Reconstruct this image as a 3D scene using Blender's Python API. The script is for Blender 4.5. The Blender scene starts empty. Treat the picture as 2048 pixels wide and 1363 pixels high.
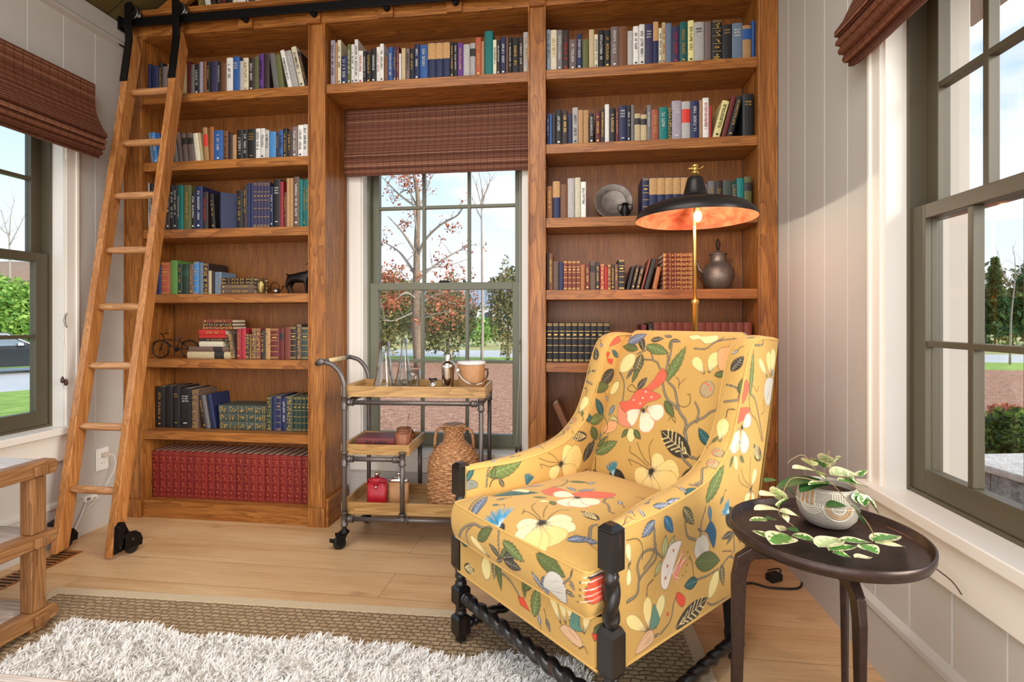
import bpy, math, random
import numpy as np
from mathutils import Vector, Matrix

SC = bpy.context.scene
COL = SC.collection
PI = math.pi
# ------------------------------------------------------------------ camera
F, TH, CY, H = 1000.4, 0.12678, 639.5, 1.1
CT, ST = math.cos(TH), math.sin(TH)
cam = bpy.data.cameras.new('camera'); cam.sensor_width = 36.0; cam.lens = 36.0 * F / 2048
cam.shift_y = -(681.5 - CY) / 2048; cam.clip_start = 0.02; cam.clip_end = 400
co = bpy.data.objects.new('camera', cam); COL.objects.link(co)
co.location = (0, 0, H); co.rotation_euler = (PI / 2, 0, TH); SC.camera = co

def ray(px, py):
    a = (px - 1024) / F; b = -(py - CY) / F
    return Vector((-ST + a * CT, CT + a * ST, b))
def onY(px, py, Y): d = ray(px, py); t = Y / d.y; return Vector((d.x * t, Y, H + d.z * t))
def onX(px, py, X): d = ray(px, py); t = X / d.x; return Vector((X, d.y * t, H + d.z * t))
def onZ(px, py, Z): d = ray(px, py); t = (Z - H) / d.z; return Vector((d.x * t, d.y * t, Z))
def at(px, py, t): d = ray(px, py); return Vector((d.x * t, d.y * t, H + d.z * t))

# ------------------------------------------------------------------ colours and materials
def lin(c):
    c = c / 255.0
    return c / 12.92 if c <= 0.04045 else ((c + 0.055) / 1.055) ** 2.4
def rgb(r, g=None, b=None):
    if g is None: r, g, b = r
    return (lin(r), lin(g), lin(b), 1.0)

class NT:
    def __init__(s, name):
        s.m = bpy.data.materials.new(name); s.m.use_nodes = True
        s.t = s.m.node_tree; s.t.nodes.clear()
        s.out = s.n('ShaderNodeOutputMaterial'); s.p = s.n('ShaderNodeBsdfPrincipled')
        s.l(s.p.outputs[0], s.out.inputs[0])
    def n(s, typ, **kw):
        nd = s.t.nodes.new(typ)
        for k, v in kw.items():
            if k == 'i':
                for a, b in v.items(): nd.inputs[a].default_value = b
            else: setattr(nd, k, v)
        return nd
    def l(s, a, b): s.t.links.new(a, b)
    def set(s, **kw):
        for k, v in kw.items(): s.p.inputs[k.replace('_', ' ')].default_value = v
        return s
    def coords(s, scale=(1, 1, 1), rot=(0, 0, 0), kind='Object'):
        tc = s.n('ShaderNodeTexCoord'); mp = s.n('ShaderNodeMapping')
        mp.inputs['Scale'].default_value = scale; mp.inputs['Rotation'].default_value = rot
        s.l(tc.outputs[kind], mp.inputs[0]); return mp.outputs[0]
    def noise(s, vec, scale, detail=4, rough=0.5, dist=0.0):
        nd = s.n('ShaderNodeTexNoise', i={'Scale': scale, 'Detail': detail, 'Roughness': rough, 'Distortion': dist})
        s.l(vec, nd.inputs['Vector']); return nd.outputs['Fac']
    def ramp(s, fac, stops):
        r = s.n('ShaderNodeValToRGB'); e = r.color_ramp.elements
        while len(e) < len(stops): e.new(0.5)
        for el, (p, c) in zip(e, stops): el.position = p; el.color = c
        s.l(fac, r.inputs[0]); return r.outputs[0]
    def mix(s, fac, a, b, mode='MIX'):
        m = s.n('ShaderNodeMix', data_type='RGBA', blend_type=mode)
        for sock, val in ((m.inputs[0], fac), (m.inputs[6], a), (m.inputs[7], b)):
            if hasattr(val, 'is_output'): s.l(val, sock)
            else: sock.default_value = val
        return m.outputs[2]
    def bump(s, h, strength=0.2, dist=0.01):
        b = s.n('ShaderNodeBump', i={'Strength': strength, 'Distance': dist})
        s.l(h, b.inputs['Height']); s.l(b.outputs[0], s.p.inputs['Normal'])
    def math(s, op, a, b=0.0):
        m = s.n('ShaderNodeMath', operation=op)
        for sock, val in ((m.inputs[0], a), (m.inputs[1], b)):
            if hasattr(val, 'is_output'): s.l(val, sock)
            else: sock.default_value = val
        return m.outputs[0]

MATS = {}
def plain(name, c, rough=0.5, metal=0.0, var=0.0, vs=40.0, bump=0.0, coat=0.0, spec=None, emit=0.0):
    if name in MATS: return MATS[name]
    n = NT(name); c = rgb(c) if max(c) > 1.0 or len(c) == 3 else c
    n.set(Base_Color=c, Roughness=rough, Metallic=metal)
    if coat: n.set(Coat_Weight=coat)
    if spec is not None: n.p.inputs['Specular IOR Level'].default_value = spec
    if var or bump:
        f = n.noise(n.coords(), vs, 5, 0.6)
        if var:
            d = tuple(x * (1 - var) for x in c[:3]) + (1,); e = tuple(min(1, x * (1 + var)) for x in c[:3]) + (1,)
            n.l(n.ramp(f, [(0.3, d), (0.7, e)]), n.p.inputs['Base Color'])
        if bump: n.bump(f, bump, 0.004)
    if emit: n.set(Emission_Color=c, Emission_Strength=emit)
    MATS[name] = n.m; return n.m

def wood(name, dark, mid, light, axis='X', rough=0.42, scale=1.0, fine=0.55, rings=0.62, coat=0.0):
    """Oak: stretched pores plus cathedral figure along the given grain axis."""
    if name in MATS: return MATS[name]
    n = NT(name); k = {'X': 0, 'Y': 1, 'Z': 2}[axis]
    def sc(long, across): v = [across * scale] * 3; v[k] = long * scale; return tuple(v)
    info = n.n('ShaderNodeObjectInfo')
    off = n.n('ShaderNodeVectorMath', operation='SCALE'); n.l(info.outputs['Random'], off.inputs['Scale']); off.inputs[0].default_value = (17, 31, 23)
    tc = n.n('ShaderNodeTexCoord'); ad = n.n('ShaderNodeVectorMath', operation='ADD'); n.l(tc.outputs['Object'], ad.inputs[0]); n.l(off.outputs[0], ad.inputs[1])
    def mp(s):
        m = n.n('ShaderNodeMapping'); m.inputs['Scale'].default_value = s; n.l(ad.outputs[0], m.inputs[0]); return m.outputs[0]
    f1 = n.noise(mp(sc(0.9, 9)), 1.0, 3, 0.55, 0.6)
    rg = n.math('FRACT', n.math('MULTIPLY', f1, 11.0)); rg = n.math('POWER', rg, 2.2)
    f2 = n.noise(mp(sc(7, 240)), 1.0, 3, 0.6)
    f3 = n.noise(mp(sc(1.5, 26)), 1.0, 2, 0.5)
    base = n.ramp(f3, [(0.28, rgb(mid)), (0.72, rgb(light))])
    c1 = n.mix(n.math('MULTIPLY', rg, rings), base, rgb(dark))
    pore = n.ramp(f2, [(0.40, (1, 1, 1, 1)), (0.62, (0, 0, 0, 1))])
    pf = n.math('MULTIPLY', n.math('SUBTRACT', 1.0, pore), fine)
    c2 = n.mix(pf, c1, rgb(dark))
    n.l(c2, n.p.inputs['Base Color']); n.set(Roughness=rough)
    if coat: n.set(Coat_Weight=coat, Coat_Roughness=0.25)
    n.bump(f2, 0.12, 0.001)
    MATS[name] = n.m; return n.m

# ------------------------------------------------------------------ mesh builder
class MB:
    def __init__(s): s.v = []; s.f = []; s.mi = []; s.sm = []
    def add(s, vs, fs, m=0, smooth=False):
        b = len(s.v); s.v.extend(tuple(p) for p in vs)
        for f in fs: s.f.append(tuple(b + i for i in f)); s.mi.append(m); s.sm.append(smooth)
        return s
    def box(s, x0, y0, z0, x1, y1, z1, m=0):
        x0, x1 = sorted((x0, x1)); y0, y1 = sorted((y0, y1)); z0, z1 = sorted((z0, z1))
        return s.add([(x0, y0, z0), (x1, y0, z0), (x1, y1, z0), (x0, y1, z0), (x0, y0, z1), (x1, y0, z1), (x1, y1, z1), (x0, y1, z1)],
                     [(0, 3, 2, 1), (4, 5, 6, 7), (0, 1, 5, 4), (1, 2, 6, 5), (2, 3, 7, 6), (3, 0, 4, 7)], m)
    def obox(s, p0, p1, wx, wy, up=(0, 0, 1), m=0):
        """A bar from p0 to p1 of section wx by wy."""
        p0, p1 = Vector(p0), Vector(p1); d = (p1 - p0).normalized(); u = Vector(up)
        if abs(d.dot(u)) > 0.99: u = Vector((0, 1, 0))
        a = d.cross(u).normalized(); b = a.cross(d).normalized()
        r = [a * (-wx / 2) + b * (-wy / 2), a * (wx / 2) + b * (-wy / 2), a * (wx / 2) + b * (wy / 2), a * (-wx / 2) + b * (wy / 2)]
        return s.add([p0 + q for q in r] + [p1 + q for q in r], [(0, 3, 2, 1), (4, 5, 6, 7), (0, 1, 5, 4), (1, 2, 6, 5), (2, 3, 7, 6), (3, 0, 4, 7)], m)
    def rings(s, rows, m=0, closed=True, caps=(True, True), smooth=True, loop=False):
        """Skin a list of rings (each a list of points)."""
        n = len(rows[0]); vs = [p for r in rows for p in r]; fs = []
        k = len(rows)
        for i in range(k if loop else k - 1):
            for j in range(n if closed else n - 1):
                a, b = i * n + j, i * n + (j + 1) % n; c, d = ((i + 1) % k) * n + (j + 1) % n, ((i + 1) % k) * n + j
                fs.append((a, b, c, d))
        s.add(vs, fs, m, smooth)
        b0 = len(s.v) - len(vs)
        if closed and not loop:
            if caps[0]: s.f.append(tuple(b0 + j for j in reversed(range(n)))); s.mi.append(m); s.sm.append(False)
            if caps[1]: s.f.append(tuple(b0 + (k - 1) * n + j for j in range(n))); s.mi.append(m); s.sm.append(False)
        return s
    def tube(s, pts, r, n=10, m=0, loop=False, caps=True, flat=1.0):
        pts = [Vector(p) for p in pts]; k = len(pts); rr = r if isinstance(r, (list, tuple)) else [r] * k
        rows = []; up = None
        for i, p in enumerate(pts):
            a = pts[(i - 1) % k] if (loop or i > 0) else p; b = pts[(i + 1) % k] if (loop or i < k - 1) else p
            d = (b - a); d = d.normalized() if d.length > 1e-9 else Vector((0, 0, 1))
            if up is None: up = Vector((0, 0, 1)) if abs(d.z) < 0.9 else Vector((1, 0, 0))
            x = d.cross(up).normalized(); y = x.cross(d).normalized(); up = y
            rows.append([p + x * (math.cos(2 * PI * j / n) * rr[i]) + y * (math.sin(2 * PI * j / n) * rr[i] * flat) for j in range(n)])
        return s.rings(rows, m, True, (caps, caps), True, loop)
    def lathe(s, prof, n=24, c=(0, 0, 0), m=0, axis='Z', caps=(True, True), ph=0.0):
        rows = []
        for r, z in prof:
            ring = []
            for j in range(n):
                a = 2 * PI * j / n + ph; x, y = r * math.cos(a), r * math.sin(a)
                p = (x, y, z) if axis == 'Z' else ((z, x, y) if axis == 'X' else (y, z, x))
                ring.append((c[0] + p[0], c[1] + p[1], c[2] + p[2]))
            rows.append(ring)
        return s.rings(rows, m, True, caps, n > 8)
    def grid(s, P, m=0, smooth=True, flip=False):
        nu, nv = len(P), len(P[0]); fs = []
        for i in range(nu - 1):
            for j in range(nv - 1):
                q = (i * nv + j, (i + 1) * nv + j, (i + 1) * nv + j + 1, i * nv + j + 1)
                fs.append(q[::-1] if flip else q)
        return s.add([p for r in P for p in r], fs, m, smooth)
    def prism(s, poly, axis, a, b, m=0, smooth=False):
        """Extrude a 2D polygon between a and b on the axis."""
        def P(q, h): return {'X': (h, q[0], q[1]), 'Y': (q[0], h, q[1]), 'Z': (q[0], q[1], h)}[axis]
        n = len(poly); vs = [P(q, a) for q in poly] + [P(q, b) for q in poly]
        fs = [(i, (i + 1) % n, n + (i + 1) % n, n + i) for i in range(n)]
        s.add(vs, fs, m, smooth); b0 = len(s.v) - 2 * n
        s.f.append(tuple(b0 + i for i in reversed(range(n)))); s.mi.append(m); s.sm.append(False)
        s.f.append(tuple(b0 + n + i for i in range(n))); s.mi.append(m); s.sm.append(False)
        return s
    def ball(s, c, r, n=12, m=0, sz=1.0):
        k = n // 2 + 1
        return s.lathe([(max(1e-4, r * math.sin(PI * i / k)), -r * sz * math.cos(PI * i / k)) for i in range(k + 1)], n, c, m)
    def xf(s, M, i0=0):
        for i in range(i0, len(s.v)): s.v[i] = tuple(M @ Vector(s.v[i]))
        return s
    def build(s, name, mats, parent=None, bevel=0.0, seg=2, fix=True, loc=None):
        me = bpy.data.meshes.new(name); me.from_pydata(s.v, [], s.f)
        mats = mats if isinstance(mats, (list, tuple)) else [mats]
        for m in mats: me.materials.append(m)
        me.polygons.foreach_set('material_index', s.mi); me.polygons.foreach_set('use_smooth', s.sm)
        me.update()
        if fix:
            import bmesh
            bm = bmesh.new(); bm.from_mesh(me); bmesh.ops.recalc_face_normals(bm, faces=bm.faces); bm.to_mesh(me); bm.free()
        o = bpy.data.objects.new(name, me); COL.objects.link(o)
        if parent is not None: o.parent = parent
        if loc is not None: o.location = loc
        if bevel:
            b = o.modifiers.new('bevel', 'BEVEL'); b.width = bevel; b.segments = seg; b.limit_method = 'ANGLE'; b.angle_limit = 0.7; b.harden_normals = False
        return o

def tag(o, label, cat, group=None, kind=None):
    if label: o['label'] = label
    if cat: o['category'] = cat
    if group: o['group'] = group
    if kind: o['kind'] = kind
    return o
def thing(name, label, cat, loc=(0, 0, 0), rz=0.0, group=None):
    o = bpy.data.objects.new(name, None); COL.objects.link(o); o.empty_display_size = 0.05
    o.location = loc; o.rotation_euler = (0, 0, rz); return tag(o, label, cat, group)
def struct(name, mb, mats, bevel=0.0, parent=None, fix=True):
    o = mb.build(name, mats, parent, bevel, fix=fix)
    if parent is None: o['kind'] = 'structure'
    return o
def bez(pts, n):
    """Catmull-Rom through pts."""
    P = [Vector(p) for p in pts]; P = [P[0] * 2 - P[1]] + P + [P[-1] * 2 - P[-2]]; out = []
    for i in range(1, len(P) - 2):
        for k in range(n):
            t = k / n; a, b, c, d = P[i - 1], P[i], P[i + 1], P[i + 2]
            out.append(0.5 * ((2 * b) + (c - a) * t + (2 * a - 5 * b + 4 * c - d) * t * t + (3 * b - a - 3 * c + d) * t ** 3))
    out.append(P[-2]); return out

R = random.Random(7)
oak_args = ((96, 48, 12), (168, 102, 42), (196, 130, 62))
OAKX = wood('oak_along', *oak_args, axis='X'); OAKZ = wood('oak_upright', *oak_args, axis='Z'); OAKY = wood('oak_deep', *oak_args, axis='Y')
OAKB = wood('oak_back_shaded', (96, 52, 18), (146, 88, 38), (164, 104, 48), axis='Z', rings=0.15, fine=0.65)  # same oak darkened in colour for the weaker light inside the shelves
LADX = wood('ladder_oak_rung', (150, 90, 42), (204, 148, 96), (226, 172, 120), axis='X', rough=0.35); LADZ = wood('ladder_oak', (138, 78, 32), (194, 128, 68), (214, 150, 88), axis='Z', rough=0.35)
BLACK = plain('black_iron', (22, 21, 22), 0.42, 0.6)
def clear_glass(name, tint=(1, 1, 1), refl=0.35):
    n = NT(name); tr = n.n('ShaderNodeBsdfTransparent'); tr.inputs[0].default_value = (*tint, 1)
    gl = n.n('ShaderNodeBsdfGlossy'); gl.inputs['Roughness'].default_value = 0.02
    lw = n.n('ShaderNodeFresnel'); lw.inputs['IOR'].default_value = 1.45
    mx = n.n('ShaderNodeMixShader'); n.l(n.math('MULTIPLY', lw.outputs[0], refl), mx.inputs[0])
    n.l(tr.outputs[0], mx.inputs[1]); n.l(gl.outputs[0], mx.inputs[2]); n.l(mx.outputs[0], n.out.inputs[0])
    n.t.nodes.remove(n.p); MATS[name] = n.m; return n.m
PANE = clear_glass('window_glass', (0.975, 0.985, 0.985), 0.10)
# ------------------------------------------------------------------ room shell
XL, XR, YB, YBK, YW = -2.517, 0.951, 2.512, 2.742, 2.765
YN = -1.6                       # the room goes on behind the camera, open there
WALL = plain('painted_panelling', (196, 191, 184), 0.55, var=0.015, vs=3)
WHITE = plain('white_trim_paint', (240, 234, 224), 0.4)
SASH = plain('olive_sash_paint', (82, 74, 56), 0.45)
SASHC = plain('sage_sash_paint', (112, 112, 92), 0.45)

def floor_mat():
    n = NT('oak_floor')
    tc = n.n('ShaderNodeTexCoord'); mp = n.n('ShaderNodeMapping'); n.l(tc.outputs['Object'], mp.inputs[0])
    br = n.n('ShaderNodeTexBrick', i={'Scale': 1.0, 'Mortar Size': 0.0012, 'Mortar Smooth': 0.1, 'Brick Width': 2.1, 'Row Height': 0.19,
             'Color1': (0.42, 0.42, 0.42, 1), 'Color2': (0.62, 0.62, 0.62, 1), 'Mortar': (0.0, 0.0, 0.0, 1)})
    br.offset = 0.37; n.l(mp.outputs[0], br.inputs[0])
    sep = n.n('ShaderNodeVectorMath', operation='SCALE'); n.l(br.outputs['Color'], sep.inputs[0]); sep.inputs['Scale'].default_value = 37
    ad = n.n('ShaderNodeVectorMath', operation='ADD'); n.l(tc.outputs['Object'], ad.inputs[0]); n.l(sep.outputs[0], ad.inputs[1])
    def m(s):
        q = n.n('ShaderNodeMapping'); q.inputs['Scale'].default_value = s; n.l(ad.outputs[0], q.inputs[0]); return q.outputs[0]
    f1 = n.noise(m((0.8, 6, 1)), 1.3, 4, 0.55, 0.8); f2 = n.noise(m((5, 130, 1)), 1.0, 3, 0.6); f3 = n.noise(m((2.2, 5.0, 1)), 1.6, 2, 0.4)
    base = n.ramp(f1, [(0.25, rgb(196, 152, 106)), (0.5, rgb(216, 176, 130)), (0.75, rgb(226, 192, 148))])
    c = n.mix(n.math('MULTIPLY', n.ramp(f2, [(0.45, (0, 0, 0, 1)), (0.68, (1, 1, 1, 1))]), 0.28), base, rgb(158, 108, 62))
    kn = n.ramp(f3, [(0.69, (0, 0, 0, 1)), (0.77, (1, 1, 1, 1))]); c = n.mix(n.math('MULTIPLY', kn, 0.55), c, rgb(112, 74, 40))
    tone = n.mix(0.55, (0.5, 0.5, 0.5, 1), br.outputs['Color']); c = n.mix(0.5, c, tone, 'OVERLAY')
    seam = n.math('MULTIPLY', br.outputs['Fac'], 0.6); c = n.mix(seam, c, rgb(110, 74, 44))
    n.l(c, n.p.inputs['Base Color']); n.set(Roughness=0.36); n.bump(f2, 0.05, 0.001); return n.m
struct('floor', MB().box(XL - 0.2, YN, -0.05, XR + 0.15, 3.0, 0.0), floor_mat())

def boards(axis, c, side, a0, a1, z0, z1, thick=0.02, step=0.165, off=0.0):
    """Vertical panelling with V grooves: face at coordinate c, wall body on the given side."""
    xs = []; t = math.floor(a0 / step) * step + off
    while t < a1:
        if t > a0 + 0.01: xs += [(t - 0.003, 0), (t, 0.003), (t + 0.003, 0)]
        t += step
    prof = [(a0, 0)] + [q for q in xs if a0 < q[0] < a1] + [(a1, 0)]
    poly = [(q, c + side * g) for q, g in prof] + [(a1, c + side * thick), (a0, c + side * thick)]
    mb = MB(); mb.prism([(y, x) if axis == 'X' else (x, y) for x, y in [(p[0], p[1]) for p in poly]], 'Z', z0, z1)
    return mb
def merge(*ms):
    o = MB()
    for m in ms:
        b = len(o.v); o.v += m.v; o.f += [tuple(b + i for i in f) for f in m.f]; o.mi += m.mi; o.sm += m.sm
    return o
ZT = 2.745                       # wall height where the slope of the ceiling starts
SILL = 0.58
# right wall, window opening Y -0.2..1.694
WY0, WY1 = 0.21, 1.694; WTOP = 2.23
struct('wall_right', merge(boards('X', XR, 1, WY1, 3.0, 0, ZT, off=0.085), boards('X', XR, 1, YN, WY0, 0, ZT, off=0.085),
       boards('X', XR, 1, WY0, WY1, 0, SILL - .036, off=0.085), boards('X', XR, 1, WY0, WY1, WTOP, ZT, off=0.085)), WALL)
# left wall, opening
LY0, LY1 = 0.70, 2.186
struct('wall_left', merge(boards('X', XL, -1, LY1, 3.0, 0, ZT, off=0.03), boards('X', XL, -1, YN, LY0, 0, ZT, off=0.03),
       boards('X', XL, -1, LY0, LY1, 0, SILL - 0.041, off=0.03), boards('X', XL, -1, LY0, LY1, WTOP, ZT, off=0.03)), WALL)
# back wall behind the bookcase, window opening in the niche
NX0, NX1 = -1.318, -0.238
CX0, CX1, CZ0, CZ1 = -1.235, -0.285, 0.36, 2.30
struct('wall_back', merge(MB().box(XL - 0.02, YW, 0, CX0, YW + 0.02, 4.2), MB().box(CX1, YW, 0, XR + 0.02, YW + 0.02, 4.2),
       boards('Y', YW, 1, CX0, CX1, 0, CZ0 - .036, step=0.14), MB().box(CX0, YW, CZ1, CX1, YW + 0.02, 4.2)), WALL)
# outer leaf of the walls
mb = MB(); mb.box(XR + 0.03, WY1 + 0.004, -0.5, XR + 0.14, 3.0, ZT + 0.2); mb.box(XR + 0.03, YN, -0.5, XR + 0.14, WY0 - 0.004, ZT + 0.2)
mb.box(XR + 0.03, WY0, -0.5, XR + 0.14, WY1, SILL - 0.036); mb.box(XR + 0.03, WY0, WTOP + 0.004, XR + 0.14, WY1, ZT + 0.2)
mb.box(XL - 0.14, LY1 + 0.004, -0.5, XL - 0.03, 3.0, ZT + 0.2); mb.box(XL - 0.14, YN, -0.5, XL - 0.03, LY0 - 0.004, ZT + 0.2)
mb.box(XL - 0.14, LY0, -0.5, XL - 0.03, LY1, SILL - 0.041); mb.box(XL - 0.14, LY0, WTOP + 0.004, XL - 0.03, LY1, ZT + 0.2)
mb.box(XL - 0.14, 2.80, -0.5, CX0 - 0.004, 3.0, 4.2); mb.box(CX1 + 0.004, 2.80, -0.5, XR + 0.14, 3.0, 4.2)
mb.box(CX0, 2.80, -0.5, CX1, 3.0, CZ0 - 0.036); mb.box(CX0, 2.80, CZ1 + 0.004, CX1, 3.0, 4.2)
struct('wall_exterior', mb, plain('white_siding', (228, 226, 222), 0.6))

def ceil_mat():
    n = NT('olive_plank_ceiling'); v = n.coords((1, 1, 1)); s = n.n('ShaderNodeSeparateXYZ'); n.l(v, s.inputs[0])
    f = n.math('FRACT', n.math('MULTIPLY', s.outputs[1], 5.0)); g = n.math('LESS_THAN', f, 0.03)
    nz = n.noise(v, 6, 4); c = n.ramp(nz, [(0.3, rgb(84, 70, 36)), (0.7, rgb(104, 88, 50))])
    n.l(n.mix(g, c, rgb(58, 48, 26)), n.p.inputs['Base Color']); n.set(Roughness=0.5); return n.m
RX, RZ = (XL + XR) / 2, ZT + 0.70 * (XR - XL) / 2
mb = MB()
for xa, za, xb, zb in ((XL - 0.03, ZT - 0.021, RX, RZ), (RX, RZ, XR + 0.03, ZT - 0.021)):
    mb.add([(xa, YN, za), (xb, YN, zb), (xb, 3.0, zb), (xa, 3.0, za), (xa, YN, za + 0.06), (xb, YN, zb + 0.06), (xb, 3.0, zb + 0.06), (xa, 3.0, za + 0.06)],
           [(0, 1, 2, 3), (4, 7, 6, 5), (0, 4, 5, 1), (1, 5, 6, 2), (2, 6, 7, 3), (3, 7, 4, 0)])
struct('ceiling', mb, ceil_mat())
# trims
struct('trim_1', MB().prism([(XL, ZT), (XL + 0.018, ZT - 0.005), (XL + 0.018, ZT - 0.1), (XL + 0.03, ZT - 0.112), (XL + 0.03, ZT - 0.125), (XL, ZT - 0.135)], 'Y', YN, YB), WALL)
def baseboard(nm, x, sgn, y0, y1):
    p = [(x, 0.0), (x + sgn * 0.016, 0.0), (x + sgn * 0.016, 0.185), (x + sgn * 0.024, 0.19), (x + sgn * 0.022, 0.205), (x, 0.215)]
    struct(nm, MB().prism(p, 'Y', y0, y1), WALL)
baseboard('baseboard_left', XL, 1, YN, YB - 0.002); baseboard('baseboard_right', XR, -1, YN, YB - 0.002)
struct('baseboard_back', MB().box(NX0 + 0.025, YW - 0.014, 0, NX1 - 0.025, YW, 0.19), WALL, 0.003)

# ------------------------------------------------------------------ windows
def sash(mb, gl, axis, c, th, a0, a1, z0, z1, st, rb, rt, cols, rows, mun=0.018):
    """One sash: stiles st, rails rb/rt, muntins; the panes go to gl."""
    def bx(a, z, b, w, t=th, m=mb, cc=None):
        cc = c if cc is None else cc
        if axis == 'X': m.box(cc - t / 2, a, z, cc + t / 2, b, w)
        else: m.box(a, cc - t / 2, z, b, cc + t / 2, w)
    bx(a0, z0, a0 + st, z1); bx(a1 - st, z0, a1, z1); bx(a0 + st, z0, a1 - st, z0 + rb); bx(a0 + st, z1 - rt, a1 - st, z1)
    ga, gb, gz0, gz1 = a0 + st, a1 - st, z0 + rb, z1 - rt
    for i in range(1, cols): q = ga + (gb - ga) * i / cols; bx(q - mun / 2, gz0, q + mun / 2, gz1, th * 0.8)
    for i in range(1, rows): q = gz0 + (gz1 - gz0) * i / rows; bx(ga, q - mun / 2, gb, q + mun / 2, th * 0.78)
    bx(ga, gz0, gb, gz1, 0.004, gl)
def window(nm, axis, face, inw, a0, a1, z0, ztop, zmeet, cols, mat, casing=0.05, reveal=0.065, sillnose=0.04, st=0.058, apron=0.13):
    """face: wall plane, inw: +1/-1 into the room along the axis normal."""
    w = bpy.data.objects.new(nm, None); COL.objects.link(w); w['kind'] = 'structure'
    o = -inw
    def bx(m, n0, a, z, n1, b, zz):
        p, q = face + o * n0, face + o * n1
        if axis == 'X': m.box(p, a, z, q, b, zz)
        else: m.box(a, p, z, b, q, zz)
    fr = MB(); t = 0.012
    bx(fr, -0.012, a0 - casing, z0, 0.0, a0 + 0.004, ztop + casing); bx(fr, -0.012, a1 - 0.004, z0, 0.0, a1 + casing, ztop + casing); bx(fr, -0.012, a0, ztop, 0.0, a1, ztop + casing)
    bx(fr, -0.018, a0 - casing - 0.006, z0, 0, a0 - casing + 0.008, ztop + casing); bx(fr, -0.018, a1 + casing - 0.008, z0, 0, a1 + casing + 0.006, ztop + casing)
    fr.build('window_casing', WHITE, w, 0.002)
    jb = MB(); bx(jb, 0.0, a0, z0, reveal + 0.08, a0 + t, ztop); bx(jb, 0.0, a1 - t, z0, reveal + 0.08, a1, ztop); bx(jb, 0.0, a0, ztop - t, reveal + 0.08, a1, ztop)
    jb.build('window_jamb', WHITE, w)
    fm = MB(); e = t
    for q0, q1, dep0, dep1 in ((reveal - 0.012, reveal, 0, 0),):
        bx(fm, reveal - 0.006, a0 + e, z0, reveal + 0.09, a0 + e + 0.012, ztop - e); bx(fm, reveal - 0.006, a1 - e - 0.012, z0, reveal + 0.09, a1 - e, ztop - e)
        bx(fm, reveal - 0.006, a0 + e, ztop - e - 0.02, reveal + 0.09, a1 - e, ztop - e)
    bx(fm, reveal - 0.004, a0 + e, z0, reveal + 0.09, a1 - e, z0 + 0.012)
    fm.build('window_frame', mat, w, 0.0015)
    lo, lg, hi, hg = MB(), MB(), MB(), MB()
    sash(lo, lg, axis, face + o * (reveal + 0.02), 0.036, a0 + e + 0.012, a1 - e - 0.012, z0 + 0.012, zmeet, st, 0.07, 0.042, cols, 2)
    sash(hi, hg, axis, face + o * (reveal + 0.062), 0.036, a0 + e + 0.012, a1 - e - 0.012, zmeet - 0.04, ztop - e - 0.02, st * 0.8, 0.042, 0.05, cols, 2)
    for s_, g_ in ((lo, lg), (hi, hg)):
        p = s_.build('sash', mat, w, 0.002); g_.build('pane', PANE, p)
    lk = MB(); am = (a0 + a1) / 2
    bx(lk, reveal + 0.005, am - 0.03, zmeet, reveal + 0.03, am + 0.03, zmeet + 0.012); lk.build('sash_lock', BLACK, w, 0.003)
    sl = MB(); bx(sl, -sillnose, a0 - casing - 0.03, z0 - 0.034, reveal + 0.004, a1 + casing + 0.03, z0)
    bx(sl, -0.016, a0 - casing, z0 - 0.034 - apron, 0, a1 + casing, z0 - 0.034); sl.build('window_sill', WHITE, w, 0.003)
    return w
window('window_1', 'X', XL, 1, LY0, LY1, 0.575, WTOP, 1.425, 4, SASH)
window('window_2', 'Y', YW, -1, CX0, CX1, CZ0, CZ1, 1.318, 3, SASHC, casing=0.06, reveal=0.07, sillnose=0.045, st=0.05, apron=0.09)
window('window_3', 'X', XR, -1, WY0, WY1, SILL, WTOP, 1.44, 8, SASH)

# ------------------------------------------------------------------ bookcase
bc = thing('built_in_bookcase', 'honey oak built-in bookcase covering the whole wall around the window', 'bookcase', (0, YB, 0))
bc.location = (0, 0, 0)
xs = dict(a0=XL + 0.004, a1=onY(285, 600, YB).x, b0=onY(617.5, 600, YB).x, b1=NX0, c0=NX1, c1=onY(1091.5, 600, YB).x, d0=onY(1516, 600, YB).x, d1=XR - 0.004)
ZB = 3.40                        # the uprights go on to the slope of the ceiling
def zc(x): return ZT + 0.70 * min(x - XL, XR - x) - 0.03
def upright(x0, x1, back=YBK, z1=2.675):
    m = MB(); m.box(x0, YB, 0, x1, YB + 0.022, z1)
    g = 0.007; m.box(x0, YB - 0.008, 0, x0 + g, YB, z1); m.box(x1 - g, YB - 0.008, 0, x1, YB, z1)
    m.box(x0 + 0.002, YB + 0.022, 0, x0 + 0.02, back, z1); m.box(x1 - 0.02, YB + 0.022, 0, x1 - 0.002, back, z1)
    m.box(x0 - 0.0, YB - 0.012, 0, x1 + 0.0, YB - 0.008, 0.10)
    return m.build('upright', OAKZ, bc, 0.0015)
upright(xs['a0'], xs['a1']); upright(xs['b0'], xs['b1'], YW - 0.001); upright(xs['c0'], xs['c1'], YW - 0.001); upright(xs['d0'], xs['d1'])
def shelf(x0, x1, zt, th=0.05, front=YB + 0.004, back=YBK, m=OAKX, nm='shelf'):
    return MB().box(x0 + 0.0005, front, zt - th, x1 - 0.0005, front + 0.02, zt).box(x0 + 0.0005, front + 0.02, zt - 0.03 if th > 0.03 else zt - th, x1 - 0.0005, back, zt - 0.0002).build(nm, m, bc, 0.002)
LS = [2.352, 1.978, 1.602, 1.243, 0.884, 0.484]
RS = [2.356, 1.982, 1.612, 1.250, 0.886, 0.484]
def solid(x0, x1, zt, th, front, back): MB().box(x0 + 0.0005, front, zt - th, x1 - 0.0005, back, zt).build('shelf', OAKX, bc, 0.002)
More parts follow.
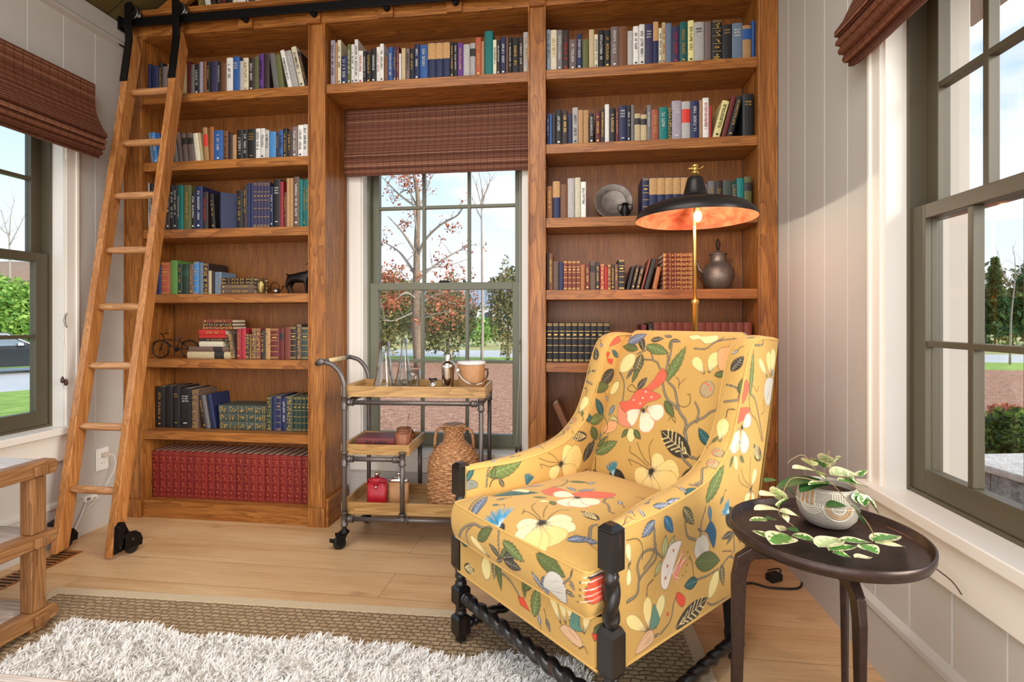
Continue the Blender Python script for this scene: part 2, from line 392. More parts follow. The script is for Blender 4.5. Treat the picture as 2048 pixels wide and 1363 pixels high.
for z in LS: solid(xs['a1'], xs['b0'], z, 0.048, YB + 0.003, YBK)
for z in RS: solid(xs['c1'], xs['d0'], z, 0.048, YB + 0.003, YBK)
solid(xs['b1'], xs['c0'], 2.354, 0.05, YB + 0.003, YBK)
for x0, x1 in ((xs['a1'], xs['b0']), (xs['c1'], xs['d0'])):
    MB().box(x0, YB + 0.003, 0.0, x1, YBK, 0.094).build('plinth', OAKX, bc, 0.002)
    MB().box(x0, YBK, 0.0, x1, YBK + 0.012, 2.70).build('back_panel', OAKB, bc)
MB().box(xs['b1'], YBK, 2.30, xs['c0'], YBK + 0.012, 2.70).build('back_panel', OAKB, bc)
# niche lining and skirting
MB().box(NX0 - 0.0005, YB + 0.002, 0.0, NX0 + 0.008, YW - 0.02, 0.125).prism([(YB - 0.004, 0), (YW - 0.02, 0), (YW - 0.02, 0.15), (YB - 0.004, 0.15)], 'X', NX0 + 0.0005, NX0 + 0.016).build('niche_skirting', OAKY, bc, 0.002)
# header that carries the rail, and the top shelf above it
MB().box(XL + 0.004, YB - 0.006, 2.675, XR - 0.004, YB + 0.018, 2.785).box(XL + 0.004, YB + 0.018, 2.675, XR - 0.004, YBK, 2.69).build('header', OAKX, bc, 0.002)
MB().box(XL + 0.06, YB - 0.026, 2.785, XR - 0.06, YBK, 2.812).build('top_shelf', OAKX, bc, 0.002)
MB().add([(XL + 0.06, YBK, 2.69), (XR - 0.06, YBK, 2.69), (XR - 0.06, YBK, zc(XR - 0.06)), (RX, YBK, zc(RX)), (XL + 0.06, YBK, zc(XL + 0.06)),
          (XL + 0.06, YBK + 0.012, 2.69), (XR - 0.06, YBK + 0.012, 2.69), (XR - 0.06, YBK + 0.012, zc(XR - 0.06)), (RX, YBK + 0.012, zc(RX)), (XL + 0.06, YBK + 0.012, zc(XL + 0.06))],
         [(0, 1, 2, 3, 4), (9, 8, 7, 6, 5), (0, 5, 6, 1), (1, 6, 7, 2), (2, 7, 8, 3), (3, 8, 9, 4), (4, 9, 5, 0)]).build('back_panel', OAKB, bc)
for sx in (-1, 1):
    xe = XL + 0.075 if sx < 0 else XR - 0.075
    a, b = Vector((xe, 0, zc(xe) - 0.035)), Vector((RX, 0, zc(RX) - 0.035)); d = (b - a).normalized(); nrm = Vector((-d.z, 0, d.x)) * (-sx if False else 1)
    if nrm.z > 0: nrm = -nrm
    p = [a, b, b + nrm * 0.085, a + nrm * 0.085]
    MB().prism([(q.x, q.z) for q in p], 'Y', YB - 0.004, YB + 0.02).prism([(q.x, q.z) for q in [a, b, b + nrm * 0.02, a + nrm * 0.02]], 'Y', YB + 0.02, YBK).build('rake_board', OAKX, bc, 0.002)
for px in (359, 495, 630, 774, 910, 1075, 1230):
    x = onY(px, 60, YB).x
    MB().box(x - 0.04, YB - 0.022, 2.672, x + 0.04, YB - 0.0065, 2.75).build('rail_block', OAKX, bc, 0.002)
rl = thing('ladder_rail', 'long black flat iron ladder rail bolted across the bookcase header', 'rail', (0, 0, 0))
RY, RZ0 = YB - 0.052, 2.708
MB().box(XL + 0.03, RY - 0.005, RZ0, XR - 0.08, RY + 0.005, RZ0 + 0.045).build('bar', BLACK, rl, 0.0015)
MB().box(XL + 0.022, RY - 0.012, RZ0 - 0.012, XL + 0.034, YB - 0.007, RZ0 + 0.062).build('end_stop', BLACK, rl, 0.002)
for px in (359, 495, 630, 774, 910, 1075, 1230):
    x = onY(px, 60, YB).x + 0.01
    MB().lathe([(0.017, RY + 0.004), (0.017, YB - 0.0225)], 14, (x, 0, RZ0 + 0.004), 0, 'Y').build('bolt', BLACK, rl)
kn = MB().lathe([(0.004, 0.0), (0.004, 0.012), (0.011, 0.014), (0.012, 0.02), (0.009, 0.024)], 16, (0, 0, 0), 0, 'Y'); kn.xf(Matrix.Rotation(PI, 4, 'Z'))
p = onY(638, 726, YB); tag(kn.build('cabinet_knob', BLACK, None, loc=(p.x, YB - 0.001, p.z)), 'small round black knob on the upright between ladder bay and window', 'knob')
p = onY(252, 84, YB)
nl = thing('wall_hook', 'thin dark hook poking out at the top of the bookcase beside the wall', 'hook', (XL + 0.03, YB - 0.001, 2.61))
MB().obox((0, 0, 0), (-0.012, -0.07, 0.012), 0.012, 0.004).build('shaft', BLACK, nl); MB().obox((0.0, -0.004, -0.012), (0.03, -0.004, -0.006), 0.006, 0.018).build('plate', BLACK, nl)

# ------------------------------------------------------------------ ladder
ld = thing('library_ladder', 'leaning oak library ladder with round rungs and black top hooks', 'ladder', (0, 0, 0))
def ly(z): return 2.026 + 0.158 * z
sk = Vector((0, 0.163, 1)).normalized(); sn = Vector((0, 1, -0.163)).normalized()
for x0 in (-2.424, -2.140):
    zt = 2.60
    p = [(ly(0) + 0.004, 0.012), (ly(0) + 0.066, 0.022), (ly(zt) + 0.055, zt - 0.03), (ly(zt) + 0.022, zt + 0.055), (ly(zt) + 0.002, zt + 0.045)]
    MB().prism(p, 'X', x0, x0 + 0.037).build('side_rail', LADZ, ld, 0.004)
    hk = MB(); xh = x0 - 0.004
    pts = [(ly(2.38) - 0.002, 2.38), (ly(2.62) - 0.006, 2.62), (RY - 0.03, 2.70), (RY - 0.03, 2.82)]
    prof = [Vector((x0 + 0.0185, y, z)) for y, z in pts]
    rows = []
    for i, q in enumerate(prof): rows.append([q + Vector((-0.021, -0.008, 0)), q + Vector((0.021, -0.008, 0)), q + Vector((0.021, -0.001, 0)), q + Vector((-0.021, -0.001, 0))])
    hk.rings(rows, smooth=False); h = hk.build('hook', BLACK, ld, 0.0015)
    MB().lathe([(0.03, -0.012), (0.036, -0.011), (0.036, -0.007), (0.024, -0.005), (0.024, 0.005), (0.036, 0.007), (0.036, 0.011), (0.03, 0.012)], 24, (x0 + 0.0185, RY, RZ0 + 0.045 + 0.0255), 0, 'Y').tube([(x0 + 0.0185, RY - 0.031, RZ0 + 0.069), (x0 + 0.0185, RY + 0.014, RZ0 + 0.069)], 0.008, 10).build('roller', plain('worn_steel', (120, 118, 116), 0.3, 0.9), h)
for k in range(8):
    z = 0.294 + 0.2905 * k; y = ly(z) + 0.031
    MB().tube([(-2.392 + 0.275 * i / 8, y, z) for i in range(9)], [0.014, 0.017, 0.0185, 0.0185, 0.0185, 0.0185, 0.0185, 0.017, 0.014], 14, flat=1.0).build('rung', LADX, ld)
for x0, sgn in ((-2.140 + 0.037, 1), (-2.424 - 0.0, -1)):
    cs = MB(); y0 = ly(0) + 0.02
    out = [(y0 - 0.005, 0.022), (y0 + 0.0, 0.15), (y0 + 0.02, 0.165), (y0 + 0.05, 0.155), (y0 + 0.075, 0.10), (y0 + 0.105, 0.085), (y0 + 0.125, 0.055), (y0 + 0.12, 0.024), (y0 + 0.07, 0.03), (y0 + 0.03, 0.022)]
    out = [(q[0], q[1]) for q in out]
    a, b = sorted((x0 + sgn * 0.0008, x0 + sgn * 0.007)); cs.prism(out, 'X', a, b)
    a, b = sorted((x0 + sgn * 0.03, x0 + sgn * 0.036)); cs.prism([(y0 + .028, .026), (y0 + .026, .098), (y0 + .05, .112), (y0 + .082, .104), (y0 + .108, .082), (y0 + .120, .052), (y0 + .116, .022), (y0 + .075, .030)], 'X', a, b)
    a, b = sorted((x0 + sgn * 0.007, x0 + sgn * 0.03)); cs.prism([(y0 + 0.0, 0.06), (y0 + 0.0, 0.15), (y0 + 0.03, 0.158), (y0 + 0.02, 0.06)], 'X', a, b); cs.prism([(y0 + .02, .088), (y0 + .03, .108), (y0 + .08, .100), (y0 + .106, .080), (y0 + .10, .070), (y0 + .075, .082)], 'X', a, b)
    cb = cs.build('caster_bracket', BLACK, ld, 0.003)
    MB().lathe([(0.022, -0.01), (0.03, -0.009), (0.03, 0.009), (0.022, 0.01)], 20, (x0 + sgn * 0.0185, y0 + 0.075, 0.0305), 0, 'X').build('wheel', plain('black_rubber', (20, 20, 20), 0.6), cb)
    for yy, zz in ((y0 + 0.018, 0.125), (y0 + 0.062, 0.072), (y0 + 0.025, 0.045)):
        MB().lathe([(0.006, 0), (0.006, 0.004), (0.003, 0.005)], 8, (x0 + sgn * (0.036 if zz < 0.1 and yy > y0 + 0.05 else 0.007), yy, zz), 0, 'X').build('bolt', MATS['worn_steel'], cb)
# ------------------------------------------------------------------ books
PAL = dict(nv=('navy blue', (31, 39, 78)), bl=('blue', (44, 88, 150)), sb=('sky blue', (66, 130, 188)), bk=('black', (27, 25, 27)), dk=('dark brown', (50, 36, 32)),
  br=('brown', (116, 74, 46)), tn=('tan', (176, 134, 88)), bg=('beige', (194, 174, 134)), cr=('cream', (216, 206, 178)), wh=('white', (228, 225, 218)), gy=('pale grey', (178, 174, 170)),
  gr=('grey', (114, 110, 110)), ol=('olive green', (94, 96, 52)), gn=('dark green', (40, 60, 48)), gg=('leaf green', (88, 134, 64)), tl=('teal', (10, 116, 112)), dt=('deep teal', (16, 84, 80)),
  pu=('purple', (96, 50, 132)), pn=('purplish navy', (56, 50, 84)), mv=('mauve brown', (116, 98, 94)), rd=('bright red', (180, 40, 36)), cm=('crimson', (156, 36, 48)), mr=('maroon', (100, 34, 32)),
  tc=('terracotta', (172, 84, 58)), yl=('pale yellow', (222, 210, 142)), lb=('pale blue', (158, 174, 188)), gb=('grey blue', (104, 122, 142)), lv=('lilac grey', (158, 148, 160)), og=('orange brown', (164, 100, 52)),
  rb=('reddish brown', (124, 58, 40)), mb=('marbled brown', (104, 82, 68)), dg=('dark greyish green', (64, 74, 66)), er=('deep red', (122, 30, 26)))
def cloth(code):
    nm = 'book_cloth_' + PAL[code][0].replace(' ', '_')
    if nm in MATS: return MATS[nm]
    n = NT(nm); c = rgb(PAL[code][1]); inf = n.n('ShaderNodeObjectInfo')
    f = n.noise(n.coords(), 60, 5, 0.65)
    k = 0.32 if code == 'mb' else 0.13
    a = n.ramp(f, [(0.3, tuple(x * (1 - k) for x in c[:3]) + (1,)), (0.7, tuple(min(1, x * (1 + k)) for x in c[:3]) + (1,))])
    hs = n.n('ShaderNodeHueSaturation'); n.l(a, hs.inputs['Color']); v = n.n('ShaderNodeMapRange'); v.inputs['To Min'].default_value = 0.86; v.inputs['To Max'].default_value = 1.14
    n.l(inf.outputs['Random'], v.inputs[0]); n.l(v.outputs[0], hs.inputs['Value']); n.l(hs.outputs[0], n.p.inputs['Base Color'])
    n.set(Roughness=0.52); n.bump(f, 0.1, 0.001); MATS[nm] = n.m; return n.m
PAGES = plain('book_pages', (222, 208, 176), 0.8, var=0.1, vs=200)
INK = dict(w=plain('white_lettering', (232, 230, 224), 0.5), g=plain('gilt_lettering', (214, 172, 92), 0.35, 0.35), k=plain('black_lettering', (34, 32, 34), 0.5), r=plain('red_lettering', (196, 52, 50), 0.5), m=plain('worn_red_gilding', (196, 92, 66), 0.4, 0.2))
LAB = dict(L=plain('dark_spine_label', (44, 38, 36), 0.5), R=plain('red_spine_label', (212, 56, 40), 0.5), T=plain('tan_spine_paper', (196, 152, 98), 0.6, var=0.15, vs=90), B=plain('blue_spine_label', (40, 84, 150), 0.5), G=plain('green_spine_label', (40, 78, 60), 0.5))
STY = dict(w=' with white lettering', g=' with gold lettering', k=' with black lettering', r=' with red lettering', b=' with gilt bands', L=' with dark label', R=' with red label', T=' with tan upper spine', S=' with gilt ornament', B=' with blue label', G=' with green label')
ORD = 'first second third fourth fifth sixth seventh eighth ninth tenth eleventh twelfth thirteenth fourteenth fifteenth sixteenth seventeenth eighteenth nineteenth'.split()
def ordinal(n):
    if n < 20: return ORD[n - 1]
    t, u = divmod(n, 10); base = {2: 'twent', 3: 'thirt', 4: 'fort', 5: 'fift'}[t]
    return base + 'ieth' if u == 0 else base + 'y-' + ORD[u - 1]

def spine_marks(w, h, style, rr):
    """Small lettering strokes and bands on the spine, standing a hair proud of it."""
    m = MB(); e = -0.0004 - 0.0016; 
    def q(x0, z0, x1, z1): m.add([(x0, e, z0), (x1, e, z0), (x1, e, z1), (x0, e, z1)], [(0, 1, 2, 3)])
    if style in 'wgkr':
        wide = w > 0.034 and rr.random() < 0.6
        if wide:
            z = h * rr.uniform(0.78, 0.84)
            for row in range(rr.choice((2, 3))):
                n = rr.randint(3, 6); c = w * 0.66 / n; x = -w * 0.33
                for k in range(n):
                    s = c * 0.72; q(x, z, x + s * 0.28, z + 0.008); q(x, z + (0.006 if rr.random() < .5 else 0.003), x + s, z + 0.008 if rr.random() < .5 else z + 0.005)
                    if rr.random() < .5: q(x + s * 0.7, z, x + s, z + 0.008)
                    x += c
                z -= 0.014
            if rr.random() < .5: q(-w * .2, h * .12, w * .2, h * .12 + .004)
        else:
            a = h * rr.uniform(0.80, 0.9); b = h * rr.uniform(0.22, 0.42); g = min(w * 0.46, 0.013); z = a
            while z > b:
                s = rr.uniform(0.0045, 0.0075)
                if rr.random() < 0.12: z -= 0.009; continue
                q(-g / 2, z - s, g / 2, z - s * 0.72); 
                if rr.random() < .75: q(-g / 2, z - s, -g / 2 + g * .24, z)
                if rr.random() < .6: q(g / 2 - g * .24, z - s, g / 2, z)
                if rr.random() < .4: q(-g / 2, z - s * .28, g / 2, z)
                z -= s + 0.0024
            if rr.random() < .6: q(-g * .45, h * .08, g * .45, h * .08 + .008)
    elif style in 'bSm':
        for fz in (0.03, 0.06, 0.24, 0.42, 0.6, 0.78, 0.93, 0.965): q(-w * .47, h * fz, w * .47, h * fz + 0.0022)
        for fz in ((0.68, 0.70) if style == 'b' else (0.13, 0.32, 0.5, 0.68, 0.85)):
            if style in 'Sm':
                for k in range(5): x, z = rr.uniform(-.3, .3) * w, h * (fz + rr.uniform(-.05, .05)); q(x - w * .09, z - .003, x + w * .09, z + .003)
            else: q(-w * .3, h * fz, w * .3, h * fz + 0.003)
    return m
def make_book(w, h, d, code, style, rr, fancy=True, nm='book'):
    """Cover with rounded spine; page block and spine print as parts. Spine faces -Y at y=0, base at z=0."""
    t = min(0.0028, w * 0.14); b = min(0.004, w * 0.12)
    outer = [(-w / 2, d), (-w / 2, b), (-w * .3, b * .3), (0, -0.0), (w * .3, b * .3), (w / 2, b), (w / 2, d)]
    inner = [(w / 2 - t, d), (w / 2 - t, b + t), (w * .25, b * .6 + t), (0, t + b * .3), (-w * .25, b * .6 + t), (-w / 2 + t, b + t), (-w / 2 + t, d)]
    o = MB().prism(outer + inner, 'Z', 0, h); mats = [cloth(code)]
    if style and style[0] in 'TLRBG':
        z0, z1 = {'T': (0.56, 0.985), 'L': (0.62, 0.84), 'R': (0.45, 0.8), 'B': (0.6, 0.9), 'G': (0.6, 0.8)}[style[0]]
        e = -0.0005; mats.append(LAB[style[0]])
        xs_ = [-w / 2 - .0003, -w * .3, 0, w * .3, w / 2 + .0003]; ys_ = [b + e, b * .3 + e, e, b * .3 + e, b + e]
        o.add([(x, y, h * z0) for x, y in zip(xs_, ys_)] + [(x, y, h * z1) for x, y in zip(xs_, ys_)], [(i, i + 1, i + 6, i + 5) for i in range(4)], 1)
    root = o.build(nm, mats, fix=False)
    MB().box(-w / 2 + t + .0002, b + t + .003, .003, w / 2 - t - .0002, d - .004, h - .0035).build('page_block', PAGES, root)
    s = style[-1] if style else '-'
    if s in 'wgkrbSm' and fancy:
        mk = spine_marks(w * .9, h, s, rr)
        mk.build('spine_lettering', INK['g' if s in 'bS' else s], root, fix=False)
    return root
def copy_thing(o):
    c = o.copy(); COL.objects.link(c)
    for ch in o.children:
        k = ch.copy(); COL.objects.link(k); k.parent = c
        for g in ch.children: j = g.copy(); COL.objects.link(j); j.parent = k
    return c

def row(txt, ox, oy, s, zs, rec, where, ref, xmin, xmax, group, depth=0.17):
    """One shelf. Rows: x0 x1 top colour style lean, in crop pixels of scale s at (ox, oy)."""
    Y = YB + rec; prev = xmin + 0.001; po = 0.0; k = 0; rr = random.Random(hash_of(where)); last_lean = 0
    for ln in txt.split(';'):
        q = ln.split()
        if not q: continue
        x0, x1, tp = (float(v) for v in q[:3]); code = q[3]; sty = q[4] if len(q) > 4 else '-'; lean = float(q[5]) if len(q) > 5 else 0.0
        pm = ox + (x0 + x1) / 2 / s; zt = onY(pm, oy + tp / s, Y).z; h = zt - zs - 0.0008
        a = onY(ox + x0 / s, 300, Y).x; b = onY(ox + x1 / s, 300, Y).x
        w0 = b - a; r = math.radians(lean) if abs(lean) > 0.1 else 0.0
        if r: h = (h - w0 * math.sin(abs(r))) / math.cos(r)
        off = -h * math.sin(r); a = max(a, prev + max(0.0, po - off)); w0 = min(w0, xmax - 0.001 - a - max(0.0, off))
        if r == 0: w0 = min(w0, b - a)
        b = a + w0; w = w0 * math.cos(r); po = off
        if w < 0.007: po = 0.0 if off < 0 else off; continue
        w -= 0.0007; k += 1; d = min(depth, 0.045 + 0.62 * h) if depth == 0.17 else depth
        d = min(d, YBK - Y - 0.004)
        o = make_book(w, h, d, code, sty, rr)
        o.location = ((a + b) / 2, Y + rr.uniform(0, 0.004), zs + 0.0006)
        if abs(lean) > 0.1:
            # lowest corner stays on the shelf
            if lean > 0: o.location.x = a + w / 2 * math.cos(r); o.location.z += w / 2 * math.sin(r)
            else: o.location.x = b - w / 2 * math.cos(r); o.location.z += w / 2 * math.sin(-r)
            o.rotation_euler = (0, -r, 0)
            prev = b
        else: prev = b
        sl = '' if not lean else 'leaning '
        tag(o, f"{sl}{PAL[code][0]} book{STY.get(sty[0], '') if sty != '-' else ''}, {ordinal(k)} from {ref}, {where}", 'book', group)
def hash_of(s): return sum(ord(c) * (i + 3) for i, c in enumerate(s))

LB, CB, RB_ = 'ladder bay', 'shelf over the window', 'lamp bay'
a1, b0, b1, c0, c1, d0 = xs['a1'] + .002, xs['b0'] - .002, xs['b1'] + .002, xs['c0'] - .002, xs['c1'] + .002, xs['d0'] - .002
row('''835 895 -60 ol S 12;905 960 -80 wh - 12;962 1010 -100 dk - 9;1012 1058 -110 dk g;1060 1100 -130 mr -;1102 1168 -150 bk -;1172 1212 -180 cr -;1214 1300 -210 wh k;1302 1348 -290 bk w;1350 1388 -300 nv w;1395 1450 -300 wh -;1452 1498 -305 gy -;1502 1540 -300 nv -;1545 1600 -310 dk -;1604 1680 -310 bk -;1684 1720 -310 gy -;1724 1778 -320 dk -;1782 1860 -320 gb -;1864 1930 -330 nv -;1935 1990 -330 dk -''',
    230, 0, 4.995, 2.812, 0.0, 'shelf above ladder rail', 'wall', a1, 0.9, 'books on the shelf above the ladder rail')
row('''285 355 640 nv -;360 425 655 nv -;426 470 622 bk g;472 515 660 mv -;517 572 640 bg -;574 660 600 tn k;662 710 630 bg -;712 750 610 mr -;752 788 640 gr -;790 834 640 bk w;836 871 612 lv -;873 911 610 br -;913 949 615 bk g;951 1021 605 pn -;1023 1047 615 bk w;1049 1104 622 br -;1106 1171 572 wh k;1173 1239 563 bl w;1241 1275 605 gy -;1276 1329 575 cr g;1331 1384 575 dk w;1386 1428 552 ol -;1430 1478 535 pu k;1480 1535 530 dk -;
 1560 1612 522 gr - 8;1620 1676 535 ol - 8;1684 1726 490 wh k 13;1736 1800 490 gy w 13;1812 1864 452 cr k 13;1876 1908 500 dk g 13''',
    230, 0, 4.995, LS[0], 0.03, 'first shelf, ladder bay', 'wall', a1, b0, 'books on the first shelf of the ladder bay')
row('''104 132 222 gb - 7;140 178 218 sb w 7;184 226 228 bl - 7;236 262 205 rd - 7;268 300 215 yl - 7;306 342 215 gn - 7;350 388 215 gr - 7;396 432 220 mv - 7;440 484 225 mv L 7;492 552 222 mv L 7;560 612 226 cr - 7;616 640 224 bg - 7;
 650 694 170 tn R 4;698 738 165 og -;740 834 203 bl w;836 884 207 br k;886 929 240 dk -;931 968 248 tn -;970 1034 195 bk w;1036 1079 195 bk w;1081 1164 188 bk g;1166 1209 185 wh k;1211 1259 183 wh k;1261 1300 200 gy k;1302 1367 215 sb -;1369 1394 225 dk g;1396 1439 200 bl k;1441 1479 180 bk g;1481 1529 205 dk g;1531 1587 165 mv w;1589 1639 147 wh k;1641 1689 143 wh k''',
    280, 220, 5.047, LS[1], 0.03, 'second shelf, ladder bay', 'wall', a1, b0, 'books on the second shelf of the ladder bay')
row('''50 88 735 gy k;90 123 738 bk w;125 153 742 bk w;155 188 745 wh k;190 225 750 gr -;227 262 750 bk -;264 300 755 dk w;302 335 755 bk w;337 370 756 bk w;372 398 755 dt w;400 432 755 tl -;434 512 755 ol g;514 552 830 bk w;554 625 765 nv w;627 682 825 dk r;
 722 758 842 bk g 4;
 972 1032 810 bk g;1034 1076 760 dk g;1078 1108 735 nv -;1110 1142 735 nv -;1144 1176 725 pn b;1178 1209 725 pn b;1211 1242 725 pn b;1244 1275 725 pn b;1277 1308 725 pn b;1310 1338 770 nv w;1340 1410 695 bk w;1412 1444 720 cm -;1446 1475 825 mr g;1477 1507 685 tn -;1509 1544 685 tn -;1546 1604 670 mb w;1606 1639 695 tl -;1641 1667 700 dt g;1669 1699 695 tl g''',
    280, 220, 5.047, LS[2], 0.03, 'third shelf, ladder bay', 'wall', a1, b0, 'books on the third shelf of the ladder bay')
row('''60 110 240 mr -;112 160 230 dk -;162 222 220 nv -;225 324 185 tc b;326 404 165 gg -;406 458 210 gn g;460 524 205 gn G;526 577 205 mb g;579 634 180 sb b;636 682 190 gb -;684 741 195 dk S;743 777 278 bg -;779 803 280 dk -;806 843 290 gb -;845 881 290 gb g''',
    280, 490, 5.453, LS[3], 0.05, 'fourth shelf, ladder bay', 'wall', a1, b0, 'books on the fourth shelf of the ladder bay')
row('''990 1034 968 mb S 9;1047 1094 910 cm g;1096 1148 905 cm -;1150 1189 965 dk S;1191 1211 970 br S;1213 1262 905 mb S;1264 1309 905 rb S;1311 1360 925 dk g;1362 1414 905 tn S;1416 1512 905 mr b;1514 1564 900 mr L;1566 1636 890 rb -;1638 1704 885 dk b;1706 1754 860 mb S;1756 1838 890 dg b''',
    280, 490, 5.453, LS[4], 0.045, 'fifth shelf, ladder bay', 'bicycle', a1, b0, 'books on the fifth shelf of the ladder bay')
row('''100 208 140 bk g;212 273 135 bk -;276 333 140 bk g;336 430 155 bk w;434 490 165 mb S;530 560 212 dk g 10;566 596 210 gr - 10;606 646 202 nv - 10;1077 1118 225 gn S;1120 1158 225 nv -;1160 1203 215 nv b;1205 1243 225 nv w;1245 1298 220 dg S;1300 1338 225 gn b;1340 1374 225 gn b;1376 1410 225 gn b;1412 1440 225 gn b''',
    280, 740, 4.258, LS[5], 0.075, 'sixth shelf, ladder bay', 'wall', a1, b0, 'books on the sixth shelf of the ladder bay')
row('''210 238 320 wh k;240 273 315 lv k;275 290 330 tn -;292 320 312 cr k;322 368 440 nv w;370 398 345 ol w;400 425 345 wh k;427 455 307 wh k;457 494 398 wh r;496 518 400 bk w;520 556 402 bk g;558 598 380 bk w;600 626 365 wh r;628 658 343 wh k;660 690 440 br -;692 727 368 bl w;729 756 368 pn g;758 777 358 mr g;779 796 420 wh -;798 829 378 bg -;831 861 378 mv k;863 897 380 bk g;899 939 345 nv w;941 1003 350 bl w;1005 1063 332 nv T;1065 1122 331 nv T;1124 1179 328 nv T;1182 1209 330 bk g;1211 1238 330 bk w;1240 1282 337 pu g;1284 1335 345 gy -;1338 1379 335 gy L;1381 1425 290 tc g;1427 1450 322 tn -;1452 1518 240 tl -;1520 1547 312 cr k;1549 1575 312 dk w;1577 1621 285 nv w;1623 1639 290 br -;1641 1667 292 bk w;1669 1722 290 bk g;1724 1756 285 dk w;1758 1803 248 gy g''',
    600, 0, 3.938, 2.354, 0.03, CB, 'ladder bay', b1, c0, 'books on the shelf over the window')
row('''88 122 235 lb k;124 174 238 cr g;176 219 235 gr w;221 271 238 dk r;274 330 312 mv w;333 378 270 nv w;380 430 308 ol -;433 474 232 bg -;476 505 273 cr k;507 554 235 bk w;556 605 238 bk g;607 668 210 mv w;670 740 207 br -;742 785 245 gy -;787 832 207 wh k;834 880 193 wh k;882 946 190 pn w;948 990 165 nv T;992 1017 222 cr k;1019 1048 175 bg r;1050 1097 180 gb -;1099 1158 208 pn r;1160 1220 172 dt g;1227 1275 162 yl k;1277 1356 172 gy k;1360 1415 168 mv -;1418 1500 155 bk S;1503 1580 195 bk g;1582 1665 182 gb w;1667 1735 197 tn B;1738 1785 160 bl -''',
    1070, 0, 4.008, RS[0], 0.03, 'first shelf, lamp bay', 'window', c1, d0, 'books on the first shelf of the lamp bay')
row('''88 114 905 nv w;116 136 915 bl -;138 164 905 dk -;166 214 875 bk w;216 264 885 dk g;266 298 905 nv -;300 345 857 gy k;347 386 878 tn -;388 430 880 tn -;433 472 905 bk w;474 482 900 gr -;484 524 885 mr g;526 558 868 dk g;560 595 832 wh -;597 646 862 bk g;648 670 862 mr g;672 736 842 nv w;738 768 840 bk w;770 796 838 gr -;798 846 907 bg L;848 896 915 bg L;898 930 840 gr w;932 992 875 tc g;994 1062 857 tl w;1064 1097 862 gn S;1099 1174 802 lv w;1177 1246 808 gy R;1248 1316 805 nv w;1318 1343 800 tn -;1345 1394 782 wh r;1396 1416 845 rd -;1420 1478 800 yl k -15;1490 1528 770 mr - -14;1534 1580 768 bk g -14;1662 1754 750 bk g;1756 1785 745 bl w''',
    1070, 0, 4.008, RS[1], 0.03, 'second shelf, lamp bay', 'window', c1, d0, 'books on the second shelf of the lamp bay')
row('''86 131 195 og g;134 188 155 nv T;191 245 180 br -;247 298 135 gy -;301 345 130 cr -;347 386 163 wh k''',
    1070, 320, 3.786, RS[2], 0.03, 'third shelf, lamp bay', 'window', c1, d0, 'books beside the pewter plate')
row('''812 864 130 nv b;866 925 130 nv T;927 985 128 nv T;987 1045 127 nv T;1047 1103 126 nv T;1105 1160 125 nv T;1162 1210 128 nv T;1212 1254 170 gr -;1256 1310 180 mv -;1312 1365 155 gr g;1367 1421 155 dk g;1424 1492 150 dg -;1494 1529 178 dg g;1531 1585 135 tl -;1588 1645 122 ol L''',
    1070, 320, 3.786, RS[2], 0.03, 'third shelf, lamp bay', 'plate', c1, d0, 'books behind the lamp shade')
row('''82 100 690 dk -;102 134 705 br g;136 178 765 mb -;180 212 770 nv -;215 246 762 rb b;248 278 762 rb b;280 310 762 rb b;312 342 762 rb b;344 377 790 og -;379 415 790 mr g;417 457 760 mb L;459 490 770 dk g;494 524 785 cm S;526 547 805 rd -;549 575 790 br b;577 602 788 dk g;604 629 788 br g;631 680 750 bk b;
 690 716 800 bk - -13;724 752 790 dk g -13;760 790 795 dk g -13;800 816 748 rb - -15;824 860 740 bk - -15;884 918 805 og - -12''',
    1070, 320, 3.786, RS[3], 0.03, 'fourth shelf, lamp bay', 'window', c1, d0, 'books on the fourth shelf of the lamp bay')
row('''808 845 1245 mr -;860 894 1235 dk g''', 1070, 320, 3.786, RS[4], 0.03, 'fifth shelf, lamp bay', 'black set', c1, d0, 'odd volumes on the fifth shelf of the lamp bay')
row('''100 124 850 tn - 0;272 352 712 bg g''', 1080, 640, 4.868, RS[5], 0.05, 'lowest shelf, lamp bay', 'window', c1, d0, 'books on the lowest shelf of the lamp bay') if False else None

def bookset(px0, px1, n, ytop, zs, rec, code, sty, label, group, depth=0.16):
    Y = YB + rec; X0, X1 = onY(px0, 600, Y).x, onY(px1, 600, Y).x; p = (X1 - X0) / n
    h = onY((px0 + px1) / 2, ytop, Y).z - zs - 0.001; rr = random.Random(n * 7)
    first = make_book(p - 0.0012, h, min(depth, YBK - Y - 0.004), code, sty, rr, nm='bound_volume')
    for i in range(n):
        o = first if i == 0 else copy_thing(first)
        o.location = (X0 + p * (i + 0.5), Y + rr.uniform(0, 0.003), zs + 0.0006); tag(o, label(i, n), 'book', group)
bookset(303, 617, 22, 906, 0.094, 0.055, 'er', 'm', lambda i, n: f'deep red embossed volume, {ordinal(i + 1)} from the wall, bottom shelf, ladder bay', 'deep red encyclopedia set on the bottom shelf', 0.168)
bookset(1092.5, 1220, 10, 645, RS[4], 0.03, 'bk', 'b', lambda i, n: f'black volume with gilt bands, {ordinal(i + 1)} from the window, fifth shelf, lamp bay', 'black set of volumes behind the armchair')
bookset(1307, 1505, 13, 644, RS[4], 0.03, 'rb', '-', lambda i, n: f'plain reddish brown volume, {ordinal(i + 1)} in the set behind armchair', 'reddish brown set behind the armchair')

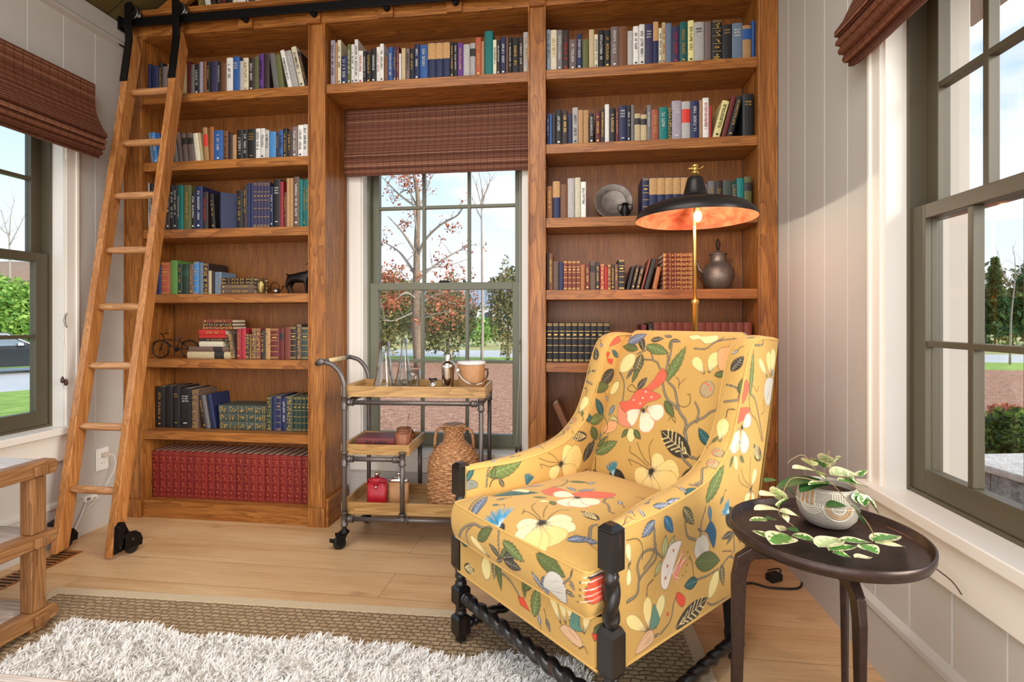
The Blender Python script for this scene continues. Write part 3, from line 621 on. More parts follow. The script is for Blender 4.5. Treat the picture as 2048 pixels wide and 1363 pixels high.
def flat(px0, px1, y0, y1, zs, rec, code, sty, label, group, depth=0.15, end=None, yaw=0.0):
    """A book lying flat with its spine to the room; returns the z of its top."""
    Y = YB + rec; X0, X1 = onY(px0, 600, Y).x, onY(px1, 600, Y).x
    th = y1 - y0 if y1 - y0 < 0.2 else abs(onY(px0, y0, Y).z - onY(px0, y1, Y).z)
    o = make_book(th - 0.0008, X1 - X0, depth, code, sty, random.Random(int(px0 + y0 * 3)))
    o.rotation_euler = (0, PI / 2, yaw); o.location = (X0, Y, zs + th / 2)
    tag(o, label, 'book', group); return zs + th
def stack(rows, zs, rec, group, label, depth=0.15):
    z = zs + 0.0006; n = len(rows)
    for i, (p0, p1, th, code, sty) in enumerate(rows):
        z = flat(p0, p1, 0, th, z, rec, code, sty, label(i, n, code), group, depth)
pos = lambda i, n: 'bottom' if i == 0 else ('topmost' if i == n - 1 else ordinal(i + 1) + ' from the bottom')
stack([(441, 508, .029, 'mb', 'g'), (441, 508, .024, 'mb', 'g'), (442, 508, .019, 'dk', 'S'), (442, 508, .019, 'dk', 'S')], LS[3], 0.05, 'flat books beside the bronze vase', lambda i, n, c: f'{PAL[c][0]} book lying flat beside bronze vase, {pos(i, n)} of its stack', 0.13)
stack([(374, 462, .038, 'bg', 'L'), (377, 457, .028, 'mb', 'L'), (398, 446, .030, 'cr', '-'), (398, 450, .018, 'dk', 'g'), (398, 452, .016, 'rd', '-'), (397, 450, .032, 'rd', 'g'), (405, 466, .018, 'rb', 'S'), (405, 464, .019, 'dk', 'S'), (405, 464, .020, 'rb', 'g')], LS[4], 0.05, 'flat books beside the model bicycle', lambda i, n, c: f'{PAL[c][0]} book lying flat beside model bicycle, {pos(i, n)} of nine', 0.12)
stack([(439, 532, .046, 'dg', 'S'), (438, 532, .044, 'dg', 'S'), (437, 532, .047, 'dg', 'S')], LS[5], 0.075, 'three ornate flat books', lambda i, n, c: f'ornate teal grey book with gilt spine lying flat, {pos(i, n)} of three', 0.15)
stack([(1325, 1385, .0225, 'rb', 'S')] * 8, RS[3], 0.03, 'red gilt books stacked flat', lambda i, n, c: f'gilt red leather book lying flat behind lamp pole, {pos(i, n)} of eight', 0.15)
# the blue book standing askew so that its cover shows, third shelf
Y = YB + 0.03; o = make_book(0.03, onY(430, 384, Y).z - LS[2] - 0.004, 0.125, 'nv', 'w', R); p = onY(439, 450, Y)
o.location = (p.x, Y + 0.004, LS[2] + 0.004); o.rotation_euler = (0, math.radians(-4), math.radians(-50)); tag(o, 'royal blue book turned askew with its front cover showing, third shelf, ladder bay', 'book', 'books on the third shelf of the ladder bay')
# lowest shelf of the lamp bay, seen past the armchair
Y = YB + 0.05; o = make_book(0.030, 0.2, 0.14, 'br', '-', R); p = onY(1118, 880, Y); o.location = (p.x + 0.062, Y, RS[5] + 0.002 + .015 * math.sin(math.radians(24))); o.rotation_euler = (0, math.radians(-24), 0); tag(o, 'worn tan book leaning over on the lowest visible shelf beside the window', 'book', 'books on the lowest shelf of the lamp bay')
o = make_book(0.036, 0.25, 0.15, 'bg', 'g', R); p = onY(1146, 880, Y); o.location = (p.x + 0.075, Y + 0.02, RS[5] + 0.0006); tag(o, 'upright beige book with gilt lettering just behind the armchair wing', 'book', 'books on the lowest shelf of the lamp bay')
# the printed motifs, in millimetres on each panel of the chair
PRINT = {
'IB': '''br 4 : 408,772 392,784 363,798 337,829 323,865 321,910 319,941 306,968 278,986 239,988 199,974 168,960
br 4.5 : 454,698 450,735 418,766 397,806 378,840 347,860
br 4 : 453,705 470,732 507,758 529,781 555,795
br 3.5 : 488,741 488,776 469,804
br 5 : 453,705 466,676 466,650 486,630 518,626
br 2.5 : 253,937 236,964 222,979
br 3 : 294,908 274,930 243,938 204,938
br 2.5 : 157,773 144,832 118,866 97,881
ln 1.5 : 409,786 434,782 451,798 444,826 434,825
ln 1.5 : 395,842 388,871 372,881
ln 1.5 : 392,853 411,880
ln 1.5 : 385,729 390,741 411,726 407,743
lf g .36 : 163,977 73,994
lf s .34 : 198,995 310,968
lf s .30 : 337,862 378,998
lf d .30 : 194,974 142,1048
lf b .5 : 97,1004 179,1044
lf d .4 : 211,1020 267,1026
lf d .3 : 305,1023 348,1016
lf g .3 : 305,1023 311,984
lf d .3 : 302,1035 263,1042
br 3 : 311,1019 321,972 327,922
lf w .5 : 188,961 189,868
lf g .4 : 195,901 182,844
lf d .34 : 168,899 147,856
lm .8 : 159,956 96,885
lm .7 : 109,845 72,791
lm .8 : 230,679 245,629
lf g .5 : 217,673 195,639
lf g .5 : 246,674 284,648
lf d .5 : 217,823 248,869
ln 1.8 : 220,816 184,836 169,818 197,809 220,816
po coral : 218,820 254,831 282,865 293,893 307,909 331,888 329,862 300,832 262,820
po coral : 144,764 191,777 215,815 265,825 329,809 315,792 278,777 257,751 243,734 197,724 160,746
pt wc .75 : 257,751 197,693
pt wc .75 : 262,752 315,678
pt wc .7 : 278,761 360,743
po coralw : 146,760 145,728 162,691 190,680 229,683 203,705 197,724 161,742
hub 7 : 270,747
dots white 3.2 : 260,816 253,792 291,799 247,771 213,780 219,742
lf g .4 : 351,793 403,742
pt cr .45 : 478,904 421,959
pt cr .6 : 493,909 504,985
po peach : 507,989 534,1005 557,1002 563,957 546,927 523,929
pg 26 : 500,853
lf g .5 : 514,904 557,914
lf z .48 : 491,628 363,690
lf t .45 : 545,674 500,723
lf b .5 : 117,752 98,709
lf c .5 : 102,698 162,691
po peach : 86,648 106,687 152,690 155,663 119,645
ln 2 : 70,566 82,627 108,663 81,695 45,706
lf s .35 : 71,562 179,621
lf g .3 : 69,586 118,633
ln 1.6 : 119,645 124,615 115,594
po cream : 372,1040 400,1049 431,1042 482,1050 491,1028 454,1012 422,1030 397,1026
br 2.5 : 414,992 458,994 488,1021 528,1033 579,1042
br 2.5 : 488,1021 512,1040
ln 1.6 : 579,1042 606,1032 611,1025
pt ly .8 : 353,555 289,512
pt ly .85 : 353,555 385,613
pt ly .85 : 358,552 463,566
pt ly .8 : 354,551 460,513
pt ly .6 : 351,547 391,462
pt ly .6 : 349,547 343,467
hub 11 : 352,552
ln 1.5 : 339,558 292,566 248,571 267,554
ln 1.5 : 337,565 286,586 250,597 244,618
ln 1.5 : 345,570 313,588 287,615 272,634
ln 1.5 : 349,571 334,606 327,633 338,657
th : 267,461 190,504 165,550
lf d .4 : 274,467 305,488
br 4 : 497,599 465,619 452,643
lf d .55 : 525,596 470,535
lf g .6 : 517,613 543,648
lf d .4 : 13,519 51,606
br 3 : 57,509 64,569 56,607
lf d .5 : 128,460 81,502
ln 3 : 91,504 76,548''',
'LI': '''lf b .4 : 570,963 619,1003
po coral : 626,990 670,1031 722,1039 762,1012 696,992
ln 1.6 : 607,949 638,956 641,914 601,899 589,917 607,936
po red : 651,972 689,966 676,941
po red : 670,942 709,936 702,914 676,924
lf t .45 : 742,943 702,975
lf d .5 : 715,892 626,831
lf g .4 : 683,826 570,823
br 2.5 : 589,830 589,883 601,899
lf t .45 : 644,711 601,783
lf t .4 : 582,689 523,738
lf s .5 : 564,692 651,706
lf g .6 : 607,615 576,674
br 3.5 : 607,531 626,596 638,644
lf d .35 : 535,543 595,617
pt ly .8 : 405,558 464,610
pt ly .9 : 410,554 521,568
pt ly .7 : 405,552 344,513
pt ly .7 : 405,552 483,485
hub 10 : 403,554
ln 1.5 : 392,564 366,591 340,605
ln 1.5 : 392,561 344,572 293,594
ln 1.5 : 392,554 348,553 302,571 310,553
lf z .4 : 550,637 455,651
lf s .42 : 82,564 213,595
br 2.5 : 77,528 79,553 82,581 97,599
lf g .3 : 97,550 111,596
lf d .35 : 141,517 122,553
ln 2.4 : 89,525 97,544 115,552
th2 : 233,507 249,550
lf t .4 : -1,558 33,605
po grey : -1,547 13,561 40,550 44,532 20,529 3,529
br 3 : 492,483 521,498 555,505
lf d .4 : 530,539 569,610
lf g .5 : 579,636 569,658''',
'ST': '''lf t .3 : 110,38 225,157
lf s .25 : 104,42 145,146
po lcream : 132,116 133,144 158,149 190,151 192,128
lf b .3 : 136,175 174,223
br 2.5 : 110,129 120,155 142,170
po coral : 219,174 215,208 214,232 262,240 303,218 285,183 263,167
po coral : 302,216 301,251 314,293 347,321 383,342 398,324 394,284 359,252 334,232
pt wc .8 : 327,224 256,196
pt wc .9 : 332,218 359,140
pt wc .9 : 334,221 403,174
pt wc .8 : 339,227 415,232
hub 8 : 336,223
lf b .35 : 290,263 242,268
lf b .3 : 293,267 319,324
br 2.5 : 214,232 221,268 195,319 175,309
lf g .35 : 205,317 257,355
lf b .4 : 269,342 266,379
lf g .3 : 244,119 276,148
lm .6 : 281,108 304,136
lf g .6 : 307,140 337,123
pt lyw .6 : 397,26 340,-26
pt lyw .75 : 400,21 385,-69
pt lyw .8 : 401,22 437,96
pt lyw .75 : 405,19 491,54
pt ly .75 : 404,17 502,-14
pt ly .6 : 401,13 472,-75
pt ly .6 : 398,9 440,-76
hub 13 : 396,21
ln 1.6 : 380,25 341,34 308,33 313,19 296,40
ln 1.6 : 379,33 330,50 300,66 286,92
ln 1.6 : 379,42 352,68 324,107
ln 1.6 : 398,38 381,74 377,109 394,130
lf z .5 : 492,145 420,153
lf b .4 : 509,2 556,69
br 4 : 535,60 505,99 504,124
thb : 322,-67 285,-47 221,-1
lf b .4 : 163,-62 121,26
br 3 : 134,-64 111,-23 100,38
br 3 : 410,258 438,249 471,217 487,217
br 3 : 411,260 397,288 407,312''',
'FB': '''br 4 : 78,405 112,443 165,474 215,479 250,491
br 3 : 158,373 132,401 132,438 165,471
lf g .4 : 196,437 262,491
br 3 : 288,513 296,481 307,444
lf d .3 : 313,426 256,447
lf d .4 : 318,428 381,457
lf d .4 : 324,423 402,429
lf g .3 : 313,426 340,469
lf d .3 : 318,424 285,405
lf s .3 : 318,475 416,454
lf g .35 : 455,487 564,471
pt cr .25 : 250,403 152,433
lf b .5 : 491,445 496,395
lf b .3 : 487,406 445,439
po gwhite : 496,447 513,466 539,470 560,460 568,440 568,411 551,401 526,408 504,414 487,418
po red : 634,513 660,528 660,440 638,424 623,437 621,462 627,490
lnw 1.2 : 615,487 660,509
lnw 1.2 : 608,474 660,495
lnw 1.2 : 611,458 660,481
lnw 1.2 : 615,445 660,473
lnw 1.2 : 608,428 660,462
dots dark 2.4 : 625,490 611,475 613,460 613,446 606,428
br 2 : 560,454 580,477 580,492
lf d .4 : 568,440 596,437
lf d .4 : 580,468 596,452
lm .75 : 184,371 184,298
lf w .35 : 227,387 227,319
lf g .3 : 239,388 262,299
lf t .5 : 35,371 85,369
lf z .5 : 57,289 119,302
br 3 : 256,352 302,346 340,325 366,303
po red : 340,315 366,323 392,295 350,296
lf g .3 : 371,325 361,384
lf s .4 : 407,289 426,378
lf g .3 : 366,343 411,394
pt cr .3 : 513,320 468,386
pt cr .4 : 530,328 509,391
pt cr .45 : 547,336 539,389
pt cr .35 : 592,332 604,395
po tealg : 543,334 560,383 576,385 580,346 588,335 560,325
po stripe : 509,306 526,323 556,325 580,314 588,295 560,289 526,296
po red : 617,344 638,357 638,337 623,328
ln 1.6 : 576,286 592,300 604,289''',
'RO': '''lf s .16 : 679,854 707,1002
ln 2 : 672,854 686,800 728,765 764,695
br 2.5 : 700,1019 764,1017 771,1034 749,1041
pt cr .3 : 801,908 742,973
pt cr .4 : 824,910 808,995
pt lyg .4 : 839,909 847,1004
lf b .6 : 839,909 839,930
po gwhite : 793,898 839,902 847,870 824,819 801,811 779,851
br 2.5 : 686,860 714,840 735,794 749,759 771,697
ln 1.4 : 728,863 742,882
ln 1.4 : 728,863 707,885
ln 1.4 : 771,835 779,796 757,785
po coral : 632,865 645,903 666,905 672,874 632,835
po coral : 606,822 672,818 672,802 645,785 580,777 593,798
pt wc .7 : 626,761 686,787
pt wc .7 : 626,758 652,676
pt wc .7 : 612,760 562,691
hub 6 : 626,761
lf z .5 : 757,634 707,694
pt lyg .6 : 612,718 587,693
lm .6 : 580,681 593,631
lf g .35 : 568,680 549,649
lf g .4 : 612,673 639,648
lf z .5 : 742,634 707,693
pt lyg .5 : 693,559 721,614
pt lyg .6 : 686,547 645,520
pt lyg .5 : 693,546 707,506
hub 6 : 686,554
ln 1.4 : 679,565 639,596 619,633
ln 1.4 : 672,560 619,587 600,617
ln 1.4 : 679,568 679,605 686,657
lf s .35 : 415,572 519,660
thb : 580,451 543,512 513,544
lf d .3 : 568,445 501,444
lf d .3 : 574,444 531,418
lf d .3 : 600,440 619,399
br 3 : 574,444 580,381
lf w .45 : 300,584 351,526
br 3.5 : 356,481 320,499 310,528 310,553
lf bl .5 : 214,580 251,529
lf b .5 : 173,579 117,552
br 3.5 : 169,559 169,511 155,488 125,471
lf bl .35 : 432,559 437,510
po blue : 372,509 404,492 437,513 466,481 466,451 454,430 432,460 415,486 382,497
po gwhite : 366,481 404,483 426,456 426,426 404,412 366,423 351,451
br 2 : 382,483 388,519 415,560
br 4 : 60,409 97,416 107,449 146,468 174,483 174,518
br 3.5 : 105,453 99,488 124,511 163,507 203,474
lf cg .45 : 209,476 218,530
lf cg .4 : 227,478 258,519
po wspot : 197,452 215,474 239,499 289,496 270,465 245,423 221,388 197,403
fan red : 245,423 315,434 296,473 270,375
dots red 3.5 : 252,480 224,447 215,418
dots dark 2 : 318,457 325,438 315,423 309,406 296,399
lf cg .4 : 197,469 168,436
pt lyg .35 : 70,497 60,553
pt lyg .35 : 65,499 65,446
ln 1.6 : 58,560 97,553 118,530 118,496
lf g .4 : 355,418 492,381
ln 1.8 : 348,383 342,415 328,445
lf t .5 : 369,361 302,368
br 2.5 : 369,365 425,358 484,359
lm .62 : 484,355 432,286
lf w .4 : 499,367 515,298
br 2.5 : 499,359 562,372 646,288
ln 2 : 562,372 562,388 507,404
lf d .25 : 646,296 655,396
po red : 620,305 642,272 637,253 587,257 595,279
po red : 264,359 283,356 309,329 296,312 270,335
dots red 5 : 227,318
br 2 : 197,277 239,296 252,335 264,352
lf z .35 : 264,265 425,292
pt cr .4 : 146,307 135,396
pt cr .3 : 140,306 55,372
pt lyg .45 : 174,300 203,380
po tealg : 151,312 163,366 180,343 191,314 168,302
ln 2 : 163,431 140,422 135,396
po stripe : 91,268 124,302 157,303 168,274 135,264
lf d .3 : 168,281 191,279
br 2.5 : 425,277 462,260 546,254''',
'ES': '''lf d .5 : 817,40 872,12
br 3 : 716,44 731,4 764,12 773,48
pt cr .5 : 582,28 663,36
pg 17 : 543,20
ln 2 : 666,28 691,28 697,8
lf g .4 : 748,0 803,0
po coral : 708,0 728,0 748,0
pg 18 : 497,16
br 3 : 385,12 410,8 461,32 475,24
br 3 : 369,20 383,4 405,0
lf b .4 : 185,16 241,0
lf b .3 : 234,8 292,0
lf t .5 : 315,0 373,0
lf b .3 : 129,0 138,32
ln 2 : 22,0 48,4 78,28 87,12
po peach : 51,4 90,8 98,0 47,0''',
}
# ------------------------------------------------------------------ fabric print painted on a millimetre canvas
C_ = dict(gold=(202, 160, 88), line=(64, 52, 40), bark=(116, 104, 84), d=(62, 56, 44), g=(92, 102, 54), s=(104, 120, 64), t=(40, 86, 84), b=(98, 108, 126), w=(92, 88, 62), c=(214, 196, 130), cg=(196, 200, 140),
  bl=(36, 92, 130), coral=(236, 104, 78), coralw=(240, 142, 108), peach=(238, 172, 118), cream=(240, 214, 150), lcream=(244, 222, 168), red=(222, 76, 48), grey=(132, 134, 124), gwhite=(206, 200, 186), tealg=(98, 140, 122),
  blue=(40, 88, 122), wspot=(238, 226, 214), stripe=(222, 180, 140), ly=(240, 208, 124), lyw=(248, 228, 170), lyg=(232, 220, 146), cr=(240, 214, 128), wc=(248, 228, 196), white=(250, 240, 224), dark=(50, 46, 40))
LINC = {k: np.array([lin(x) for x in v]) for k, v in C_.items()}
class Canvas:
    def __init__(s, u0, u1, v0, v1, seed=1):
        s.u0, s.v0 = u0, v0; s.w, s.h = int(u1 - u0), int(v1 - v0); rg = np.random.default_rng(seed)
        s.a = np.empty((s.h, s.w, 3)); s.a[:] = LINC['gold']
        st = rg.normal(0, 1, (s.h, s.w)); st = (st + np.roll(st, 1, 0) + np.roll(st, 2, 0) + np.roll(st, 3, 0)) / 4
        s.a *= (1 + 0.05 * st)[..., None]
    def box(s, P, pad):
        x0 = max(0, int(P[:, 0].min() - s.u0 - pad)); x1 = min(s.w, int(P[:, 0].max() - s.u0 + pad) + 2); y0 = max(0, int(P[:, 1].min() - s.v0 - pad)); y1 = min(s.h, int(P[:, 1].max() - s.v0 + pad) + 2)
        if x1 <= x0 or y1 <= y0: return None
        X, Y = np.meshgrid(np.arange(x0, x1) + s.u0, np.arange(y0, y1) + s.v0); return x0, x1, y0, y1, X, Y
    def mixin(s, bx, al, col):
        x0, x1, y0, y1 = bx[:4]; sub = s.a[y0:y1, x0:x1]; sub += (col - sub) * np.clip(al, 0, 1)[..., None]
    def poly(s, P, col, al=1.0, outline=2.0, smooth=True, ocol='line'):
        P = np.array(P, float)
        if smooth and len(P) > 4: P = cr_loop(P, 6)
        bx = s.box(P, 3)
        if bx is None: return
        X, Y = bx[4:]; ins = np.zeros(X.shape, bool); n = len(P)
        for i in range(n):
            (xa, ya), (xb, yb) = P[i], P[(i + 1) % n]
            if ya == yb: continue
            c = ((ya > Y) != (yb > Y)) & (X < (xb - xa) * (Y - ya) / (yb - ya) + xa); ins ^= c
        s.mixin(bx, ins * al, LINC[col] if isinstance(col, str) else col)
        if outline: s.line(np.vstack([P, P[:1]]), outline, ocol, 0.9)
    def line(s, P, w, col='line', al=1.0):
        P = np.array(P, float); ws = w if hasattr(w, '__len__') else [w] * len(P)
        for i in range(len(P) - 1):
            a, b = P[i], P[i + 1]; bx = s.box(np.array([a, b]), max(ws) + 2)
            if bx is None: continue
            X, Y = bx[4:]; d = b - a; L = max(1e-6, d @ d); t = np.clip(((X - a[0]) * d[0] + (Y - a[1]) * d[1]) / L, 0, 1)
            dist = np.hypot(X - a[0] - t * d[0], Y - a[1] - t * d[1]); hw = (ws[i] * (1 - t) + ws[i + 1] * t) / 2
            s.mixin(bx, np.clip(hw - dist + 0.5, 0, 1) * al, LINC[col] if isinstance(col, str) else col)
    def sample(s, u, v):
        x = np.clip(u - s.u0, 0, s.w - 1.001); y = np.clip(v - s.v0, 0, s.h - 1.001); i, j = x.astype(int), y.astype(int); fx, fy = (x - i)[..., None], (y - j)[..., None]
        a = s.a; i1, j1 = np.minimum(i + 1, s.w - 1), np.minimum(j + 1, s.h - 1)
        return a[j, i] * (1 - fx) * (1 - fy) + a[j, i1] * fx * (1 - fy) + a[j1, i] * (1 - fx) * fy + a[j1, i1] * fx * fy
def cr_loop(P, n):
    out = []; k = len(P)
    for i in range(k):
        a, b, c, d = P[(i - 1) % k], P[i], P[(i + 1) % k], P[(i + 2) % k]
        for q in range(n):
            t = q / n; out.append(0.5 * (2 * b + (c - a) * t + (2 * a - 5 * b + 4 * c - d) * t * t + (3 * b - a - 3 * c + d) * t ** 3))
    return np.array(out)
def cr_line(P, n=8):
    P = np.array(P, float)
    if len(P) < 3: return P
    return np.array([(p.x, p.y) for p in bez([(a, b, 0) for a, b in P], n)])
def blade(a, b, r, tipk=1.0, n=14, belly=0.45):
    """Outline of a leaf or petal from base a to tip b."""
    a, b = np.array(a, float), np.array(b, float); d = b - a; L = np.hypot(*d); e = d / max(L, 1e-6); nrm = np.array([-e[1], e[0]])
    t = np.linspace(0, 1, n); wd = (np.sin(PI * t ** (math.log(0.5) / math.log(belly))) ** tipk) * L * r / 2
    up = [a + d * x + nrm * y for x, y in zip(t, wd)]; dn = [a + d * x - nrm * y for x, y in zip(t, wd)]
    return np.array(up + dn[::-1][1:-1]), e, nrm, L
def motif(cv, ln):
    h, p = ln.split(':'); h = h.split(); P = np.array([[float(x) for x in q.split(',')] for q in p.split()]); k = h[0]
    rg = random.Random(int(P.sum()) % 9973)
    if k == 'br':
        w = float(h[1]) * 1.55; Q = cr_line(P); ws = np.linspace(w * 1.15, w * 0.75, len(Q))
        cv.line(Q, ws + 2.4, 'line'); cv.line(Q, ws, 'bark'); cv.line(Q + np.array([-0.5, 0.8]), ws * 0.3, (0.36, 0.32, 0.24))
    elif k == 'ln': cv.line(cr_line(P), float(h[1]) * 1.55, 'line')
    elif k == 'lnw': cv.line(cr_line(P), float(h[1]), 'white')
    elif k == 'lf':
        sty, r = h[1], float(h[2]); O, e, n_, L = blade(P[0], P[1], r, 0.85)
        if sty == 's': O = O + np.array([n_ * (1.8 if i % 2 else -1.2) * (1 if i < 14 else -1) for i in range(len(O))])
        base = {'z': 'd'}.get(sty, sty); cv.poly(O, base, 1, 2.2, smooth=False); a, d = P[0], P[1] - P[0]
        vein = {'d': (0.42, 0.38, 0.28), 'z': LINC['cream'], 'b': (0.62, 0.66, 0.72), 't': (0.16, 0.30, 0.30), 'w': LINC['cream'], 'bl': (0.2, 0.42, 0.55), 's': (0.42, 0.46, 0.22), 'g': (0.2, 0.24, 0.1)}.get(sty, LINC['line'])
        vein = np.array(vein); cv.line([a, a + d * 0.95], 1.3, vein)
        m = 6 if sty == 'z' else 5
        for i in range(1, m + 1):
            t = i / (m + 1) * 0.85; w = math.sin(PI * t) * L * r / 2 * 0.8
            for sg in (1, -1): cv.line([a + d * t, a + d * min(1, t + 0.13) + n_ * sg * w], [2.6 if sty == 'z' else 0.9, 4.2 if sty == 'z' else 0.8], vein, 0.95)
    elif k == 'pt':
        c, r = h[1], float(h[2]); O, e, n_, L = blade(P[0], P[1], r, 0.62, belly=0.66); cv.poly(O, c, 1, 1.3, smooth=False, ocol=(0.28, 0.19, 0.10) if c != 'wc' else (0.75, 0.30, 0.18)); a, d = P[0], P[1] - P[0]
        if c == 'wc': cv.line(O[5:22], 5.0, 'coralw', 0.45)
        for i in range(-4, 5):
            o = i / 5.0; q = [a + d * 0.1 + n_ * o * L * r * .08, a + d * 0.55 + n_ * o * L * r * 0.40, a + d * 0.9 + n_ * o * L * r * 0.36]
            cv.line(cr_line(q, 4), [1.1] * 9, (0.90, 0.66, 0.30) if i % 2 else 'white', 0.7 if i % 2 else 0.55)
        for i in (-2, -1, 0, 1, 2): cv.line([a + n_ * i * 1.5, a + d * rg.uniform(0.2, 0.38) + n_ * i * L * r * 0.12], [1.6, 0.6], 'line', 0.9)
    elif k == 'hub':
        r = float(h[1]); c = P[0]
        for i in range(34):
            a = i / 34 * 2 * PI + rg.uniform(-.08, .08); q = r * rg.uniform(0.9, 2.0); cv.line([c, c + q * np.array([math.cos(a), math.sin(a)])], [r * 0.35, 0.5], 'dark')
    elif k == 'dots':
        for c in P: cv.line([c, c + 0.01], 2 * float(h[2]) + 1.4, 'line' if h[1] != 'white' else 'red', 0.7); cv.line([c, c + 0.01], 2 * float(h[2]), h[1])
    elif k == 'lm':
        O, e, n_, L = blade(P[0], P[1], float(h[1]) * 0.98, 0.55, belly=0.5); cv.poly(O, 'c', 1, 1.3, smooth=False); O2, *_ = blade(P[0] + (P[1] - P[0]) * .06, P[0] + (P[1] - P[0]) * .94, float(h[1]) * .9, 0.55); cv.poly(O2, (0.84, 0.70, 0.30), 1, 0, smooth=False)
        for i in range(26):
            t, o = rg.uniform(.12, .88), rg.uniform(-.8, .8); q = P[0] + (P[1] - P[0]) * t + n_ * o * math.sin(PI * t) * L * float(h[1]) * .4; cv.line([q, q + .01], 1.2, (0.55, 0.42, 0.14))
    elif k in ('th', 'thb', 'th2'):
        if k == 'th2': P = np.array([P[0], P[0] + (P[1] - P[0]) * .1, P[1]])
        O, e, n_, L = blade(P[0], P[0] + (P[1] - P[0]) * 1.25, 0.62, 0.6, belly=0.6)
        if k != 'th2':
            cv.poly(O, 'dark', 1, 1.5, smooth=False)
            for i in range(22): t, o = rg.uniform(.1, .8), rg.uniform(-.7, .7); q = P[0] + (P[1] - P[0]) * t * 1.1 + n_ * o * L * .25; cv.line([q, q + e * 3], 1.3, (0.30, 0.25, 0.16))
        d = P[2] - P[1]; Lt = np.hypot(*d); ang = math.atan2(d[1], d[0]); tc_ = (0.035, 0.12, 0.14) if k == 'th2' else ((0.04, 0.22, 0.36) if k == 'thb' else (0.04, 0.16, 0.2))
        for i in range(60):
            a = ang + rg.uniform(-.75, .75); q = Lt * rg.uniform(.75, 1.0); cv.line([P[1] + n_ * rg.uniform(-5, 5), P[1] + q * np.array([math.cos(a), math.sin(a)])], [3.0, 1.4], np.array(tc_) * rg.uniform(.6, 1.8))
        if k != 'th2':
            for i in range(9): a = ang + rg.uniform(-.8, .8); cv.line([P[1], P[1] + Lt * .35 * np.array([math.cos(a), math.sin(a)])], [1.5, .8], 'white', .85)
    elif k == 'fan':
        for i in range(60):
            j = rg.uniform(0, len(P) - 2); i0 = int(j) + 1; f = j - int(j); b = P[i0] * (1 - f) + P[min(i0 + 1, len(P) - 1)] * f; cv.line([P[0] + (P[-1] - P[0]) * rg.uniform(0, .5), P[0] + (b - P[0]) * rg.uniform(.8, 1.05)], [1.4, 1.0], 'red' if i % 3 else 'white', .9)
    elif k == 'pg':
        r = float(h[1]); c = P[0]; t = np.linspace(0, 2 * PI, 25)[:-1]; O = np.stack([c[0] + r * .95 * np.cos(t), c[1] + r * 1.08 * np.sin(t)], 1); cv.poly(O, (0.50, 0.36, 0.20), 1, 1.8, smooth=False)
        for i in range(-4, 5):
            for sg in (1, -1):
                q = []
                for z in np.linspace(-1, 1, 13):
                    x = i * .25 + sg * z * .5
                    if x * x + z * z < .93: q.append(c + r * np.array([x * .95, z * 1.06]))
                if len(q) > 1: cv.line(q, 1.6, (0.20, 0.12, 0.07)); cv.line(np.array(q) + .9, .8, 'cream', .8)
        cv.line(cr_line([c + r * np.array([-.6, .75]), c + r * np.array([0.1, .55]), c + r * np.array([.6, -.2])]), 3.4, 'coral', .9)
    elif k == 'po':
        c = h[1]; cv.poly(P, c, 1, 1.5)
        ctr = P.mean(0)
        if c in ('gwhite', 'grey', 'stripe', 'blue', 'tealg', 'coral', 'peach', 'wspot'):
            dk = {'gwhite': (0.22, 0.20, 0.17), 'grey': (0.1, 0.11, 0.1), 'stripe': (0.42, 0.12, 0.06), 'blue': (0.01, 0.05, 0.09), 'tealg': (0.05, 0.16, 0.14), 'coral': (0.62, 0.09, 0.05), 'peach': (0.70, 0.25, 0.12), 'wspot': (0.55, 0.5, 0.46)}[c]
            ax = P[np.argmax(((P - ctr) ** 2).sum(1))] - ctr
            for i in range(7):
                o = np.array([-ax[1], ax[0]]) * rg.uniform(-.35, .35); a0 = rg.uniform(-.75, -.2); cv.line([ctr + o + ax * a0, ctr + o * .8 + ax * (a0 + rg.uniform(.4, .9))], [1.2, .7], np.array(dk), .7)
def fill_edge(cv, seed, n):
    """Small sprigs in the gaps, away from the listed motifs."""
    rg = random.Random(seed); g = LINC['gold']
    for _ in range(n * 12):
        if n <= 0: return
        u, v = cv.u0 + rg.uniform(20, cv.w - 20), cv.v0 + rg.uniform(20, cv.h - 20); x, y = int(u - cv.u0), int(v - cv.v0)
        sub = cv.a[max(0, y - 20):y + 20, max(0, x - 20):x + 20]
        if np.abs(sub - g).max(2).mean() > 0.03: continue
        n -= 1; a = rg.uniform(0, 6.28); L = rg.uniform(22, 34); e = np.array([math.cos(a), math.sin(a)])
        motif(cv, f"lf {rg.choice(['g', 'b', 't', 'd'])} .4 : {u:.0f},{v:.0f} {u + e[0] * L:.0f},{v + e[1] * L:.0f}"); motif(cv, f"ln 1.5 : {u:.0f},{v:.0f} {u - e[0] * 14:.0f},{v - e[1] * 14 + 6:.0f} {u - e[0] * 24:.0f},{v - e[1] * 20:.0f}")
def canvas(key, u0, u1, v0, v1, sprigs=0):
    cv = Canvas(u0, u1, v0, v1, len(key) + int(u1))
    for l in PRINT.get(key, '').strip().split('\n'):
        if l: motif(cv, l)
    if sprigs: fill_edge(cv, int(u1 + v1), sprigs)
    return cv
def fabric_mat():
    n = NT('printed_linen'); at_ = n.n('ShaderNodeAttribute', attribute_name='print')
    f = n.noise(n.coords((1, 1, 1)), 900, 2, 0.6); g = n.noise(n.coords(), 25, 3)
    n.l(n.mix(0.10, at_.outputs['Color'], n.ramp(f, [(0.3, (0.25, 0.25, 0.25, 1)), (0.7, (0.9, 0.9, 0.9, 1))]), 'OVERLAY'), n.p.inputs['Base Color'])
    n.set(Roughness=0.82); n.p.inputs['Sheen Weight'].default_value = 0.12; n.p.inputs['Specular IOR Level'].default_value = 0.25; n.bump(f, 0.10, 0.0006); return n.m
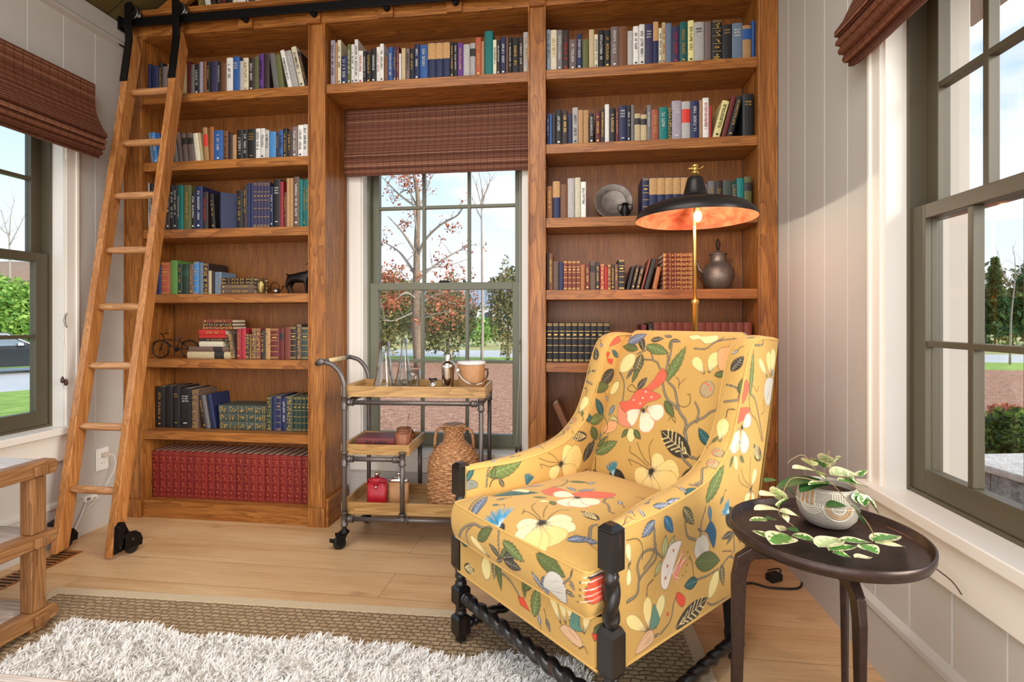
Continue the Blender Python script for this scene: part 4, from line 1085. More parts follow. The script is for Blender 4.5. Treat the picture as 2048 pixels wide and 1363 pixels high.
FAB = fabric_mat()
def sheet(name, parent, P, UV=None, cv=None, flip=False, closed=False):
    """P: (nu, nv, 3) array; UV in mm on a canvas."""
    nu, nv = P.shape[:2]; i, j = np.meshgrid(np.arange(nu if closed else nu - 1), np.arange(nv - 1), indexing='ij'); a = i * nv + j; b = ((i + 1) % nu) * nv + j
    F4 = np.stack([a, b, b + 1, a + 1], -1).reshape(-1, 4)
    if flip: F4 = F4[:, ::-1]
    me = bpy.data.meshes.new(name); me.from_pydata(P.reshape(-1, 3).tolist(), [], F4.tolist()); me.materials.append(FAB)
    col = np.ones((nu * nv, 4)); col[:, :3] = cv.sample(UV[..., 0].ravel(), UV[..., 1].ravel()) if cv is not None else LINC['gold']
    at_ = me.color_attributes.new('print', 'FLOAT_COLOR', 'POINT'); at_.data.foreach_set('color', col.astype(np.float32).ravel())
    me.polygons.foreach_set('use_smooth', [True] * len(me.polygons)); me.update()
    o = bpy.data.objects.new(name, me); COL.objects.link(o); o.parent = parent; return o
def plain_tube(name, parent, pts, r, loop=False):
    mb = MB().tube(pts, r, 8, 0, loop); o = mb.build(name, FAB, parent); me = o.data
    at_ = me.color_attributes.new('print', 'FLOAT_COLOR', 'POINT'); at_.data.foreach_set('color', np.tile(np.array([*(LINC['gold'] * 1.12), 1], np.float32), len(me.vertices))); return o

# ------------------------------------------------------------------ armchair
W_ = 0.657
e1 = Vector((0.624, -0.781)).normalized(); ang = math.atan2(e1.y, e1.x) + TH
fl = Vector((-0.174 * CT - 1.704 * ST, -0.174 * ST + 1.704 * CT)); ex, ey = Vector((math.cos(ang), math.sin(ang))), Vector((-math.sin(ang), math.cos(ang)))
OX, OY = W_ / 2, 0.33
cc = fl + ex * OX + ey * OY
ch = thing('armchair', 'mustard yellow floral print armchair with black barley twist legs', 'armchair', (cc.x, cc.y, 0.0), ang)
PRF = [(.001, .596), (.17, .598), (.31, .61), (.40, .625), (.48, .655), (.555, .718), (.60, .80), (.645, .92), (.672, .982), (.70, 1.017), (.735, 1.034), (.79, 1.037), (.888, 1.03)]
pp = np.array([(q.x, q.y) for q in bez([(a, b, 0) for a, b in PRF], 12)])
al = np.concatenate([[0], np.cumsum(np.hypot(*np.diff(pp, axis=0).T))])
def tk(d): u = np.clip(np.asarray(d) / 0.24, 0, 1); return 0.032 + 0.036 * u * u * (3 - 2 * u)
def top(n): s = np.linspace(0, al[-1], n); return s, np.interp(s, al, pp[:, 0]), np.interp(s, al, pp[:, 1])
def side_sheet(name, lx, outward, nu, nv, cv, b0=(0.001, 0.255), b1=(0.655, 0.25), zmin=None):
    s, td, tz = top(nu); k = (s / al[-1])[:, None] ** 1.0; v = np.linspace(0, 1, nv)[None, :]
    bd = b0[0] + (b1[0] - b0[0]) * k; bz = b0[1] + (b1[1] - b0[1]) * k
    D = bd + (td[:, None] - bd) * v; Z = bz + (tz[:, None] - bz) * v
    puff = outward * 0.004 * np.sin(PI * np.clip(v, 0, 1)) * np.sin(PI * np.clip(k, 0.02, .98))
    X_ = np.full_like(D, lx) if abs(lx - W_ / 2) > W_ / 2 - 0.01 else (tk(D) if lx < W_ / 2 else W_ - tk(D))
    P = np.stack([X_ + puff - OX, D - OY, Z], -1); UV = np.stack([D * 1000, Z * 1000], -1)
    return sheet(name, ch, P, UV, cv, flip=outward < 0)
TK = 0.068
cvRO = canvas('RO', 0, 920, 230, 1070, 14)
side_sheet('outer_side_panel', W_, 1, 440, 320, cvRO)
side_sheet('outer_side_panel', 0.0, -1, 110, 80, cvRO)
cvLI = canvas('LI', -20, 920, 380, 1070, 6)
side_sheet('inner_arm_panel', TK, 1, 420, 240, cvLI, (0.001, 0.40), (0.60, 0.40))
side_sheet('inner_arm_panel', W_ - TK, -1, 110, 60, cvLI, (0.001, 0.40), (0.60, 0.40))
cvES = canvas('ES', 0, int(al[-1] * 1000) + 10, -10, 90, 10)
for base, sg, nu in ((W_, -1, 440), (0.0, 1, 260)):
    s, td, tz = top(nu); v = np.linspace(0, 1, 27); dd, dz = np.gradient(td), np.gradient(tz); L = np.hypot(dd, dz); nd, nz_ = -dz / L, dd / L
    bul = 0.011 * np.sin(PI * v) ** 0.6
    P = np.stack([base + sg * tk(td)[:, None] * v[None, :] - OX, td[:, None] + nd[:, None] * bul - OY, tz[:, None] + nz_[:, None] * bul], -1)
    UV = np.stack(np.broadcast_arrays((s * 1000)[:, None], (v * 68)[None, :]), -1); sheet('arm_edge_strip', ch, P, UV, cvES, flip=sg > 0)
    for off in (0.0, TK):
        plain_tube('piping', ch, [(base + sg * (float(tk(a)) if off else 0.0) - OX, a - OY, b) for a, b in zip(td[::6], tz[::6])], 0.0034)
    bz = [(0.0245, 0.255 + (0.597 - 0.255) * i / 10) for i in range(11)]
    plain_tube('piping', ch, [(base - OX, a - OY, b) for a, b in bz], 0.0034); plain_tube('piping', ch, [(base - OX, a - OY, b) for a, b in ((0.026, .255), (.35, .252), (.655, .25))], 0.0034)
    # front end of the arm, behind the post
    P = np.array([[(base + sg * (.016 + .016 * q) - OX, 0.002 - OY, z) for z in np.linspace(0.255, 0.60, 30)] for q in np.linspace(0, 1, 12)]); sheet('arm_front', ch, P, np.stack([P[..., 0] * 1000 + 300, P[..., 2] * 1000], -1), None, flip=sg < 0)
# back: inner face, roll over the top, outer face
cvIB = canvas('IB', 40, 640, 420, 1130, 7)
pr = [(.545, .42), (.60, .56), (.66, .715), (.72, .87), (.765, .985), (.783, 1.025), (.80, 1.046), (.825, 1.056), (.855, 1.053), (.878, 1.040), (.886, 1.02), (.862, .93), (.822, .74), (.75, .50), (.652, .25)]
bp = np.array([(q.x, q.y) for q in bez([(a, b, 0) for a, b in pr], 34)]); bl_ = np.concatenate([[0], np.cumsum(np.hypot(*np.diff(bp, axis=0).T))])
nf = np.concatenate([np.linspace(0, 0.80, 320), np.linspace(0.81, bl_[-1], 60)])
bd, bz = np.interp(nf, bl_, bp[:, 0]), np.interp(nf, bl_, bp[:, 1])
lx = np.linspace(TK - 0.004, W_ - TK + 0.004, 230); x01 = (lx - lx[0]) / (lx[-1] - lx[0])
puff = 0.030 * (1 - np.abs(2 * x01 - 1) ** 3)[:, None] * np.clip(np.sin(PI * np.clip(nf / 0.68, 0, 1)), 0, 1)[None, :] ** 0.8
drop = 0.026 * np.clip(np.abs(2 * x01 - 1) * 1.0 - 0.86, 0, 1)[:, None] / 0.14 * np.clip((bz - 0.97) / 0.08, 0, 1)[None, :]
P = np.stack([np.broadcast_to(lx[:, None], puff.shape) - OX, bd[None, :] - puff * 0.93 - OY, bz[None, :] + puff * 0.36 - drop], -1)
# millimetres up the plane of the back, read at the height where the plane meets it
UV = np.stack([np.broadcast_to(lx[:, None] * 1000, puff.shape), np.broadcast_to(np.where(nf < 0.80, 420 + nf * 935, 1050 + (nf - .66) * 100)[None, :], puff.shape)], -1)
sheet('back_cushion', ch, P, UV, cvIB, flip=True)
# outer back corners between the wings
for a, b in ((0.0, TK), (W_ - TK, W_)):
    q = np.array([(.886, 1.028), (.862, .93), (.822, .74), (.75, .50), (.652, .25)]); P = np.array([[(x - OX, d - OY, z) for d, z in q] for x in (a, b)]); sheet('rear_strip', ch, P, None, None)
# seat cushion
zt, zb = 0.498, 0.392
def lxa(d): return np.interp(d, [-0.05, 0.030, 0.045, 0.6], [0.030, 0.030, 0.071, 0.071])
cvST = canvas('ST', 0, 660, -90, 600, 9)
dv = np.concatenate([np.linspace(-0.048, 0.56, 250)]); uu = np.linspace(0, 1, 250)
L0 = lxa(dv); fr = np.clip((dv + 0.048) / 0.03, 0, 1); L0 = L0 + 0.012 * (1 - np.sqrt(np.clip(1 - (1 - fr) ** 2, 0, 1)))
LX = L0[None, :] + (W_ - 2 * L0)[None, :] * uu[:, None]; D = np.broadcast_to(dv[None, :], LX.shape)
vv = np.clip((D + 0.048) / 0.608, 0, 1); cu = 1 - np.abs(2 * uu[:, None] - 1) ** 5; cv_ = 1 - np.abs(2 * vv - 1) ** 6
Z = zt + 0.042 * cu * cv_ ** 0.8
Dc = D - 0.008 * np.sin(PI * uu)[:, None] * (1 - vv)
P = np.stack([LX - OX, Dc - OY, Z], -1); seat = sheet('seat_cushion', ch, P, np.stack([LX * 1000, D * 1000], -1), cvST)
cvFB = canvas('FB', -60, 720, 250, 545, 7)
loop = [(0.071, 0.56), (0.071, 0.047), (0.036, 0.033), (0.030, 0.026), (0.030, -0.030)] + [(0.042 - 0.012 * math.cos(t), -0.036 - 0.012 * math.sin(t)) for t in np.linspace(0.2, 1.5, 5)]
lp = loop + [(W_ - a, b) for a, b in loop[::-1]]
q = np.array(lp); dl = np.concatenate([[0], np.cumsum(np.hypot(*np.diff(q, axis=0).T))]); ss = np.unique(np.concatenate([np.linspace(0, dl[-1], 560)]))
bx, by = np.interp(ss, dl, q[:, 0]), np.interp(ss, dl, q[:, 1])
tx, ty = np.gradient(bx), np.gradient(by); tl = np.hypot(tx, ty); ox_, oy_ = ty / tl, -tx / tl
vz = np.linspace(0, 1, 46); bul = 0.013 * np.sin(PI * vz) ** 0.7
front = by - 0.008 * np.clip(np.sin(PI * np.clip((bx - .03) / (W_ - .06), 0, 1)), 0, 1) * (by < 0.0)
P = np.stack([bx[:, None] - ox_[:, None] * -bul[None, :] - OX, front[:, None] + oy_[:, None] * bul[None, :] - OY, np.broadcast_to((zb + (zt - zb) * vz)[None, :], (len(ss), 46))], -1)
UV = np.stack([np.broadcast_to((bx + np.where(by > 0, by * np.sign(bx - W_ / 2), 0))[:, None] * 1000, P.shape[:2]), P[..., 2] * 1000], -1)
bo = sheet('cushion_border', ch, P, UV, cvFB, flip=False); bo.parent = seat
for z in (zt, zb): t_ = plain_tube('cushion_piping', ch, [(a - OX, b - OY, z) for a, b in zip(bx[::5], front[::5])], 0.0036); t_.parent = seat
P = np.array([[(x - OX, d - OY, zb) for d in (-0.03, 0.3, 0.56)] for x in (0.08, W_ - 0.08)]); bt = sheet('cushion_underside', ch, P, None, None, flip=True); bt.parent = seat
# front rail below the cushion, and the deck
uu = np.linspace(0, 1, 260); vz = np.linspace(0, 1, 56); LX = np.broadcast_to((0.018 + (W_ - 0.040) * uu)[:, None], (260, 56)); Zr = np.broadcast_to((0.262 + (0.386 - 0.262) * vz)[None, :], LX.shape)
Dr = -0.024 - 0.004 * np.sin(PI * uu)[:, None] * np.sin(PI * vz)[None, :] + 0.02 * np.clip(1 - np.minimum(uu, 1 - uu) / 0.03, 0, 1)[:, None] ** 2
sheet('front_rail', ch, np.stack([LX - OX, Dr - OY, Zr], -1), np.stack([LX * 1000, Zr * 1000], -1), cvFB)
plain_tube('piping', ch, [(0.018 - OX + (W_ - .04) * i / 20, -0.024 - OY, 0.2615) for i in range(21)], 0.0034)
DUST = plain('black_dust_cover', (30, 28, 28), 0.9)
MB().box(0.024 - OX, -0.012 - OY, 0.264, W_ - 0.024 - OX, 0.64 - OY, 0.268).build('dust_cover', DUST, ch)
MB().box(0.071 - OX, 0.03 - OY, 0.30, W_ - 0.071 - OX, 0.60 - OY, 0.388).build('seat_deck', FAB, ch)
def ebony():
    n = NT('rubbed_black_wood'); v = n.coords((1, 1, 0.25)); f = n.noise(v, 28, 4, 0.6, 1.0)
    n.l(n.ramp(f, [(0.60, rgb(24, 22, 22)), (0.74, rgb(74, 42, 26))]), n.p.inputs['Base Color']); n.set(Roughness=0.32, Coat_Weight=0.3); return n.m
EB = ebony()
def sq(mb, c, hw, z0, z1, chz=0.008):
    cx, cy = c[0] - OX, c[1] - OY; rows = []
    for k, z in ((.72, z0), (1, z0 + chz), (1, z1 - chz), (.72, z1)): rows.append([(cx + sx * hw * k, cy + sy * hw * k, z) for sx, sy in ((-1, -1), (1, -1), (1, 1), (-1, 1))])
    mb.rings(rows, smooth=False)
def turned(mb, c, prof): mb.lathe([(r, z) for z, r in prof], 20, (c[0] - OX, c[1] - OY, 0))
def twist(mb, p0, p1, r, pitch, n=26, ends=0.03, amp=0.30, starts=2):
    """Barley twist bar between two points with ring turnings at both ends."""
    p0, p1 = Vector(p0), Vector(p1); L = (p1 - p0).length; d = (p1 - p0) / L; a = d.cross(Vector((0, 0, 1)) if abs(d.z) < .9 else Vector((1, 0, 0))).normalized(); b = d.cross(a); rows = []
    k = max(24, int(L / pitch * 14))
    for i in range(k + 1):
        t = i / k; s = t * L; e = min(s, L - s); row = []
        if e < ends: rr = r * (0.78 + 0.26 * math.sin(e / ends * 3 * PI) ** 2); f = 0
        else: rr = r; f = min(1, (e - ends) / 0.012)
        for j in range(n):
            th = 2 * PI * j / n; w = abs(math.sin((th * starts / 2) - s / pitch * PI)) if starts == 2 else 0
            q = rr * (1 - f * amp * (1 - w) + f * 0.10 * w); row.append(p0 + d * s + a * (math.cos(th) * q) + b * (math.sin(th) * q))
        rows.append(row)
    mb.rings(rows)
for c in ((0, 0), (W_, 0)):
    m = MB(); sq(m, c, 0.0225, 0.505, 0.604, 0.004); cx, cy = c[0] - OX, c[1] - OY
    m.rings([[(cx + sx * h, cy + sy * h, z) for sx, sy in ((-1, -1), (1, -1), (1, 1), (-1, 1))] for h, z in ((.0225, .602), (.0225, .606), (.012, .6165))], smooth=False)
    twist(m, (cx, cy, 0.368), (cx, cy, 0.507), 0.0205, 0.07, ends=0.014); sq(m, c, 0.024, 0.254, 0.372, 0.014)
    turned(m, c, [(.196, .017), (.202, .02), (.210, .020), (.214, .016), (.222, .0165), (.228, .0205), (.236, .0205), (.242, .0165), (.25, .02), (.256, .017)])
    sq(m, c, 0.0235, 0.132, 0.198); turned(m, c, [(.098, .017), (.104, .0195), (.112, .0195), (.116, .015), (.122, .0185), (.132, .0185), (.136, .016)])
    sq(m, c, 0.024, 0.028, 0.1); turned(m, c, [(.0122, .014), (.015, .0175), (.022, .0185), (.026, .015), (.03, .017)])
    m.build('front_leg', EB, ch)
for c, t in (((0.032, 0.62), -1), ((W_ - 0.032, 0.62), 1)):
    m = MB(); rows = [[(c[0] + sx * h - OX, c[1] + sy * h + o - OY, z) for sx, sy in ((-1, -1), (1, -1), (1, 1), (-1, 1))] for z, h, o in ((0, .017, .035), (.045, .020, .03), (.05, .0225, .028), (.10, .0225, .02), (.105, .020, .018), (.262, .022, .0))]
    m.rings(rows, smooth=False).build('rear_leg', EB, ch, 0.002)
m = MB(); twist(m, (0.022 - OX, -OY, 0.165), (W_ - 0.022 - OX, -OY, 0.165), 0.021, 0.055, ends=0.045); m.build('stretcher', EB, ch)
for c in (0.008, W_ - 0.008):
    s_ = 1 if c > .3 else -1
    m = MB(); twist(m, (c - OX, 0.022 - OY, 0.066), (c - s_ * 0.022 - OX, 0.622 - OY, 0.07), 0.018, 0.055, ends=0.06); m.build('stretcher', EB, ch)
# ------------------------------------------------------------------ woven shades
def weave_mat():
    n = NT('woven_wood_shade'); tc = n.n('ShaderNodeTexCoord'); s = n.n('ShaderNodeSeparateXYZ'); n.l(tc.outputs['UV'], s.inputs[0])
    w = n.n('ShaderNodeTexWhiteNoise', noise_dimensions='1D'); n.l(n.math('FLOOR', n.math('MULTIPLY', s.outputs[1], 230.0)), w.inputs['W'])
    c = n.ramp(w.outputs[0], [(0.0, rgb(98, 52, 36)), (0.5, rgb(138, 84, 60)), (0.85, rgb(164, 108, 80)), (1.0, rgb(214, 160, 126))])
    f = n.noise(n.coords((8, 8, 8), kind='UV'), 5, 3); c = n.mix(n.math('MULTIPLY', f, 0.35), c, rgb(104, 60, 46))
    th = n.math('LESS_THAN', n.math('FRACT', n.math('MULTIPLY', s.outputs[0], 27.0)), 0.055); c = n.mix(th, c, rgb(84, 36, 22))
    n.l(c, n.p.inputs['Base Color']); n.set(Roughness=0.6)
    tr = n.n('ShaderNodeBsdfTranslucent'); n.l(c, tr.inputs[0]); mx = n.n('ShaderNodeMixShader'); mx.inputs[0].default_value = 0.3
    n.l(n.p.outputs[0], mx.inputs[1]); n.l(tr.outputs[0], mx.inputs[2]); n.l(mx.outputs[0], n.out.inputs[0])
    hb = n.math('ADD', n.math('PINGPONG', n.math('MULTIPLY', s.outputs[1], 460.0), 1.0), n.math('MULTIPLY', th, 2.0)); n.bump(hb, 0.5, 0.002); return n.m
WEAVE = weave_mat()
def shade(axis, face, inw, a0, a1, zt, zb, off, k, label):
    t = thing('woven_shade', label, 'window shade', (0, 0, 0))
    pr = [(off, zt), (off, zb + .27), (off + .012 * k, zb + .215), (off + .05 * k, zb + .15), (off + .082 * k, zb + .115), (off + .084 * k, zb + .10), (off + .066 * k, zb + .096), (off + .078 * k, zb + .08), (off + .080 * k, zb + .07), (off + .060 * k, zb + .066), (off + .070 * k, zb + .05),
          (off + .066 * k, zb + .040), (off + .046 * k, zb + .038), (off + .054 * k, zb + .022), (off + .046 * k, zb + .012), (off + .028 * k, zb + .012), (off + .030 * k, zb), (off + .01, zb), (off - .008, zb + .01)]
    n = 30; rows = []; arc = [0]
    for p, q in zip(pr, pr[1:]): arc.append(arc[-1] + math.hypot(q[0] - p[0], q[1] - p[1]))
    rr = random.Random(int(a0 * 100)); wob = [rr.uniform(-.0015, .0015) for _ in range(n + 1)]
    me_v, uv = [], []
    for i in range(n + 1):
        a = a0 + (a1 - a0) * i / n
        for (o_, z), s in zip(pr, arc):
            c = face + inw * (o_ + wob[i] * (s > .1)); me_v.append((c, a, z) if axis == 'X' else (a, c, z)); uv.append((a, s))
    m = MB(); L = len(pr); m.add(me_v, [(i * L + j, (i + 1) * L + j, (i + 1) * L + j + 1, i * L + j + 1) for i in range(n) for j in range(L - 1)])
    o = m.build('slatted_panel', WEAVE, t); ul = o.data.uv_layers.new(name='uv')
    for lp in o.data.loops: ul.data[lp.index].uv = uv[lp.vertex_index]
    sd = o.modifiers.new('thick', 'SOLIDIFY'); sd.thickness = 0.003; sd.offset = 0
    h = MB(); c0, c1 = sorted((face + inw * 0.006, face + inw * (off - .004)))
    if axis == 'X': h.box(c0, a0, zt - .03, c1, a1, zt + .004)
    else: h.box(a0, c0, zt - .03, a1, c1, zt + .004)
    h.build('head_rail', plain('shade_rail_brown', (96, 56, 40), 0.6), t); return t
shade('X', XL, 1, 0.60, 2.262, 2.300, 1.925, 0.085, 0.85, 'brown woven shade on the wall window behind the ladder')
shade('Y', YW, -1, NX0 + 0.014, NX1 - 0.012, 2.296, 1.918, 0.04, 0.35, 'brown woven shade hung inside the bookcase window niche')
shade('X', XR, -1, 0.10, 1.785, 2.300, 1.940, 0.030, 0.8, 'brown woven shade with stepped folds above side table window')
CORD = plain('pale_cord', (214, 204, 188), 0.7); TASS = plain('dark_wood_tassel', (74, 46, 36), 0.4); CLEAT = plain('nickel_cleat', (150, 140, 130), 0.3, 0.8)
def cordset(P, X0, label, nrm):
    """Two strands falling from the shade with turned tassels, and a cleat on the casing."""
    t = thing('shade_cord', label, 'cord', (0, 0, 0)); top_, mid, e1_, e2_ = P
    for e in (e1_, e2_):
        MB().tube(bez([top_, mid, (mid + e) / 2, e], 6), 0.0012, 6).build('strand', CORD, t)
        MB().lathe([(0.001, 0.0), (0.004, -0.004), (0.008, -0.014), (0.0085, -0.024), (0.006, -0.032), (0.001, -0.034)], 12, tuple(e)).build('tassel', TASS, t)
    c = mid + nrm * 0.001
    MB().tube([c + Vector((0, 0, .035)) + nrm * .012, c + Vector((0, 0, .022)) + nrm * .004, c, c + Vector((0, 0, -.022)) + nrm * .004, c + Vector((0, 0, -.035)) + nrm * .012], [.003, .004, .005, .004, .003], 8).build('cleat', CLEAT, t)
cordset([onX(131, 318, XL + .03), onX(129, 640, XL + .028), onX(125, 752, XL + .03), onX(132, 757, XL + .03)], 0, 'thin pale cord with dark tassels beside the lawn window', Vector((1, 0, 0)))
cordset([onY(1040, 345, YW - .03), onY(1040, 690, YW - .028), onY(1033, 892, YW - .03), onY(1041, 891, YW - .034)], 0, 'thin pale cord with dark tassels beside the niche window', Vector((0, -1, 0)))

# ------------------------------------------------------------------ floor lamp
BRASS = plain('brushed_brass', (226, 184, 104), 0.28, 0.9)
lb = at(1390, 640, 2.06); lp_ = thing('floor_lamp', 'brass floor lamp with wide black dome shade glowing copper inside', 'lamp', (lb.x, lb.y, 0))
MB().lathe([(.02, .016), (.125, .014), (.132, .009), (.132, .0), (.001, .0)], 40, caps=(False, False)).build('base', BRASS, lp_)
MB().lathe([(.0125, .0155), (.0125, 1.165), (.016, 1.168), (.016, 1.182), (.007, 1.186)], 20).build('lower_pole', BRASS, lp_)
MB().tube([(0, 0, 1.184), (-.001, 0, 1.40), (-.004, 0, 1.60)], 0.0062, 14).build('upper_pole', BRASS, lp_)
SHB = plain('black_lamp_shade', (38, 34, 33), 0.38, 0.3)
def copper():
    n = NT('copper_leaf'); f = n.noise(n.coords((1, 1, 2)), 14, 5, 0.6, 0.8); n.l(n.ramp(f, [(0.35, rgb(214, 92, 62)), (0.65, rgb(238, 150, 104))]), n.p.inputs['Base Color']); n.set(Roughness=0.5, Metallic=0.0); return n.m
so_ = [(.238, 1.512), (.2385, 1.518), (.232, 1.535), (.212, 1.556), (.18, 1.572), (.13, 1.587), (.085, 1.597), (.056, 1.604), (.046, 1.618), (.040, 1.645), (.034, 1.668), (.030, 1.683), (.024, 1.688), (.012, 1.690)]
sh = MB().lathe(so_, 64, caps=(False, False)).build('lamp_shade', SHB, lp_)
MB().lathe([(.2375, 1.5125), (.228, 1.533), (.208, 1.552), (.176, 1.567), (.126, 1.581), (.082, 1.590), (.03, 1.594)], 64, caps=(False, False)).build('shade_lining', copper(), sh)
f = MB().lathe([(.012, 1.69), (.012, 1.70), (.018, 1.702), (.018, 1.708), (.010, 1.711), (.010, 1.728), (.014, 1.73), (.014, 1.738), (.004, 1.742), (.001, 1.75)], 16)
f.tube([(-.028, 0, 1.724), (.022, 0, 1.722)], .0035, 8).tube([(.022, 0, 1.722), (.034, -.004, 1.732)], .0025, 8); f.build('finial', BRASS, lp_)
sk_ = MB().lathe([(.018, 1.592), (.018, 1.56), (.015, 1.552), (.001, 1.551)], 16, (0, -.045, 0)).build('bulb_socket', BRASS, lp_)
BG = NT('clear_bulb_glass'); _t = BG.n('ShaderNodeBsdfTransparent'); _g = BG.n('ShaderNodeBsdfGlossy'); _g.inputs['Roughness'].default_value = .05; _l = BG.n('ShaderNodeLayerWeight'); _l.inputs[0].default_value = .4; _m = BG.n('ShaderNodeMixShader')
BG.l(BG.math('MULTIPLY', _l.outputs['Facing'], .6), _m.inputs[0]); BG.l(_t.outputs[0], _m.inputs[1]); BG.l(_g.outputs[0], _m.inputs[2]); BG.l(_m.outputs[0], BG.out.inputs[0]); BG.t.nodes.remove(BG.p)
bu = MB().lathe([(.012, 1.553), (.016, 1.546), (.027, 1.534), (.033, 1.518), (.033, 1.507), (.027, 1.492), (.015, 1.482), (.001, 1.479)], 24, (0, -.045, 0)).build('bulb', BG.m, lp_)
FIL = plain('glowing_filament', (255, 214, 150), .5, emit=1.0); _p = FIL.node_tree.nodes['Principled BSDF']; _p.inputs['Emission Color'].default_value = rgb(255, 190, 110); _p.inputs['Emission Strength'].default_value = 14.0
MB().ball((0, -.045, 1.518), .0165, 14, 0, 1.3).build('filament', FIL, bu)

# ------------------------------------------------------------------ side table and plant
IRON = plain('bronzed_iron', (66, 50, 44), 0.32, 0.5, var=0.22, vs=60)
def rc(x, y): return Vector((x * CT - y * ST, x * ST + y * CT, 0))
tp_ = rc(.724, 1.16); st = thing('side_table', 'round dark bronze tray side table carrying the potted plant', 'table', (tp_.x, tp_.y, 0), TH)
MB().lathe([(.001, .588), (.188, .588), (.198, .592), (.202, .602), (.2025, .617), (.1995, .6185), (.1965, .616), (.194, .603), (.188, .5985), (.001, .5985)], 72, caps=(False, False)).build('tray_top', IRON, st)
MB().lathe([(.03, .535), (.034, .54), (.034, .5875)], 24).build('hub', IRON, st)
for a, r in ((172, .185), (261, .152), (42, .155)):
    u = Vector((math.cos(math.radians(a)), math.sin(math.radians(a)), 0)); s = u.cross(Vector((0, 0, 1))); rows = []
    path = [(.02, .558, .022, .012), (.5 * r, .556, .020, .012), (.86 * r, .552, .019, .014), (.97 * r, .535, .017, .017), (1.02 * r, .49, .015, .0165), (1.03 * r, .35, .012, .014), (1.05 * r, .15, .010, .012), (1.07 * r, .0138 if a == 172 else .0005, .0085, .010)]
    for i, (q, z, hw, ht) in enumerate(path):
        a_, b_ = path[max(0, i - 1)], path[min(len(path) - 1, i + 1)]; d = (u * (b_[0] - a_[0]) + Vector((0, 0, b_[1] - a_[1]))).normalized(); nn = d.cross(s).normalized(); c = u * q + Vector((0, 0, z))
        if i == len(path) - 1: nn = u
        rows.append([c + s * (hw * x * .55) + nn * (ht * y) for x, y in ((-1, -1), (1, -1), (1, 1), (-1, 1))])
    MB().rings(rows, smooth=False).build('leg', IRON, st, 0.003)
pc = onZ(1655, 1047, .5995); POTC = plain('speckled_stoneware', (176, 164, 150), 0.6, var=0.2, vs=300); PO = plain('ochre_glaze', (206, 146, 84), 0.55); PW = plain('cream_slip_line', (236, 226, 204), 0.6)
pl = thing('potted_plant', 'variegated trailing plant in a patterned stoneware pot on the side table', 'plant', (pc.x, pc.y, .5995))
prp = [(.001, .0), (.034, .0), (.046, .005), (.060, .022), (.067, .045), (.0665, .068), (.0625, .088), (.060, .098), (.0575, .099), (.056, .092), (.060, .06), (.001, .06)]
pot = MB().lathe(prp, 48, caps=(False, False)).build('pot', POTC, pl)
def pr_at(z): return np.interp(z, [p[1] for p in prp[1:8]], [p[0] for p in prp[1:8]])
def on_pot(th, z, e=.0006): r = pr_at(z) + e; return Vector((r * math.cos(th), r * math.sin(th), z))
cam_th = math.atan2(-pc.y, -pc.x)
def pot_arc(c, rad, a0, a1, mat, w=.0011, nm='painted_line'):
    MB().tube([on_pot(cam_th + c[0] + rad / .066 * math.cos(a), c[1] + rad * math.sin(a)) for a in np.linspace(a0, a1, 18)], w, 6, flat=1.0).build(nm, mat, pot)
for r_ in (.014, .020, .026, .032): pot_arc((.35, .062), r_, PI, 2 * PI, PO if r_ in (.020, .026) else PW)
for r_ in (.012, .017, .022, .027): pot_arc((-.55, .066), r_, PI, 2 * PI, PW)
for i in range(7): MB().tube([on_pot(cam_th - .95 + i * .09, z) for z in np.linspace(.060, .092, 6)], .0016 if i % 2 else .0008, 6).build('painted_line', PO if i % 2 else PW, pot)
for i in range(6): MB().tube([on_pot(cam_th + .15 + i * .08, z) for z in np.linspace(.066, .092, 6)], .0008, 6).build('painted_line', PW, pot)
for z in (.058, .093): MB().tube([on_pot(cam_th + a, z) for a in np.linspace(-1.5, 1.5, 30)], .0009, 6).build('painted_line', PW, pot)
MB().lathe([(.001, .084), (.057, .082)], 24, caps=(False, False)).build('soil', plain('potting_soil', (64, 46, 34), 0.95, var=.4, vs=150, bump=.6), pl)
LG = plain('leaf_green', (84, 136, 60), 0.4, var=.25, vs=60, spec=.4); LD = plain('leaf_dark_green', (58, 100, 48), 0.4, var=.2, vs=50); LCm = plain('leaf_cream', (232, 222, 178), 0.45, var=.06, vs=60); LP = plain('pale_green_leaf', (182, 198, 140), 0.42, var=.15, vs=70); STM = plain('plant_stem', (146, 118, 84), 0.6)
